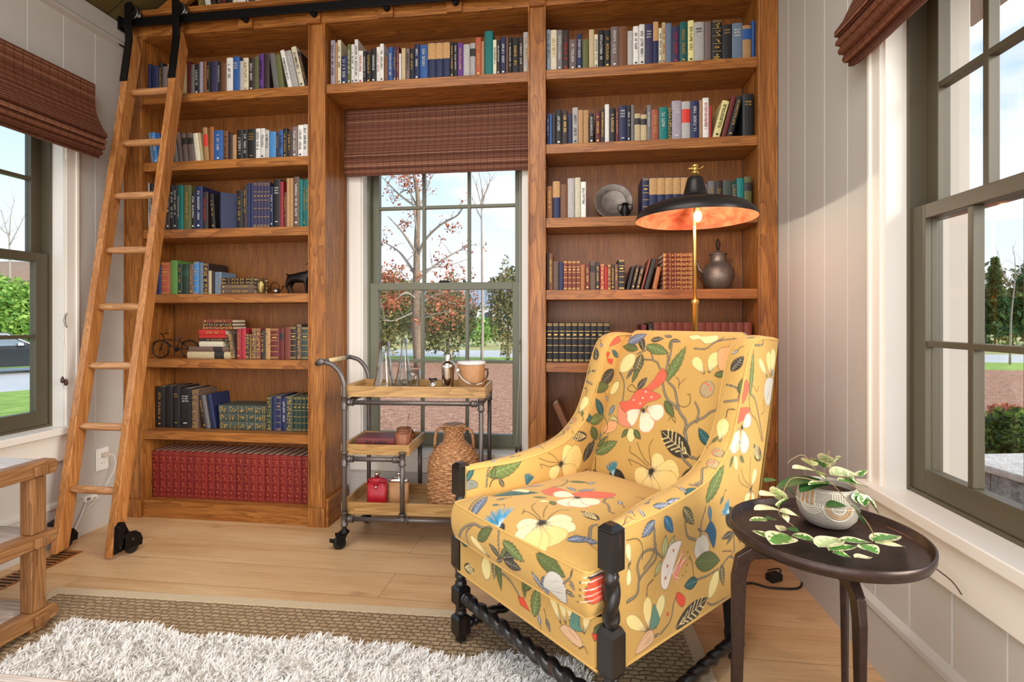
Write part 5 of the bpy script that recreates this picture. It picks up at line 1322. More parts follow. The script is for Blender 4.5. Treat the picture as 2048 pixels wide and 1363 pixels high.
def leaf(b, t, wid, kind, droop=.12, roll=0.0, rr=R):
    """Variegated leaf: green heart, cream margin."""
    b, t = Vector(b), Vector(t); d = t - b; L = d.length; d.normalize(); view = (Vector((0, 0, H)) - b).normalized(); up = (Vector((0, 0, 1)) * .35 + view).normalized(); s = d.cross(up).normalized(); n = s.cross(d).normalized()
    s = (s * math.cos(roll) + n * math.sin(roll)); n = s.cross(d).normalized(); m = MB(); rows = []; nu, nv = 13, 9
    for i in range(nu):
        u = i / (nu - 1); w = wid * 2.0 * math.sin(PI * u ** .80) ** .72 * .5 + .0002; row = []
        for j in range(nv):
            v = j / (nv - 1) * 2 - 1; row.append(b + d * (u * L) + s * (w * v) + n * (-droop * L * (u - .35) ** 2 * 1.5 + .16 * w * abs(v) ** 1.5 + .0008 * math.sin(u * 7 + v * 2)))
        rows.append(row)
    m.grid(rows)
    k = 0
    for i in range(nu - 1):
        for j in range(nv - 1):
            v = abs((j + .5) / (nv - 1) * 2 - 1); u = (i + .5) / (nu - 1); e = .62 + .16 * math.sin(i * 2.1 + j * (j > 4))
            g = {'g': v < e and .04 < u < .9, 'c': v < .2 and u < .35, 'd': v < .93, 'p': v < e - .12 and u < .8}[kind]; m.mi[k] = 1 if g else 0; k += 1
    return m.build('leaf', [LCm, {'g': LG, 'c': LP, 'd': LD, 'p': LP}[kind]], pl, fix=False)
def cp(x, y): return 1440 + x / 2.71, 860 + y / 2.71
inv = Matrix.Translation((-pc.x, -pc.y, -.5995))
lt = '''560 240 395 190 .03 p 1.2;540 260 300 300 .028 d 1.19;560 200 515 150 .026 g 1.24;585 190 560 120 .022 p 1.26;610 180 655 140 .026 g 1.25;600 240 752 232 .042 p 1.19;640 270 805 300 .030 g 1.14;760 250 785 212 .022 g 1.2;575 280 428 322 .028 d 1.16;610 288 478 282 .016 g 1.15;495 190 465 150 .020 p 1.22;
330 360 215 340 .026 c 1.14;320 430 186 418 .022 c 1.12;320 440 432 462 .026 c 1.12;312 412 368 362 .026 g 1.13;305 268 240 272 .014 d 1.17;340 300 412 352 .016 d 1.17;322 380 298 300 .02 p 1.15;340 450 372 500 .014 c 1.12;
575 415 692 405 .030 d 1.12;712 408 782 505 .034 d 1.12;735 335 760 400 .018 g 1.17;762 345 792 412 .020 g 1.17;800 360 866 452 .022 g 1.17;680 240 745 290 .03 g 1.17;520 230 600 290 .022 p 1.17'''
for q in lt.replace('\n', '').split(';'):
    a = q.split(); x0, y0, x1, y1, w = map(float, a[:5]); t_ = float(a[6])
    leaf(inv @ at(*cp(x0, y0), t_), inv @ at(*cp(x1, y1), t_ - .012), w, a[5])
tr = '''255 485 160 485 .017 g;258 482 300 478 .012 d;262 582 182 540 .022 g;372 570 278 612 .034 g;332 545 328 512 .012 c;360 528 432 556 .018 d;388 568 542 606 .026 g;538 632 655 578 .026 p;650 598 822 604 .020 g;592 650 745 622 .018 g;762 618 856 668 .024 g;832 600 972 566 .024 g;842 610 1004 628 .020 c;612 664 712 688 .026 g;735 690 822 684 .014 c'''
for q in tr.replace('\n', '').split(';'):
    a = q.split(); x0, y0, x1, y1, w = map(float, a[:5]); leaf(inv @ onZ(*cp(x0, y0), .622), inv @ onZ(*cp(x1, y1), .619), w, a[5], .04)
for pts, tt in (([(560, 280), (390, 260), (330, 380), (320, 450), (400, 520)], 1.14), ([(600, 280), (690, 380), (715, 410)], 1.13), ([(715, 410), (790, 490), (830, 560), (835, 600)], 1.1), ([(700, 280), (800, 370), (860, 450)], 1.17), ([(540, 250), (460, 140), (400, 150), (365, 178)], 1.2), ([(575, 270), (580, 180), (590, 110)], 1.23)):
    MB().tube(bez([inv @ at(*cp(*p), tt) for p in pts], 6), .0011, 6).build('stem', STM, pl)
MB().tube(bez([inv @ onZ(*cp(*p), .616) for p in [(200, 555), (300, 580), (400, 575), (540, 620), (650, 610), (760, 650), (840, 606)]], 6), .001, 6).build('stem', STM, pl)
tag(MB().tube(bez([onZ(1600, 1150, .006), onZ(1604, 1165, .006), onZ(1592, 1176, .006), onZ(1540, 1174, .006), onZ(1500, 1165, .006), onZ(1470, 1178, .006), onZ(1440, 1196, .006)], 8), .004, 8).build('floor_cable', plain('black_rubber_cord', (24, 23, 24), .5)), 'black power cord curling on the floor behind the side table', 'cord')
q = onZ(1548, 1160, 0); ad = thing('power_adapter', 'black power adapter on the floor behind the side table leg', 'adapter', (q.x, q.y, .0005), .5)
MB().box(-.03, -.02, 0, .03, .02, .03).build('casing', MATS['black_rubber_cord'], ad, .005); MB().tube(bez([(.028, 0, .015), (.05, .01, .03), (.06, .04, .02), (.03, .06, .008)], 6), .003, 8).build('lead', MATS['black_rubber_cord'], ad)
tag(MB().tube(bez([Vector((XR - .03, 1.46, .50)), Vector((XR - .06, 1.42, .485)), Vector((XR - .035, 1.36, .46)), Vector((XR - .03, 1.33, .44))], 6), .0018, 6).build('loose_wire', plain('brown_wire', (70, 50, 42), .5)), 'thin brown wire hanging below the window sill by the side table', 'wire')

# ------------------------------------------------------------------ rugs
def jute_mat():
    n = NT('woven_jute'); v = n.coords((1, 1, 1))
    br = n.n('ShaderNodeTexBrick', i={'Scale': 1.0, 'Mortar Size': 0.0046, 'Mortar Smooth': 1.0, 'Brick Width': 0.034, 'Row Height': 0.019, 'Bias': 0.0, 'Color1': rgb(222, 190, 150), 'Color2': rgb(194, 158, 114), 'Mortar': rgb(134, 98, 64)}); br.offset = 0.5
    wv = n.noise(v, 34, 3, 0.6); md = n.n('ShaderNodeVectorMath', operation='ADD'); n.l(v, md.inputs[0]); sc_ = n.n('ShaderNodeVectorMath', operation='SCALE'); sc_.inputs['Scale'].default_value = 0.024
    cb = n.n('ShaderNodeCombineXYZ'); n.l(wv, cb.inputs[0]); n.l(wv, cb.inputs[1]); n.l(cb.outputs[0], sc_.inputs[0]); n.l(sc_.outputs[0], md.inputs[1]); n.l(md.outputs[0], br.inputs[0])
    f = n.noise(v, 420, 3, 0.7); c = n.mix(n.math('MULTIPLY', f, 0.5), br.outputs['Color'], rgb(228, 200, 156)); n.l(c, n.p.inputs['Base Color']); n.set(Roughness=0.9)
    hgt = n.math('ADD', n.math('MULTIPLY', br.outputs['Fac'], -1.0), n.math('MULTIPLY', f, 0.6)); n.bump(hgt, 0.9, 0.012); return n.m
ja = math.atan2(1.861 - 1.793, .417 + 2.094)
jr = thing('jute_rug', 'flat woven tan jute rug with pale cloth binding under the armchair', 'rug', (-2.094, 1.793, 0), ja)
JW, JD = 2.51, 1.75
MB().box(.045, -JD + .045, .0005, JW - .045, -.045, .010).build('woven_field', jute_mat(), jr)
BND = plain('linen_binding', (206, 184, 150), .85, var=.08, vs=120, bump=.3)
def frame_bar(x0, y0, x1, y1): return [(x0, y0), (x1, y0), (x1, y1), (x0, y1)]
bm_ = MB()
for a, b in (((0, -.045), (JW, 0)), ((0, -JD), (JW, -JD + .045)), ((0, -JD), (.045, 0)), ((JW - .045, -JD), (JW, 0))):
    pass
o_ = [(0, 0), (JW, 0), (JW, -JD), (0, -JD)]; i_ = [(.045, -.045), (JW - .045, -.045), (JW - .045, -JD + .045), (.045, -JD + .045)]
vs = [(x, y, z) for z in (.0005, .0115) for x, y in o_ + i_]
fs = []
for k in range(4):
    k2 = (k + 1) % 4; fs += [(8 + k, 8 + k2, 12 + k2, 12 + k), (k, 4 + k, 4 + k2, k2), (k, k2, 8 + k2, 8 + k), (4 + k, 12 + k, 12 + k2, 4 + k2)]
bm_.add(vs, fs).build('binding', BND, jr, .002)
FURM = NT('white_fleece')
FURM.set(Base_Color=rgb(246, 242, 236), Roughness=0.8); FURM.p.inputs['Sheen Weight'].default_value = .2; FURM = FURM.m
rr = random.Random(11); nu, nv = 96, 40; x0, x1, y0, y1 = -1.80, .01, .89, 1.555
rows = []
for i in range(nu):
    u = i / (nu - 1); row = []
    for j in range(nv):
        v = j / (nv - 1); wx = .03 * math.sin(v * 9 + 1) + .02 * math.sin(v * 23); wy = .02 * math.sin(u * 14) + .014 * math.sin(u * 37 + 1)
        x = x0 + (x1 - x0) * u + wx * (1 if u > .5 else .6) * (abs(u - .5) * 2) ** 3; y = y0 + (y1 - y0) * v + wy * v ** 3 + .03 * u * v
        e = min(u, 1 - u, v, 1 - v); row.append((x, y, .0155 + .014 * min(1, e / .03) + .006 * (math.sin(x * 31 + math.sin(y * 17) * 2) * math.sin(y * 29)) * min(1, e / .05)))
    rows.append(row)
fr_ = MB().grid(rows).build('fleece_rug', FURM, None, fix=False); tag(fr_, 'shaggy white fleece rug laid over the jute rug', 'rug')
def tufts():
    """Thick curly locks standing on the rug, all in the rug's own mesh."""
    rg = np.random.default_rng(5); n = 46000; u, v = rg.random(n), rg.random(n); me = fr_.data; co_ = np.empty(len(me.vertices) * 3); me.vertices.foreach_get('co', co_); G = co_.reshape(nu, nv, 3)
    iu, iv = u * (nu - 1.001), v * (nv - 1.001); a, b = iu.astype(int), iv.astype(int); P = G[a, b] + (G[a + 1, b] - G[a, b]) * (iu - a)[:, None] + (G[a, b + 1] - G[a, b]) * (iv - b)[:, None]
    th = 4 * np.sin(P[:, 0] * 38 + 2 * np.sin(P[:, 1] * 31)) + 3 * np.sin(P[:, 1] * 44 + P[:, 0] * 13) + rg.normal(0, .9, n); L = rg.uniform(.012, .030, n); lean = rg.uniform(.3, 1.0, n); w = rg.uniform(.0012, .0030, n)
    V = []; Fc = []; off = 0; d = np.stack([np.cos(th), np.sin(th), np.zeros(n)], 1); s = np.stack([-np.sin(th), np.cos(th), np.zeros(n)], 1)
    allv = []
    for k, t in enumerate((0, .35, .7, 1.0)):
        c = P + d * (L * lean * t ** 1.6)[:, None] + np.array([0, 0, 1]) * (L * (t - .45 * lean * t ** 2.2))[:, None]; ww = (w * (1.0, 1.15, .8, .12)[k])[:, None]
        allv += [c - s * ww, c + s * ww + np.array([0, 0, .0015])]
    A = np.stack(allv, 1).reshape(-1, 3); base = (np.arange(n) * 8)[:, None]
    q = np.concatenate([base + np.array(f) for f in ((0, 1, 3, 2), (2, 3, 5, 4), (4, 5, 7, 6))], 0)
    m2 = bpy.data.meshes.new('fleece'); m2.from_pydata(A.tolist(), [], q.tolist()); m2.materials.append(FURM); m2.polygons.foreach_set('use_smooth', [True] * len(q)); m2.update()
    o = bpy.data.objects.new('pile', m2); COL.objects.link(o); o.parent = fr_; o['kind'] = 'stuff'; return o
tufts()

# ------------------------------------------------------------------ end table and coffee table
RW = wood('weathered_oak', (104, 62, 30), (164, 112, 66), (192, 142, 92), axis='Y', rough=.5); RWZ = wood('weathered_oak_upright', (104, 62, 30), (154, 104, 60), (182, 132, 84), axis='Z', rough=.5); GRY = wood('pale_glare_plank', (150, 128, 112), (206, 188, 172), (230, 216, 204), axis='X', rough=.3)  # plank colour whitened to stand for glare on the end table top
et = thing('end_table', 'rustic oak end table with three tiers and pegged rails beside the rugs', 'table', (-1.890, 1.53, 0))
for z in (.602, .352, .082):
    MB().box(-.52, -.60, z - .028, -.028, .052, z - .004).build('tier_board', GRY, et, .003)
    for x in (0.0, -.53):
        rail_ = MB(); pr_ = [(-.68, z - .055), (.052, z - .052), (.062, z - .045), (.067, z - .026), (.062, z - .006), (.052, z), (-.68, z)]
        rail_.prism(pr_, 'X', x - .026, x + .026).build('rail', RW, et, .006)
for x in (0.0, -.53):
    for y in (0.0, -.58):
        m = MB()
        for a, b in ((.0125, .029), (.083, .299), (.353, .549)): m.box(x - .023, y - .026, a, x + .023, y + .026, b)
        m.build('post', RWZ, et, .004)
        for z in (.602, .352, .082): MB().box(x + .026, y - .022, z - .047, x + .042, y + .022, z - .012).build('peg', RWZ, et, .005)
ctb = thing('coffee_table', 'pale wood table top corner nearest the camera', 'table', (-.95, .56, 0))
MB().box(-.62, -.27, .385, .60, .275, .42).build('table_top', GRY, ctb, .006)
for x in (-.56, .54):
    for y in (-.22, .22): MB().box(x - .025, y - .025, .0118, x + .025, y + .025, .385).build('leg', RWZ, ctb, .003)

# ------------------------------------------------------------------ floor vent, outlet
vt = thing('floor_vent', 'flush oak floor register with dark slots at the ladder foot', 'vent', (-2.375, 1.93, 0))
MB().box(-.055, -.17, .0003, .055, .17, .0025).build('plate', OAKY, vt)
SLOT = plain('vent_shadow_slot', (22, 16, 12), .9)
for i in range(14): MB().box(-.042, -.152 + i * .0225, .0026, .042, -.143 + i * .0225, .0031).build('slot', SLOT, vt)
q = onX(203.5, 917, XL + .004); ol = thing('wall_outlet', 'white wall outlet with plugged charger seen between the ladder rails', 'outlet', tuple(q))
WP = plain('white_plastic', (240, 238, 232), .35)
MB().box(0, -.036, -.058, .005, .036, .058).build('cover_plate', WP, ol, .002)
for z in (.022, -.022):
    r_ = MB().box(.0052, -.017, z - .014, .0075, .017, z + .014).build('receptacle', WP, ol, .002)
    MB().box(.0077, -.008, z - .003, .0079, -.006, z + .006).box(.0077, .005, z - .003, .0079, .007, z + .006).build('slots', SLOT, r_)
pg_ = thing('phone_charger', 'translucent plug with white lead hanging from the wall outlet', 'charger', tuple(q + Vector((.0085, 0, .024))))
MB().box(0, -.014, -.010, .03, .014, .012).build('plug', plain('clear_beige_plastic', (214, 196, 176), .2), pg_, .003)
MB().tube(bez([(.03, .006, .0), (.045, .02, -.01), (.045, .028, -.07), (.035, .01, -.12), (.02, -.03, -.2), (.012, -.10, -.25)], 6), .0016, 6).build('lead', WP, pg_)
q = onX(180, 995, XL + .024); ab = thing('cable_box', 'small white printed cable box on the skirting under the outlet', 'adapter', tuple(q))
MB().box(-.006, -.035, -.012, .012, .035, .016).build('casing', WP, ab, .003); MB().box(.0122, -.028, -.006, .0125, -.008, .008).box(.0122, .0, -.006, .0125, .024, -.002).build('printed_label', plain('grey_print', (120, 120, 122), .6), ab)
q2 = [onX(172, 1006, XL + .03), onX(160, 1035, XL + .035), onX(148, 1062, XL + .04), onX(140, 1078, XL + .05)]
tag(MB().tube(bez(q2, 6), .004, 8).build('clear_cable', plain('clear_vinyl', (214, 214, 214), .15)), 'clear flat cable dropping from the cable box to floor', 'cord')
# ------------------------------------------------------------------ bar cart
PIPE = plain('gunmetal_pipe', (108, 100, 96), .4, .65); CW = wood('cart_oak', (128, 88, 40), (186, 142, 84), (208, 166, 106), axis='X', rough=.4); CWY = wood('cart_oak_end', (134, 96, 50), (196, 152, 96), (220, 180, 126), axis='Y', rough=.4)
cr = math.radians(3.0); ct_ = thing('bar_cart', 'oak and pipe bar cart with three trays in front of the window', 'bar cart', (-1.108, 2.292, 0), cr)
CWID, CDEP = .665, .33
def fit(c, ax, L=.034, r=.0145):
    """A pipe fitting: sleeve with two collars."""
    return [(r + .0025, -L), (r + .0025, -L + .006), (r, -L + .007), (r, L - .007), (r + .0025, L - .006), (r + .0025, L)], c, ax
def pipe(name, pts, fits=(), r=.0112, par=ct_):
    m = MB().tube(pts, r, 14)
    o = m.build(name, PIPE, par)
    for prf, c, ax in fits: MB().lathe(prf, 18, c, 0, ax).build('fitting', PIPE, o)
    return o
ZB_, ZM, ZTT = .142, .431, .703
for y in (0, CDEP):
    hd = bez([(0, y, .66), (0, y, .76), (-.004, y, .80), (-.022, y, .845), (-.055, y, .880), (-.088, y, .893), (-.112, y, .897)], 7)
    o = pipe('leg', [(0, y, .088), (0, y, .3), (0, y, .66)] + list(hd)[1:], [fit((0, y, ZB_), 'Z'), fit((0, y, ZM), 'Z'), fit((0, y, ZTT), 'Z')])
    pipe('leg', [(CWID, y, .088), (CWID, y, .4), (CWID, y, .725)], [fit((CWID, y, ZB_), 'Z'), fit((CWID, y, ZTT - .004), 'Z', .028)])
    pipe('leg', [(.285, y, ZB_), (.285, y, .46)], [fit((.285, y, ZM + .005), 'Z', .032), fit((.285, y, ZB_ + .016), 'Z', .016)])
    pipe('rail', [(0, y, ZB_), (CWID, y, ZB_)], [fit((.033, y, ZB_), 'X', .012), fit((.285, y, ZB_), 'X', .03), fit((CWID - .033, y, ZB_), 'X', .012)])
    pipe('rail', [(0, y, ZM), (.285, y, ZM)], [fit((.033, y, ZM), 'X', .012), fit((.255, y, ZM), 'X', .012)])
    pipe('rail', [(0, y, ZTT), (CWID, y, ZTT)], [fit((.033, y, ZTT), 'X', .012), fit((CWID - .033, y, ZTT), 'X', .012)])
for x in (0, CWID): pipe('rail', [(x, 0, ZB_), (x, CDEP, ZB_)])
for x in (0, CWID): pipe('rail', [(x, 0, ZTT), (x, CDEP, ZTT)])
hb = MB().tube([(-.112, -.012, .897), (-.112, .06, .897)], .0125, 14).tube([(-.112, CDEP - .06, .897), (-.112, CDEP + .012, .897)], .0125, 14).lathe([(.001, -.022), (.018, -.022), (.018, -.008), (.014, -.006)], 18, (-.112, 0, .897), 0, 'Y', (False, False)).build('handle_socket', PIPE, ct_)
MB().tube([(-.112, .045, .897), (-.112, CDEP - .045, .897)], .0115, 16).build('handle_grip', wood('pale_handle_wood', (196, 164, 110), (226, 200, 150), (240, 220, 176), axis='Y'), ct_)
def tray(x0, x1, y0, y1, z0, z1, wall=.012):
    m = MB().box(x0 + wall, y0 + wall, z0 + .006, x1 - wall, y1 - wall, z0 + .014); o = m.build('tray_floor', CW, ct_)
    MB().box(x0, y0, z0, x1, y0 + wall, z1).build('tray_side', CW, o, .0015); MB().box(x0, y1 - wall, z0, x1, y1, z1).build('tray_side', CW, o, .0015)
    MB().box(x0, y0 + wall, z0, x0 + wall, y1 - wall, z1).build('tray_end', CWY, o, .0015); MB().box(x1 - wall, y0 + wall, z0, x1, y1 - wall, z1).build('tray_end', CWY, o, .0015)
ti = .0135
tray(-.022, CWID + .018, ti, CDEP - ti, .7275, .780); tray(-.022, .315, ti, CDEP - ti, .4475, .497); tray(-.022, CWID + .018, ti, CDEP - ti, .158, .216)
for x in (0, CWID):
    for y in (0, CDEP):
        a = .5 + x + y * 3; m = MB().lathe([(.02, .072), (.024, .076), (.024, .082), (.012, .09), (.010, .112)], 18, (x, y, 0)); cb = m.build('caster_mount', BLACK, ct_)
        u = Vector((math.cos(a), math.sin(a), 0)); s = Vector((-u.y, u.x, 0)); c = Vector((x, y, .0305)) + u * -.022
        fk = MB()
        for sg in (-1, 1):
            q = [c + s * sg * .0145 + u * .01 + Vector((0, 0, -.012)), c + s * sg * .0145 + u * -.016 + Vector((0, 0, .0)), c + s * sg * .0145 + u * -.012 + Vector((0, 0, .038)), c + s * sg * .0145 + u * .036 + Vector((0, 0, .044))]
            fk.add(q + [p + s * sg * .003 for p in q], [(0, 1, 2, 3), (7, 6, 5, 4), (0, 4, 5, 1), (1, 5, 6, 2), (2, 6, 7, 3), (3, 7, 4, 0)])
        fk.obox(c + u * -.02 + Vector((0, 0, .04)), c + u * .036 + Vector((0, 0, .042)), .035, .006); fk.obox(c + u * -.024 + Vector((0, 0, .012)), c + u * -.045 + Vector((0, 0, .018)), .03, .008)
        fk.build('fork', BLACK, cb)
        wl = MB().lathe([(.012, -.0115), (.026, -.0115), (.030, -.008), (.030, .008), (.026, .0115), (.012, .0115)], 22, (0, 0, 0), 0, 'X'); wl.xf(Matrix.Translation(c) @ Matrix.Rotation(math.atan2(s.y, s.x), 4, 'Z')); wl.build('wheel', MATS['black_rubber'], cb)
CM = Matrix.Translation((-1.108, 2.292, 0)) @ Matrix.Rotation(cr, 4, 'Z')
def cw(x, y, z): return CM @ Vector((x, y, z))
def cx_of(px, y):
    """x on the cart at cart depth y under pixel column px."""
    d = ray(px, 640); inv_ = CM.inverted(); o0, o1 = inv_ @ Vector((0, 0, 0)), inv_ @ Vector((d.x, d.y, 0)); k = (y - o0.y) / (o1.y - o0.y); return o0.x + (o1.x - o0.x) * k
def glass_mat(name, c=(1, 1, 1)):
    n = NT(name); n.set(Base_Color=(*c, 1), Roughness=.02, IOR=1.45); n.p.inputs['Transmission Weight'].default_value = 1.0
    tr = n.n('ShaderNodeBsdfTransparent'); gl = n.n('ShaderNodeBsdfGlossy'); gl.inputs['Roughness'].default_value = .03; lw = n.n('ShaderNodeLayerWeight'); lw.inputs[0].default_value = .5
    tr.inputs[0].default_value = (.93 * c[0], .95 * c[1], .95 * c[2], 1); mx = n.n('ShaderNodeMixShader'); n.l(n.math('MULTIPLY', lw.outputs['Facing'], .85), mx.inputs[0]); n.l(tr.outputs[0], mx.inputs[1]); n.l(gl.outputs[0], mx.inputs[2]); n.l(mx.outputs[0], n.out.inputs[0]); n.t.nodes.remove(n.p); return n.m
GLS = glass_mat('clear_glassware'); STEEL = plain('polished_steel', (214, 206, 194), .12, 1.0)
T0 = .7423
def on_cart(nm, label, cat, x, y, z, rz=0, group=None): p = cw(x, y, z); return thing(nm, label, cat, tuple(p), cr + rz, group)
ys = .12; t = on_cart('glass_carafe', 'tall conical clear glass carafe nearest the cart handle', 'carafe', cx_of(768, ys), ys, T0, 0, 'glass carafes on the cart')
def carafe(t, h, rn, rb):
    o = [(.001, .0), (rb, .0), (rb, .004), (rb * .72, h * .3), (rn * 1.25, h * .62), (rn, h * .72), (rn, h), (rn - .0022, h), (rn - .0022, h * .72), (rn * 1.15, h * .61), (rb * .66, h * .3), (rb - .004, .007), (.001, .007)]
    MB().lathe(o, 32, caps=(False, False)).build('flask', GLS, t)
carafe(t, .25, .028, .060); MB().tube([(-.012, -.01, .235), (.050, -.005, .012)], .0028, 8).build('glass_stirrer', GLS, t)
ys = .245; t = on_cart('glass_carafe', 'tall conical clear glass carafe standing behind, next to the tumbler', 'carafe', cx_of(808, ys), ys, T0, 0, 'glass carafes on the cart'); carafe(t, .262, .017, .052); MB().tube([(.008, -.01, .16), (.046, -.008, .012)], .0028, 8).build('glass_stirrer', GLS, t)
ys = .16; t = on_cart('glass_tumbler', 'short clear glass tumbler between carafes and steel jigger', 'glass', cx_of(827, ys), ys, T0); MB().lathe([(.001, .0), (.030, .0), (.037, .105), (.0345, .105), (.028, .012), (.001, .012)], 32, caps=(False, False)).build('tumbler', GLS, t)
for px, yy in ((752, .07), (768, .06)):
    t = on_cart('glass_stopper', 'small clear glass stopper lying ' + ('against the cart end' if px == 752 else 'beside the first carafe'), 'stopper', cx_of(px, yy), yy, T0, 0, 'glass stoppers'); MB().ball((0, 0, .0135), .0132, 14).lathe([(.006, .018), (.005, .034)], 12).build('stopper', GLS, t)
ys = .13; t = on_cart('steel_jigger', 'small steel cup of black olive picks on the cart top', 'cup', cx_of(866, ys), ys, T0); MB().lathe([(.001, 0), (.013, 0), (.015, .05), (.0135, .05), (.012, .004), (.001, .004)], 20, caps=(False, False)).build('cup', STEEL, t)
for i in range(6): a = i * 1.05; MB().tube([(0.003 * math.cos(a), .003 * math.sin(a), .006), (.016 * math.cos(a), .016 * math.sin(a), .056)], .0008, 5).ball((.017 * math.cos(a), .017 * math.sin(a), .059 + .003 * (i % 2)), .0058, 8).build('olive_pick', plain('black_olive', (26, 22, 24), .3), t)
ys = .14; t = on_cart('cocktail_shaker', 'polished steel cocktail shaker beside the leather ice bucket', 'shaker', cx_of(896, ys), ys, T0)
MB().lathe([(.001, .0), (.024, .0), (.026, .004), (.030, .06), (.0345, .115), (.035, .122)], 32, caps=(False, False)).build('body', STEEL, t); MB().lathe([(.0352, .122), (.0352, .128), (.031, .142), (.020, .150), (.0165, .153)], 32, caps=(False, False)).build('strainer_lid', STEEL, t); MB().lathe([(.0168, .153), (.0168, .158), (.0155, .182), (.014, .186), (.001, .187)], 28, caps=(False, False)).build('cap', STEEL, t)
LEA = plain('tan_leather', (178, 128, 82), .5, var=.12, vs=45, bump=.15); LEAD = plain('brown_leather', (140, 82, 52), .48, var=.15, vs=40, bump=.15)
ys = .15; t = on_cart('ice_bucket', 'tan leather ice bucket with silver swing handle on the cart', 'bucket', cx_of(943, ys), ys, T0, .4)
MB().lathe([(.001, 0), (.064, 0), (.066, .004), (.068, .132), (.066, .135)], 40, caps=(False, False)).build('leather_body', LEA, t); MB().lathe([(.0675, .1352), (.071, .137), (.071, .147), (.066, .151), (.001, .152)], 40, caps=(False, False)).build('lid', plain('clear_acrylic_lid', (232, 222, 210), .15), t)
MB().tube([(.0725 * math.cos(a) * 1.02, -.02 - .052 * math.sin(a) * 1.0 - .014, .108 - .062 * math.sin(a) + .0 * a) for a in np.linspace(.0, PI, 22)], .0048, 10, flat=.45).build('handle', STEEL, t)
for sx in (-1, 1): MB().obox((sx * .0685, -.012, .110), (sx * .076, -.03, .110), .012, .012).build('handle_stud', STEEL, t)
t = on_cart('bottle_opener', 'dark folding bottle opener lying in front of the ice bucket', 'opener', cx_of(932, .05), .05, T0, .1); MB().tube([(-.045, 0, .008), (-.02, .004, .014), (.02, 0, .012), (.05, .006, .018)], .006, 8, flat=.6).build('grip', BLACK, t); MB().tube([(.045, .004, .016), (.055, -.01, .004)], .003, 8).build('hook', STEEL, t)
# middle tray
zm = .4623; th_ = .031
def cart_book(px, y, z, w, h, d, code, sty, label): o = make_book(w, h, d, code, sty, R); p = cw(cx_of(px, y), y, z + w / 2 + .0006); o.location = p; o.rotation_euler = (0, PI / 2, cr); return tag(o, label, 'book', 'books on the cart')
cart_book(716, .06, zm, .014, .20, .13, 'wh', '-', 'white book lying under the maroon book on the cart'); cart_book(713, .055, zm + .0152, .040, .19, .13, 'mr', 'k', 'maroon book with gold title lying on the middle cart tray')
for i, (px, yy) in enumerate(((805, .085), (808, .195))):
    t = on_cart('leather_mug', ('near' if not i else 'rear') + ' brown leather mug with copper handle on the middle tray', 'mug', cx_of(px, yy), yy, zm, 1.0, 'leather mugs'); MB().lathe([(.001, 0), (.036, 0), (.037, .003), (.038, .078), (.0365, .079), (.034, .07), (.033, .008), (.001, .008)], 32, caps=(False, False)).build('cup', LEAD, t)
    MB().tube([(.0375 + .030 * math.sin(a), .006, .040 + .026 * math.cos(a)) for a in np.linspace(.05, PI - .05, 14)], .0042, 8).build('handle', plain('copper_handle', (190, 112, 70), .25, .9), t)
    if i: MB().tube([(.01, 0, .02), (.035, .01, .115), (.048, .012, .14)], .0018, 6).build('stirring_straw', plain('copper_straw', (176, 120, 84), .3, .8), t)
# bottom tray
zb_ = .1728; RLE = plain('red_leather', (178, 26, 40), .4, var=.08, vs=30, bump=.1)
for px, yy, mt, lab, lidm in ((754, .10, RLE, 'red leather hip flask standing on the bottom cart tray', 1), (798, .11, LEA, 'tan leather hip flask standing on the bottom cart tray', 0)):
    t = on_cart('leather_flask', lab, 'flask', cx_of(px, yy), yy, zb_, 0, 'leather flasks on the cart')
    def sec(w, d, z): return [(w * math.copysign(abs(math.cos(a)) ** .45, math.cos(a)), d * math.copysign(abs(math.sin(a)) ** .6, math.sin(a)), z) for a in np.linspace(0, 2 * PI, 29)[:-1]]
    MB().rings([sec(.047, .013, 0), sec(.050, .016, .004), sec(.050, .016, .118)]).build('leather_sleeve', mt, t)
    MB().rings([sec(.049, .015, .1185), sec(.050, .016, .122), sec(.046, .014, .131), sec(.034, .011, .137), sec(.016, .009, .139)]).build('shoulder', mt if lidm else STEEL, t)
    MB().lathe([(.010, .139), (.010, .150), (.0125, .151), (.0125, .164), (.010, .166), (.001, .166)], 20).build('cap', STEEL, t); MB().tube([(.011, 0, .158), (.02, 0, .168), (.016, 0, .18), (.004, 0, .178)], .002, 8).build('cap_arm', STEEL, t)
    if lidm:
        for sg in (-1, 1): MB().tube([(sg * .046, -.016, .112), (sg * .035, -.018, .136), (sg * .018, -.018, .128), (sg * .004, -.0185, .108)], .006, 8, flat=.4).build('leather_strap', mt, t)
        MB().lathe([(.007, -.0185), (.006, -.0205), (.001, -.021)], 12, (0, 0, .095), 0, 'Y').build('stud', STEEL, t)
WICK = NT('woven_wicker'); _f = WICK.noise(WICK.coords((1, 1, 4)), 60, 4, .6); WICK.l(WICK.ramp(_f, [(.3, rgb(112, 68, 36)), (.5, rgb(178, 124, 78)), (.75, rgb(228, 188, 140))]), WICK.p.inputs['Base Color']); WICK.set(Roughness=.6); WICK = WICK.m
yy = .165; t = on_cart('wicker_jug', 'big wicker covered demijohn with two loop handles on the cart', 'jug', cx_of(908, yy), yy, zb_ + .0016)
wp = [(.02, 0), (.112, .001), (.122, .012), (.127, .06), (.128, .14), (.126, .20), (.116, .24), (.092, .275), (.062, .30), (.048, .318), (.0445, .34), (.046, .375), (.051, .392), (.050, .398)]
prw = np.array([(p.x, p.y) for p in bez([(a, b, 0) for a, b in wp], 12)]); arl = np.concatenate([[0], np.cumsum(np.hypot(*np.diff(prw, axis=0).T))]); nr = 46; rows = []
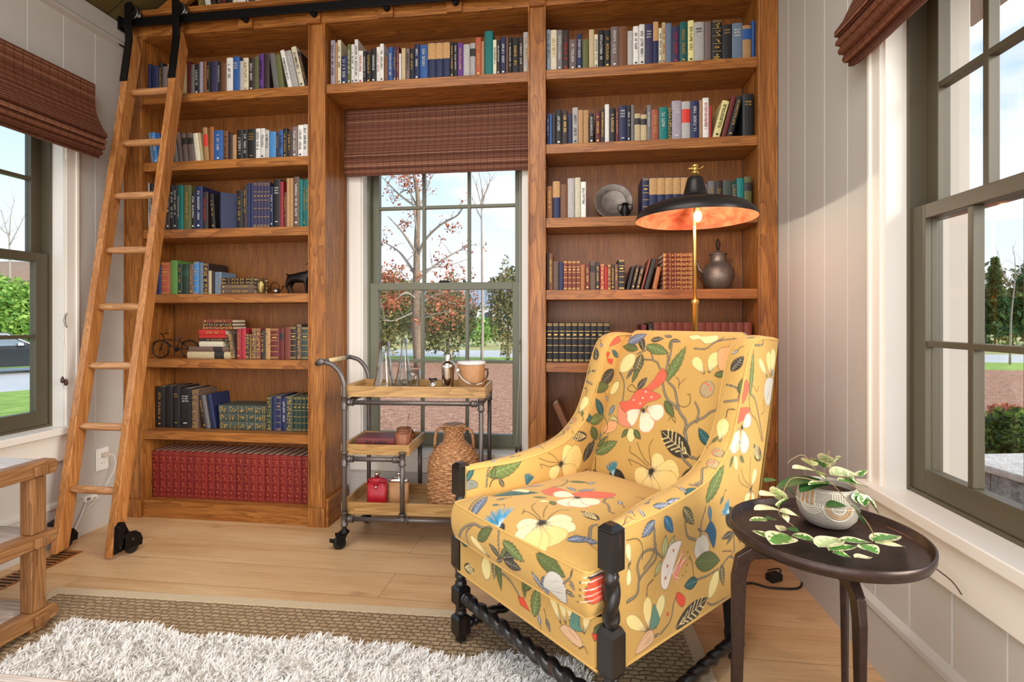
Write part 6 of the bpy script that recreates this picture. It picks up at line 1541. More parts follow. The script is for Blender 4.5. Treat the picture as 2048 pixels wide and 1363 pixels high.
for i in range(nr * 4 + 1):
    s = i / (nr * 4) * arl[-1]; r_, z_ = np.interp(s, arl, prw[:, 0]), np.interp(s, arl, prw[:, 1]); k = i // 4; ph = (i % 4) / 4; coil = math.sin(PI * ph); nst = 24; row = []
    for j in range(156):
        a = 2 * PI * j / 156; wv = math.cos(nst / 2 * a + PI * k + .5 * math.sin(k * 1.7)); row.append(((r_ + .0050 * coil + .0044 * wv * (.3 + .7 * coil)) * math.cos(a), (r_ + .0050 * coil + .0044 * wv * (.3 + .7 * coil)) * math.sin(a), z_ + .0012 * math.sin(a * 7 + k)))
    rows.append(row)
MB().rings(rows, caps=(True, True)).build('woven_body', WICK, t); MB().lathe([(.046, .385), (.001, .386)], 20, caps=(False, False)).build('mouth', plain('dark_mouth', (60, 40, 26), .9), t)
for sg in (-1, 1): MB().tube([(sg * .045, 0, .365), (sg * .070, 0, .378), (sg * .090, 0, .362), (sg * .098, 0, .325), (sg * .100, 0, .272)], [.007, .008, .008, .008, .007], 10).build('loop_handle', WICK, t)

# ------------------------------------------------------------------ ornaments on the shelves
PEW = plain('dull_pewter', (128, 118, 110), .5, .75, var=.3, vs=25); DBR = plain('dark_bronze', (36, 30, 28), .35, .7); OBR = plain('mottled_bronze', (150, 128, 80), .3, .85, var=.35, vs=60)
p = onY(1226.6, 405.8, YB + .12); t = thing('pewter_plate', 'round pewter plate leaning against the lamp bay shelf back', 'plate', (p.x, YB + .10, RS[2] + .0008)); M_ = Matrix.Translation((0, .0, .0965)) @ Matrix.Rotation(math.radians(-12), 4, 'X')
MB().lathe([(.001, .012), (.06, .012), (.066, .008), (.07, .004), (.092, .0), (.0955, -.002), (.096, .001), (.092, .004), (.07, .008), (.064, .0145), (.001, .0155)], 56, caps=(False, False), axis='Y').xf(M_).build('dish', PEW, t)
p = onY(1250, 420, YB + .05); t = thing('pewter_jug', 'tiny dark pewter jug standing in front of the pewter plate', 'jug', (p.x, YB + .05, RS[2] + .0006))
MB().lathe([(.001, 0), (.016, 0), (.013, .006), (.022, .022), (.024, .038), (.015, .056), (.017, .072), (.015, .071), (.012, .056), (.001, .05)], 24, caps=(False, False)).build('body', DBR, t)
for sg in (-1, 1): MB().tube([(sg * .016, 0, .064), (sg * .034, 0, .066), (sg * .036, 0, .045), (sg * .022, 0, .022)], .0028, 8).build('handle', DBR, t)
p = onY(1436, 560, YB + .11); t = thing('pewter_ewer', 'round hammered pewter ewer with upright loop on lamp bay shelf', 'ewer', (p.x, p.y, RS[3] + .0006)); k = 1.06
MB().lathe([(.001, 0), (.042 * k, 0), (.045 * k, .005), (.062 * k, .03), (.073 * k, .065), (.070 * k, .10), (.052 * k, .128), (.038 * k, .138), (.036 * k, .15), (.037 * k, .172), (.040 * k, .176)], 40, caps=(False, False)).build('body', PEW, t)
MB().lathe([(.041 * k, .1762), (.041 * k, .181), (.02, .188), (.008, .192), (.007, .20)], 32).build('lid', PEW, t); MB().tube([(0, 0, .198), (.006, 0, .215), (.007, 0, .24), (.0, 0, .256), (-.007, 0, .24), (-.006, 0, .215), (0, 0, .2)], .004, 8).build('lid_loop', DBR, t); MB().tube([(-.07, 0, .085), (-.092, 0, .105), (-.098, 0, .13), (-.108, 0, .145)], [.012, .009, .007, .005], 10).build('spout', PEW, t)
p = onY(523, 580, YB + .07); t = thing('bronze_vase', 'small mottled bronze vase beside the tiny watering can', 'vase', (p.x, p.y, LS[3] + .0006)); MB().lathe([(.001, 0), (.016, 0), (.018, .01), (.025, .045), (.0245, .064), (.016, .078), (.011, .081), (.012, .088), (.0095, .088), (.001, .08)], 32, caps=(False, False)).build('body', OBR, t)
p = onY(552, 582, YB + .07); t = thing('watering_can', 'tiny silver watering can with hooped handle on ladder bay shelf', 'watering can', (p.x, p.y, LS[3] + .0006)); MB().lathe([(.001, 0), (.015, 0), (.0165, .030), (.0155, .030), (.001, .027)], 24, caps=(False, False)).build('body', plain('tarnished_silver', (150, 146, 142), .2, .95), t)
MB().tube([(-.006 + .026 * math.cos(a) * 1.0, 0, .030 + .036 * math.sin(a)) for a in np.linspace(-.35, PI + .2, 18)], .0035, 8, flat=.5).build('handle', DBR, t); MB().tube([(.014, 0, .006), (.030, 0, .020), (.042, 0, .038)], [.004, .003, .003], 8).lathe([(.003, .036), (.008, .044)], 10, (.042, 0, 0)).build('spout', DBR, t)
# little bronze animal: hind part shows, the head is behind the upright
p = onY(596, 583, YB + .13); t = thing('bronze_goat', 'dark bronze goat figurine half hidden by the bookcase upright', 'figurine', (p.x + .006, p.y, LS[3] + .0008)); k = 1.0
def skin(name, verts, edges, rad, mat, par, sub=2):
    me = bpy.data.meshes.new(name); me.from_pydata(verts, edges, []); me.materials.append(mat); o = bpy.data.objects.new(name, me); COL.objects.link(o); o.parent = par
    s = o.modifiers.new('skin', 'SKIN'); s.use_smooth_shade = True
    for v, r_ in zip(me.skin_vertices[0].data, rad): v.radius = (r_, r_) if not isinstance(r_, tuple) else r_
    me.skin_vertices[0].data[0].use_root = True
    sb = o.modifiers.new('sub', 'SUBSURF'); sb.levels = sub; sb.render_levels = sub; return o
V = [(-.045, 0, .098), (-.01, 0, .094), (.035, 0, .100), (.062, 0, .118), (.080, 0, .140), (.104, 0, .132), (.116, 0, .124), (-.064, 0, .108), (-.078, 0, .118)]
E_ = [(0, 1), (1, 2), (2, 3), (3, 4), (4, 5), (5, 6), (0, 7), (7, 8)]; Rr = [.026, .029, .027, .019, .015, .012, .007, .006, .003]
for sx, yy, bx_ in ((-1, .014, 0), (-1, -.014, -.008), (1, .013, .0), (1, -.013, .012)):
    b0_ = len(V); x0_ = -.048 if sx < 0 else .036
    V += [(x0_ + bx_, yy, .072), (x0_ + bx_ + (-.010 if sx < 0 else .002), yy, .042), (x0_ + bx_ + .002, yy, .018), (x0_ + bx_ + .006, yy, .0042)]; E_ += [(0 if sx < 0 else 2, b0_), (b0_, b0_ + 1), (b0_ + 1, b0_ + 2), (b0_ + 2, b0_ + 3)]; Rr += [.016 if sx < 0 else .013, .0085, .0058, .0065]
g = skin('body', V, E_, Rr, DBR, t)
for sg in (-1, 1):
    MB().tube([(.086, sg * .007, .150), (.076, sg * .012, .168), (.060, sg * .016, .172), (.05, sg * .018, .160)], [.004, .0035, .003, .001], 8).build('horn', DBR, t); MB().tube([(.084, sg * .012, .142), (.078, sg * .026, .138)], [.005, .001], 8).build('ear', DBR, t)
MB().box(-.075, -.024, 0, .075, .024, .0035).build('plinth', DBR, t, .001)
# model bicycle
p = onY(349, 718, YB + .06); t = thing('model_bicycle', 'dark wire model bicycle beside the stack of red books', 'figurine', (p.x, p.y, LS[4] + .0006), .12); r_ = .047
def circ(c, r, n=28): return [(c[0] + r * math.cos(a), c[1], c[2] + r * math.sin(a)) for a in [2 * PI * i / n for i in range(n)]]
for x in (-.078, .085):
    w_ = MB().tube(circ((x, 0, r_ + .0032), r_), .0032, 8, loop=True).build('wheel', DBR, t); sp_ = MB()
    for i in range(8): a = PI * i / 8; sp_.tube([(x - r_ * math.cos(a), 0, r_ + .0032 - r_ * math.sin(a)), (x + r_ * math.cos(a), 0, r_ + .0032 + r_ * math.sin(a))], .0006, 5)
    sp_.lathe([(.005, -.006), (.005, .006)], 10, (x, 0, r_ + .0032), 0, 'Y').build('spokes', DBR, w_)
    MB().tube([(x + (r_ + .007) * math.cos(a), 0, r_ + .0032 + (r_ + .007) * math.sin(a)) for a in np.linspace(.2, 2.6, 14)], .004, 8, flat=.4).build('mudguard', DBR, t)
fm = MB()
for a, b in (((-.06, 0, .118), (-.078, 0, .05)), ((-.056, 0, .106), (.03, 0, .098)), ((-.058, 0, .094), (.012, 0, .052)), ((.012, 0, .052), (.034, 0, .112)), ((.012, 0, .052), (.085, 0, .05)), ((.03, 0, .098), (.085, 0, .05))): fm.tube([a, b], .0026, 8)
fm.build('frame', DBR, t); MB().tube([(-.052, -.03, .135), (-.066, -.024, .14), (-.068, 0, .134), (-.066, .024, .14), (-.052, .03, .135)], .0024, 8).tube([(-.067, 0, .135), (-.06, 0, .116)], .0026, 8).build('handlebar', DBR, t)
MB().rings([[(.034 + x * .9 - .01, y * w_, .114 + z) for y, z in ((-1, 0), (-.6, .006), (.6, .006), (1, 0), (0, -.003))] for x, w_ in ((-.022, .003), (-.008, .006), (.012, .014), (.022, .013))]).build('saddle', plain('worn_saddle', (92, 58, 44), .45), t); MB().lathe([(.014, -.003), (.014, .003)], 18, (.012, 0, .05), 0, 'Y').tube([(.012, -.02, .028), (.012, -.004, .05)], .002, 6).build('chainset', DBR, t)
# ------------------------------------------------------------------ outside
def ground_mat(nm, cols, sc=6, bump=.6, sc2=90):
    n = NT(nm); v = n.coords(); f = n.noise(v, sc, 6, .7); g = n.noise(v, sc2, 3, .7); m = n.math('ADD', n.math('MULTIPLY', f, .45), n.math('MULTIPLY', g, .55))
    k = len(cols); n.l(n.ramp(m, [(.34 + .32 * i / (k - 1), rgb(c)) for i, c in enumerate(cols)]), n.p.inputs['Base Color']); n.set(Roughness=.95); n.bump(m, bump, .08); return n.m
MUL = ground_mat('pine_mulch', [(104, 60, 40), (188, 132, 102), (236, 194, 164)], 9, 1.0, 34); LAWN = ground_mat('lawn_grass', [(96, 128, 46), (150, 178, 76), (196, 212, 112)], 3, .6, 40); ROAD = ground_mat('pale_asphalt', [(186, 180, 176), (206, 202, 200)], 1, .1); FIELD = ground_mat('dry_field', [(150, 140, 80), (190, 176, 116), (120, 140, 70)], .4, .2, 3)
ZG, ZL = -.32, -.75
def patch(nm, pts, z, mat, th=.05): o = MB().prism(pts, 'Z', z - th, z).build(nm, mat); o['kind'] = 'structure'; return o
patch('ground_mulch', [(-2.8, 3.05), (14, 3.05), (24, 15.6), (-8.6, 16.2)], ZG, MUL)
patch('ground_mulch_side', [(1.12, -6), (14, -6), (14, 3.05), (1.12, 3.05)], ZG - .002, MUL)
patch('ground_verge', [(-13, 16.2), (24, 15.6), (40, 18.4), (-15, 19)], ZG - .004, LAWN); patch('ground_road', [(-15, 19), (60, 18), (60, 22.6), (-17, 23.2)], ZG - .006, ROAD)
patch('ground_field', [(-17, 23.2), (60, 22.6), (90, 120), (-60, 120)], ZG - .01, FIELD)
patch('ground_lawn', [(-2.75, -4), (-2.75, 3.05), (-8.6, 16.2), (-10.6, 16.2), (-18.4, 6.4), (-18.4, -4)], ZL, LAWN)
patch('ground_street', [(-18.4, 6.4), (-10.6, 16.2), (-16.5, 23), (-26, 11)], ZL - .004, ROAD); patch('ground_far_verge', [(-18.4, -4), (-18.4, 6.4), (-26, 11), (-40, -4)], ZL - .006, LAWN)
patch('ground_bank', [(-26, 11), (-16.5, 23), (-60, 70), (-100, 0)], ZL - .01, LAWN)
BARK = plain('tree_bark', (126, 108, 92), .9, var=.3, vs=14, bump=.5); PALEB = plain('pale_branch', (150, 138, 128), .9, var=.2, vs=20)
def leafmat(nm, cols):
    n = NT(nm); i = n.n('ShaderNodeNewGeometry'); c = n.ramp(i.outputs['Random Per Island'], [(k / (len(cols) - 1), rgb(q)) for k, q in enumerate(cols)]); n.l(c, n.p.inputs['Base Color']); n.set(Roughness=.7)
    tr = n.n('ShaderNodeBsdfTranslucent'); n.l(c, tr.inputs[0]); mx = n.n('ShaderNodeMixShader'); mx.inputs[0].default_value = .3; n.l(n.p.outputs[0], mx.inputs[1]); n.l(tr.outputs[0], mx.inputs[2]); n.l(mx.outputs[0], n.out.inputs[0]); return n.m
LM = dict(ev=leafmat('evergreen_leaves', [(34, 56, 30), (66, 92, 44), (112, 130, 66)]), mg=leafmat('magnolia_leaves', [(44, 62, 34), (92, 108, 54), (150, 132, 80), (176, 152, 104)]), rs=leafmat('russet_leaves', [(120, 62, 40), (176, 96, 62), (206, 136, 100)]), lt=leafmat('fresh_leaves', [(78, 122, 44), (120, 162, 66), (170, 196, 96)]), pn=leafmat('pine_needles', [(40, 74, 40), (74, 112, 58), (112, 146, 84)]), fr=leafmat('forest_leaves', [(74, 84, 56), (112, 116, 78), (140, 128, 96)]), bx=leafmat('box_leaves', [(38, 60, 22), (78, 104, 36), (122, 144, 58)]))
def cards(c, rad, n, size, seed, shape='ball', hollow=.35):
    """Leaf cards scattered through a crown; rad = (rx, ry, rz)."""
    rg = np.random.default_rng(seed); u = rg.normal(size=(n, 3)); u /= np.linalg.norm(u, axis=1)[:, None]; r = (hollow + (1 - hollow) * rg.random(n) ** .5)[:, None]; p = u * r
    if shape == 'cone': h = rg.random(n) ** .8; a = rg.random(n) * 2 * PI; q = (1 - h) * (.35 + .65 * rg.random(n) ** .5) * (1 + .2 * np.sin(h * 40)); p = np.stack([np.cos(a) * q, np.sin(a) * q, h * 2 - 1], 1)
    p = p * (1 + .16 * np.sin(p[:, [1, 2, 0]] * 7 + seed)) * np.array(rad) + np.array(c)
    a = rg.normal(size=(n, 3)); a /= np.linalg.norm(a, axis=1)[:, None]; b = np.cross(a, rg.normal(size=(n, 3))); b /= np.linalg.norm(b, axis=1)[:, None]; s = (size * rg.uniform(.6, 1.4, n))[:, None]
    V = np.stack([p - a * s, p + b * s * .45, p + a * s, p - b * s * .45], 1).reshape(-1, 3); Fq = np.arange(n * 4).reshape(-1, 4); return V, Fq
def foliage(nm, parent, sets, mat):
    V = np.concatenate([s[0] for s in sets]); k = 0; Fs = []
    for v, f in sets: Fs.append(f + k); k += len(v)
    me = bpy.data.meshes.new(nm); me.from_pydata(V.tolist(), [], np.concatenate(Fs).tolist()); me.materials.append(mat); me.update(); o = bpy.data.objects.new(nm, me); COL.objects.link(o); o.parent = parent; o['kind'] = 'stuff'; return o
def shrub(nm, label, cat, px, pyb, dist, w, h, mat, n, size, shape='ball', zg=ZG, group=None, trunk=True):
    """dist: depth along the view; base on the ground there."""
    p = at(px, pyb, dist); g = thing(nm, label, cat, (p.x, p.y, zg), 0, group)
    sd = int(px * 3 + dist * 17); rr = random.Random(sd)
    if shape == 'cone': sets = [cards((0, 0, h * .53), (w / 2, w / 2, h * .47), n, size, sd, 'cone')]
    else:
        sets = [cards((0, 0, h * .5), (w / 2 * .8, w / 2 * .8, h * .5), n // 2, size, sd)]
        for k in range(6): a = k * 1.05; q = rr.uniform(.3, .75); sets.append(cards((w * .3 * math.cos(a), w * .3 * math.sin(a), h * q), (w * .24, w * .24, h * .24), n // 12, size, sd + k))
    foliage('foliage', g, sets, LM[mat])
    if trunk: MB().tube([(0, 0, 0), (.02, 0, h * .3), (0, .01, h * .75)], [w * .03, w * .022, w * .008], 8).build('trunk', BARK, g)
    return g
# the russet oak in front of the niche window
D = 15.0; p = at(838, 715, D); oak = thing('russet_oak', 'young oak with a few russet leaves outside the niche window', 'tree', (p.x, p.y, ZG)); S = D / F
def tw(x, y, dy=0.0): q = at(x, y, D + dy); return Vector((q.x - p.x, q.y - p.y, q.z - ZG))
tk = MB().tube(bez([(0, 0, 0), tw(832, 640), tw(833, 560), tw(834, 480), tw(836, 400), tw(826, 330), tw(822, 250)], 5), [.15 - .0042 * i for i in range(31)], 10); tk.build('trunk', BARK, oak)
br = MB(); tips = []
for P_, r0 in (([(833, 552), (800, 505), (765, 482)], .05), ([(834, 508), (806, 465), (776, 432)], .05), ([(834, 412), (815, 380), (795, 392), (786, 408)], .03), ([(828, 410), (800, 390), (780, 370), (762, 352)], .04), ([(836, 510), (850, 480), (880, 450), (915, 430), (930, 408)], .05), ([(836, 560), (870, 530), (910, 505), (935, 492)], .045), ([(836, 545), (865, 535), (900, 530), (938, 516)], .035), ([(834, 470), (828, 420), (818, 370), (816, 350)], .03), ([(836, 600), (812, 585), (790, 600)], .04), ([(836, 610), (870, 590), (920, 580)], .045), ([(836, 640), (870, 628), (905, 622)], .035), ([(834, 420), (850, 390), (862, 350), (866, 300)], .03), ([(836, 620), (790, 640), (765, 640)], .03), ([(836, 585), (880, 600), (930, 612)], .03)):
    dy = R.uniform(-.8, .8); Q = bez([tw(x, y, dy * i / 2) for i, (x, y) in enumerate(P_)], 5); k = len(Q); br.tube(Q, [r0 * (1 - .8 * i / k) for i in range(k)], 6)
    for i in range(k // 3, k, 2):
        a = Q[i]; e = a + Vector((R.uniform(-.5, .5), R.uniform(-.4, .4), R.uniform(-.1, .6))); br.tube([a, (a + e) / 2 + Vector((0, 0, .05)), e], [.012, .009, .004], 5); tips.append(e)
    tips.append(Q[-1])
br.build('branches', PALEB, oak)
lsets = []
for i, e in enumerate(tips):
    if R.random() < .34: lsets.append(cards(tuple(e), (.22, .22, .2), R.randint(9, 26), .05, i, hollow=.1))
for x, y, n_, rx in ((822, 365, 70, .5), (790, 545, 80, .55), (775, 560, 90, .4), (890, 520, 30, .5), (905, 550, 70, .7), (785, 600, 120, .6), (900, 600, 190, .95), (870, 640, 60, .7), (905, 455, 30, .3), (810, 450, 22, .25)): lsets.append(cards(tuple(tw(x, y)), (rx, rx, rx * .7), int(n_ * 2), .055, int(x + y), hollow=.05))
foliage('russet_leaves', oak, lsets, LM['rs'])
def bare(px, pb, d, path, forks, label, r=.06, zg=ZG):
    p = at(px, pb, d); t = thing('bare_tree', label, 'tree', (p.x, p.y, zg), 0, 'bare young trees'); f = lambda x, y: at(x, y, d) - Vector((p.x, p.y, zg))
    Q = bez([Vector((0, 0, 0))] + [f(*q) for q in path], 4); m = MB().tube(Q, [r * (1 - .7 * i / len(Q)) for i in range(len(Q))], 8); m.build('trunk', PALEB, t)
    b = MB()
    for P_ in forks:
        q = bez([f(*x) for x in P_], 4); b.tube(q, [r * .4 * (1 - .8 * i / len(q)) for i in range(len(q))], 5)
        for i in range(1, len(q), 2): e = q[i] + Vector((R.uniform(-.3, .3), R.uniform(-.2, .2), R.uniform(.2, .5))) * d / 16; b.tube([q[i], e], [r * .14, r * .04], 4)
    b.build('branches', PALEB, t)
bare(964, 700, 17, [(965, 640), (964, 500), (963, 410)], [[(963, 412), (955, 380), (945, 350)], [(963, 415), (972, 380), (985, 352)], [(964, 420), (964, 380), (958, 345)], [(964, 440), (950, 410), (944, 395)], [(963, 400), (978, 370), (980, 345)]], 'slim bare tree with forked top outside the niche window')
bare(18, 745, 27, [(20, 560), (18, 470)], [[(19, 480), (8, 440), (2, 420)], [(19, 470), (22, 430), (30, 395)], [(19, 490), (40, 450), (52, 425)], [(18, 470), (5, 460), (0, 455)]], 'bare tree above the bank outside the lawn window', .08, ZL)
bare(1925, 720, 16, [(1925, 640), (1922, 560)], [[(1922, 570), (1935, 520), (1930, 480)], [(1923, 575), (1910, 540), (1905, 510)], [(1922, 565), (1925, 520), (1938, 500)]], 'bare sapling in the mulch outside the side table window', .035)
bare(2020, 720, 16, [(2022, 640), (2030, 560)], [[(2030, 560), (2045, 530), (2060, 520)], [(2028, 575), (2005, 540), (1995, 500)], [(2030, 560), (2030, 520), (2025, 490)]], 'second bare sapling before the conifers outside the side table window', .035)
for i, (px, pb, d, w, h, m, n, sz, sh_, lab) in enumerate(((762, 716, 18.0, 2.2, 3.4, 'mg', 5200, .065, 'ball', 'dark broadleaf shrub at the far left of the niche window view'), (895, 716, 18.0, 2.3, 3.0, 'mg', 6000, .065, 'ball', 'large dark shrub behind the cocktail shaker, outside the niche window'), (1016, 714, 17.5, 1.5, 3.5, 'mg', 4200, .065, 'ball', 'tall dark shrub next to the grey house, outside the niche window'), (962, 690, 27, 2.6, 1.7, 'lt', 1200, .12, 'ball', 'bright green bush in front of the grey house'), (828, 690, 30, 3.2, 3.4, 'fr', 1000, .16, 'ball', 'hazy grey green bush behind the russet oak'))):
    lab = lab.replace('at the far left of the niche window view', 'behind the glass carafes, outside the niche window'); shrub('garden_shrub', lab, 'shrub', px, pb, d, w, h, m, n, sz, sh_, group='shrubs along the mulch bed')
wd = []
for i, (px, d, w, h) in enumerate(((700, 64, 9, 6.6), (765, 60, 9, 6.5), (800, 66, 9, 6.6), (870, 62, 9, 6.0), (905, 58, 8, 6.0), (950, 64, 8, 5.8), (985, 60, 7, 6.0), (1040, 60, 9, 8), (1100, 64, 9, 7), (1160, 60, 10, 7), (1900, 62, 12, 9), (1990, 60, 12, 8), (2080, 62, 12, 9))):
    q = at(px, 700, d); wd.append(cards((q.x, q.y, ZG + h * .45), (w / 2, w / 2, h * .52), 800, .42, i * 7 + 3, 'ball' if i % 3 else 'cone'))
wo = foliage('distant_woodland', None, wd, LM['fr']); tag(wo, 'hazy belt of woodland along the skyline behind the road', 'woodland')
# conifers and woods seen through the side windows
for i, (px, d, w, h) in enumerate(((1905, 25, 1.9, 4.6), (1990, 27, 1.9, 4.4), (2066, 24, 1.8, 4.2), (2170, 27, 2.4, 4.6))):
    shrub('green_conifer', f'bushy green conifer beyond the road, {ordinal(i + 1)} from the casing of the side table window', 'tree', px, 700, d, w, h, 'pn', 3600, .17, 'cone' if i % 2 else 'ball', group='conifers beyond the road')
for i, (px, d, w, h, m) in enumerate(((-120, 22, 2.2, 4.6, 'lt'), (-10, 23.5, 2.0, 4.0, 'lt'), (50, 22, 1.8, 3.4, 'lt'), (108, 24, 1.7, 3.6, 'lt'), (-40, 31, 3.0, 5.6, 'pn'), (78, 36, 3.0, 4.6, 'fr'))):
    shrub('street_tree', f'leafy green tree behind the parked car, {ordinal(i + 1)} along the street', 'tree', px, 740, d, w, h, m, 3400, .13, 'ball', zg=ZL, group='trees behind the parked car')
hl = MB(); V = []
for i in range(25):
    for j in range(9): u, v = i / 24, j / 8; V.append((-60 + 46 * u - 16 * v, 34 + 22 * u + 18 * v, -1 + (8.6 - 2.2 * u + 1.2 * math.sin(u * 9)) * math.sin(PI * v * .5)))
hl.add(V, [(i * 9 + j, (i + 1) * 9 + j, (i + 1) * 9 + j + 1, i * 9 + j + 1) for i in range(24) for j in range(8)], 0, True); o = hl.build('hill', ground_mat('brown_winter_hill', [(104, 80, 66), (150, 118, 98), (112, 112, 78)], .5, .3, 4)); o['kind'] = 'structure'
# parked car, side on to the street
q = at(-22, 740, 17.2); cr_ = thing('parked_car', 'dark grey parked saloon car seen through the lawn window', 'car', (q.x, q.y, ZL), math.radians(52))
CARP = plain('dark_car_paint', (26, 28, 40), .18, .0, coat=.8); CG = plain('dark_car_glass', (150, 164, 178), .05, .6); TY = plain('tyre', (24, 24, 26), .8)
sd_ = [(-2.2, .35), (-2.25, .62), (-2.15, .86), (-1.5, .96), (-.9, 1.34), (-.3, 1.44), (.45, 1.42), (1.05, 1.06), (1.9, .92), (2.25, .74), (2.3, .42), (2.2, .30), (1.75, .28), (1.62, .52), (1.4, .62), (1.18, .52), (1.06, .26), (-1.0, .26), (-1.1, .52), (-1.34, .62), (-1.58, .52), (-1.7, .28)]
b_ = MB(); b_.prism(sd_, 'Y', -.86, .86); b_.build('body', CARP, cr_, .06, 3)
for s in (-1, 1):
    wg = MB(); y = s * .868; poly = [(-1.2, .98), (-.82, 1.28), (-.28, 1.36), (.1, 1.36), (.1, .98)]; wg.prism(poly, 'Y', *sorted((y, y - s * .02))); wg.build('side_window', CG, cr_)
    wg = MB(); wg.prism([(.16, .98), (.16, 1.35), (.42, 1.34), (.9, 1.04), (.9, .98)], 'Y', *sorted((y, y - s * .02))); wg.build('side_window', CG, cr_)
    m = MB().obox((.78, s * .9, .98), (.78, s * 1.04, 1.02), .2, .13); m.build('wing_mirror', CARP, cr_, .03)
    for x in (-1.34, 1.4):
        w_ = MB().lathe([(.1, -.1), (.31, -.1), (.335, -.06), (.335, .06), (.31, .1), (.1, .1)], 26, (x, s * .74, .336), 0, 'Y').build('wheel', TY, cr_); MB().lathe([(.001, .105), (.2, .11), (.22, .1)], 12, (x, s * .74, .336), 0, 'Y', (False, False)).build('hubcap', STEEL, w_) if s > 0 else MB().lathe([(.001, -.105), (.2, -.11), (.22, -.1)], 12, (x, s * .74, .336), 0, 'Y', (False, False)).build('hubcap', STEEL, w_)
MB().box(2.2, -.7, .55, 2.31, -.45, .68).box(2.2, .45, .55, 2.31, .7, .68).build('headlamps', plain('lamp_lens', (210, 214, 220), .1), cr_, .02)
# grey house
q = at(985, 690, 48); hs = thing('grey_house', 'pale grey house with ribbed metal roof beyond the shrubs', 'house', (q.x, q.y, ZG), .2); HW = plain('grey_clapboard', (196, 198, 204), .7)
MB().box(-3.4, 0, 0, 3.4, 5, 2.9).build('wall', HW, hs); rf = MB().add([(-3.8, -.5, 2.7), (3.8, -.5, 2.7), (3.8, 2.5, 5.0), (-3.8, 2.5, 5.0), (3.8, 5.5, 2.7), (-3.8, 5.5, 2.7), (-3.8, -.5, 2.82), (3.8, -.5, 2.82), (3.8, 2.5, 5.12), (-3.8, 2.5, 5.12), (3.8, 5.5, 2.82), (-3.8, 5.5, 2.82)], [(0, 1, 2, 3), (3, 2, 4, 5), (6, 9, 8, 7), (9, 11, 10, 8), (0, 6, 7, 1), (5, 4, 10, 11), (1, 7, 8, 2), (2, 8, 10, 4), (0, 3, 9, 6), (3, 5, 11, 9)])
for i in range(20): x = -3.7 + i * .39; rf.obox((x, -.5, 2.85), (x, 2.5, 5.15), .05, .05)
rf.build('roof', plain('grey_metal_roof', (150, 152, 160), .4, .3), hs)
for x in (-2.2, -.4, 1.6):
    f = MB().box(x - .45, -.04, 1.0, x + .45, 0, 2.2).build('window', plain('window_white', (232, 232, 234), .5), hs); MB().box(x - .38, -.05, 1.06, x + .38, -.041, 2.14).build('pane', plain('dark_pane', (60, 68, 78), .1), f)
# porch column and eave outside the right wall, stone terrace
PWH = plain('porch_white', (176, 168, 158), .6)
pcx = XR + .62; p1, p2 = onX(1868, 640, pcx), onX(1913, 640, pcx)
col = thing('porch_column', 'white square porch column outside the side table window', 'column', (pcx, (p1.y + p2.y) / 2, ZG)); hw = abs(p1.y - p2.y) / 2
MB().box(-hw * .9, -hw * .9, 0, hw * .9, hw * .9, 3.9).build('shaft', PWH, col, .006); MB().box(-hw * 1.05, -hw * 1.05, 0, hw * 1.05, hw * 1.05, .22).build('base', PWH, col, .006); m = MB()
for k in (-.5, .5): m.box(-hw * .92, k * hw - .006, .24, -hw * .90, k * hw + .006, 3.7)
m.build('reeding', PWH, col)
ev = thing('porch_eave', 'white boxed porch eave with grey fascia above the side table window', 'eave', (XR + .35, 1.2, 0))
e1p = onX(1985, 20, XR + .5)
MB().box(-.2, -2.2, 2.74, .9, 1.9, 2.80).build('soffit', PWH, ev); MB().box(.0, -2.2, 2.58, .06, 1.9, 2.74).build('beam', plain('grey_beam', (110, 104, 96), .6), ev); MB().box(.06, -2.2, 2.30, .10, 1.9, 2.60).build('fascia', PWH, ev)
STN = ground_mat('flagstone', [(176, 160, 146), (204, 190, 178), (224, 212, 202)], 3, .3, 20); SIDE = ground_mat('grey_stone_block', [(96, 92, 88), (150, 144, 138), (190, 182, 174)], 5, .7, 24)
a, b, c = onZ(1975, 905, .12), onZ(2100, 900, .12), onZ(2090, 1010, .12)
tr_ = thing('stone_terrace', 'low stone terrace wall with pale flagstone coping outside', 'terrace wall', (2.0, .9, ZG))
w0, w1 = onZ(1972, 930, .10), onZ(2060, 955, .10)
d_ = (w1 - w0).normalized(); nn = Vector((-d_.y, d_.x, 0)); nn = nn if nn.y > 0 else -nn
def q3(s, t_, z): v = w0 + d_ * s + nn * t_; return (v.x - 2.0, v.y - .9, z)
for k in range(5):
    s0, s1 = -.28 + k * .56, .27 + k * .56; MB().add([q3(s0, 0, .42), q3(s1, 0, .42), q3(s1, .9, .42), q3(s0, .9, .42), q3(s0, 0, .37), q3(s1, 0, .37), q3(s1, .9, .37), q3(s0, .9, .37)], [(0, 1, 2, 3), (7, 6, 5, 4), (0, 4, 5, 1), (1, 5, 6, 2), (2, 6, 7, 3), (3, 7, 4, 0)]).build('coping_stone', STN, tr_, .008)
rr = random.Random(3)
for row_ in range(2):
    s0 = -.28
    while s0 < 2.5:
        L = rr.uniform(.18, .4); z0, z1 = row_ * .185 + .002, row_ * .185 + .183; MB().add([q3(s0, .03, z1), q3(s0 + L - .008, .03, z1), q3(s0 + L - .008, .5, z1), q3(s0, .5, z1), q3(s0, .03, z0), q3(s0 + L - .008, .03, z0), q3(s0 + L - .008, .5, z0), q3(s0, .5, z0)], [(0, 1, 2, 3), (7, 6, 5, 4), (0, 4, 5, 1), (1, 5, 6, 2), (2, 6, 7, 3), (3, 7, 4, 0)]).build('stone_block', SIDE, tr_, .008); s0 += L
shrub('box_hedge', 'clipped dark green box bush behind the stone terrace coping', 'shrub', 2064, 906, 4.6, .95, .62, 'bx', 5200, .032, trunk=True)
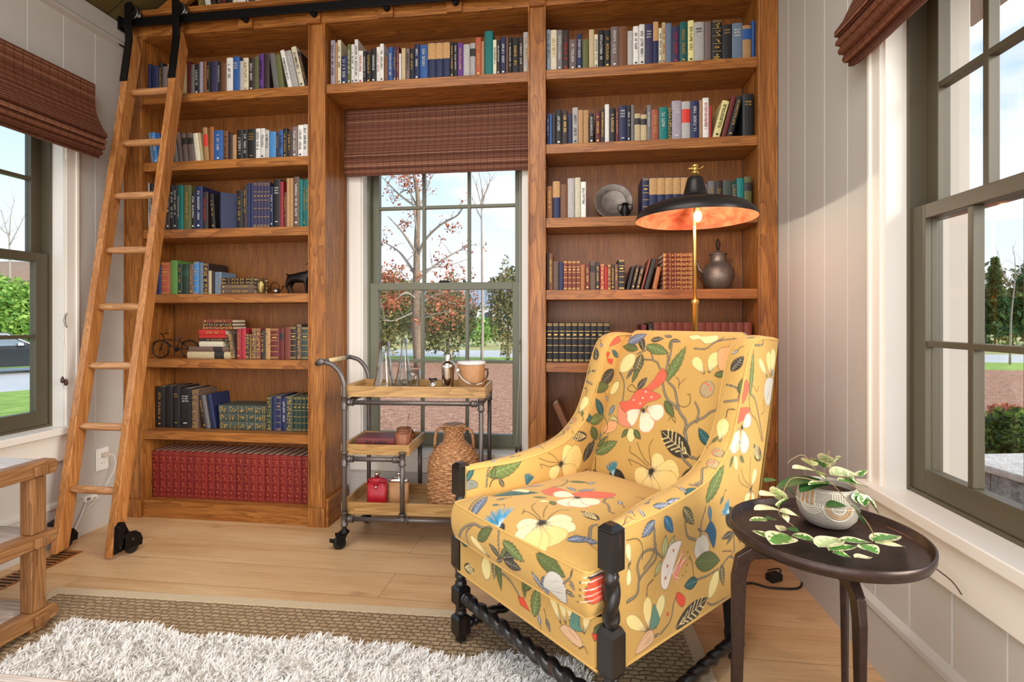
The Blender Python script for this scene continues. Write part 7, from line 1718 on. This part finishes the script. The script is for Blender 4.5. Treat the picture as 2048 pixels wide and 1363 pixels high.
for i, (px, py, d, w) in enumerate(((1932, 842, 5.2, .34), (1985, 850, 5.4, .5), (1938, 870, 5.0, .12))): shrub('low_sedum', ['small pale green sedum beside the porch column', 'pale green mound by the box bush', 'tiny green sprig in the mulch near the white urn'][i], 'plant', px, py, d, w, w * .55, 'lt', 500, .03, trunk=False, group='sedum in the mulch')
shrub('red_shrub', 'small dark red shrub in the mulch above the box bush', 'shrub', 2035, 838, 6.4, .6, .35, 'rs', 500, .04, trunk=False)
q = onZ(1908, 930, ZG); urn = thing('garden_urn', 'white rounded garden urn in the mulch past the column', 'urn', (q.x, q.y, ZG + .001)); URN = plain('chalk_stone', (222, 210, 200), .8, var=.06, vs=12)
MB().lathe([(.001, 0), (.10, 0), (.12, .02), (.19, .14), (.2, .24), (.15, .34), (.13, .36), (.2, .40), (.21, .43), (.16, .43), (.001, .36)], 28, caps=(False, False)).build('bowl', URN, urn)
# ------------------------------------------------------------------ light
w = bpy.data.worlds.new('sky'); SC.world = w; w.use_nodes = True; t = w.node_tree; t.nodes.clear()
out = t.nodes.new('ShaderNodeOutputWorld'); bg = t.nodes.new('ShaderNodeBackground'); t.links.new(bg.outputs[0], out.inputs[0])
tc = t.nodes.new('ShaderNodeTexCoord'); sp = t.nodes.new('ShaderNodeSeparateXYZ'); t.links.new(tc.outputs['Generated'], sp.inputs[0])
rp = t.nodes.new('ShaderNodeValToRGB'); t.links.new(sp.outputs[2], rp.inputs[0])
e = rp.color_ramp.elements; e[0].position = 0.0; e[0].color = rgb(236, 240, 246); e[1].position = 0.45; e[1].color = rgb(150, 196, 240)
x = e.new(0.14); x.color = rgb(222, 234, 248)
mp = t.nodes.new('ShaderNodeMapping'); mp.inputs['Scale'].default_value = (1, 1, 2.6); t.links.new(tc.outputs['Generated'], mp.inputs[0])
nz = t.nodes.new('ShaderNodeTexNoise'); nz.inputs['Scale'].default_value = 3.2; nz.inputs['Detail'].default_value = 6; t.links.new(mp.outputs[0], nz.inputs[0])
cr = t.nodes.new('ShaderNodeValToRGB'); t.links.new(nz.outputs['Fac'], cr.inputs[0]); cr.color_ramp.elements[0].position = 0.5; cr.color_ramp.elements[1].position = 0.66
mx = t.nodes.new('ShaderNodeMix'); mx.data_type = 'RGBA'; t.links.new(cr.outputs[0], mx.inputs[0]); t.links.new(rp.outputs[0], mx.inputs[6]); mx.inputs[7].default_value = rgb(252, 246, 242)
t.links.new(mx.outputs[2], bg.inputs[0]); bg.inputs[1].default_value = 1.0
def light(name, typ, loc, energy, color=(1, 1, 1), size=None, size_y=None, to=None, rad=None):
    l = bpy.data.lights.new(name, typ); l.energy = energy; l.color = color
    if typ == 'AREA':
        l.size = size
        if size_y: l.shape = 'RECTANGLE'; l.size_y = size_y
    if rad is not None: l.shadow_soft_size = rad
    o = bpy.data.objects.new(name, l); COL.objects.link(o); o.location = loc
    if to is not None: o.rotation_euler = (Vector(to) - Vector(loc)).to_track_quat('-Z', 'Y').to_euler()
    return o
sun = bpy.data.lights.new('sun', 'SUN'); sun.energy = 4.4; sun.angle = 0.6; sun.color = (1, 0.95, 0.86)
so = bpy.data.objects.new('sun', sun); COL.objects.link(so); so.rotation_euler = Vector((-0.86, 0.46, -0.36)).to_track_quat('-Z', 'Y').to_euler()
light('rear_fill', 'AREA', (-.75, -1.55, 1.35), 37, (1, .98, .96), 3.0, 2.1, to=(-.75, 3, 1.25))  # fill lamp added behind the camera to brighten the room from the front
light('overhead_fill', 'AREA', (-.7, .35, 3.0), 46, (1, .97, .93), 2.2, 1.6, to=(-.7, .351, 0))  # overhead fill lamp, added to lift the interior; no fixture modelled
light('bulb_light', 'POINT', (lb.x + .0, lb.y - .045, 1.487), 4, (1, .86, .70), rad=.008)
SC.view_settings.view_transform = 'Standard'; SC.view_settings.look = 'None'; SC.view_settings.gamma = 1.0; SC.view_settings.use_curve_mapping = False
SC.view_settings.exposure = 0.5
c = SC.cycles; c.use_denoising = True; c.max_bounces = 8; c.diffuse_bounces = 5; c.glossy_bounces = 3; c.transmission_bounces = 6; c.transparent_max_bounces = 16
c.sample_clamp_indirect = 6.0; c.caustics_reflective = False; c.caustics_refractive = False
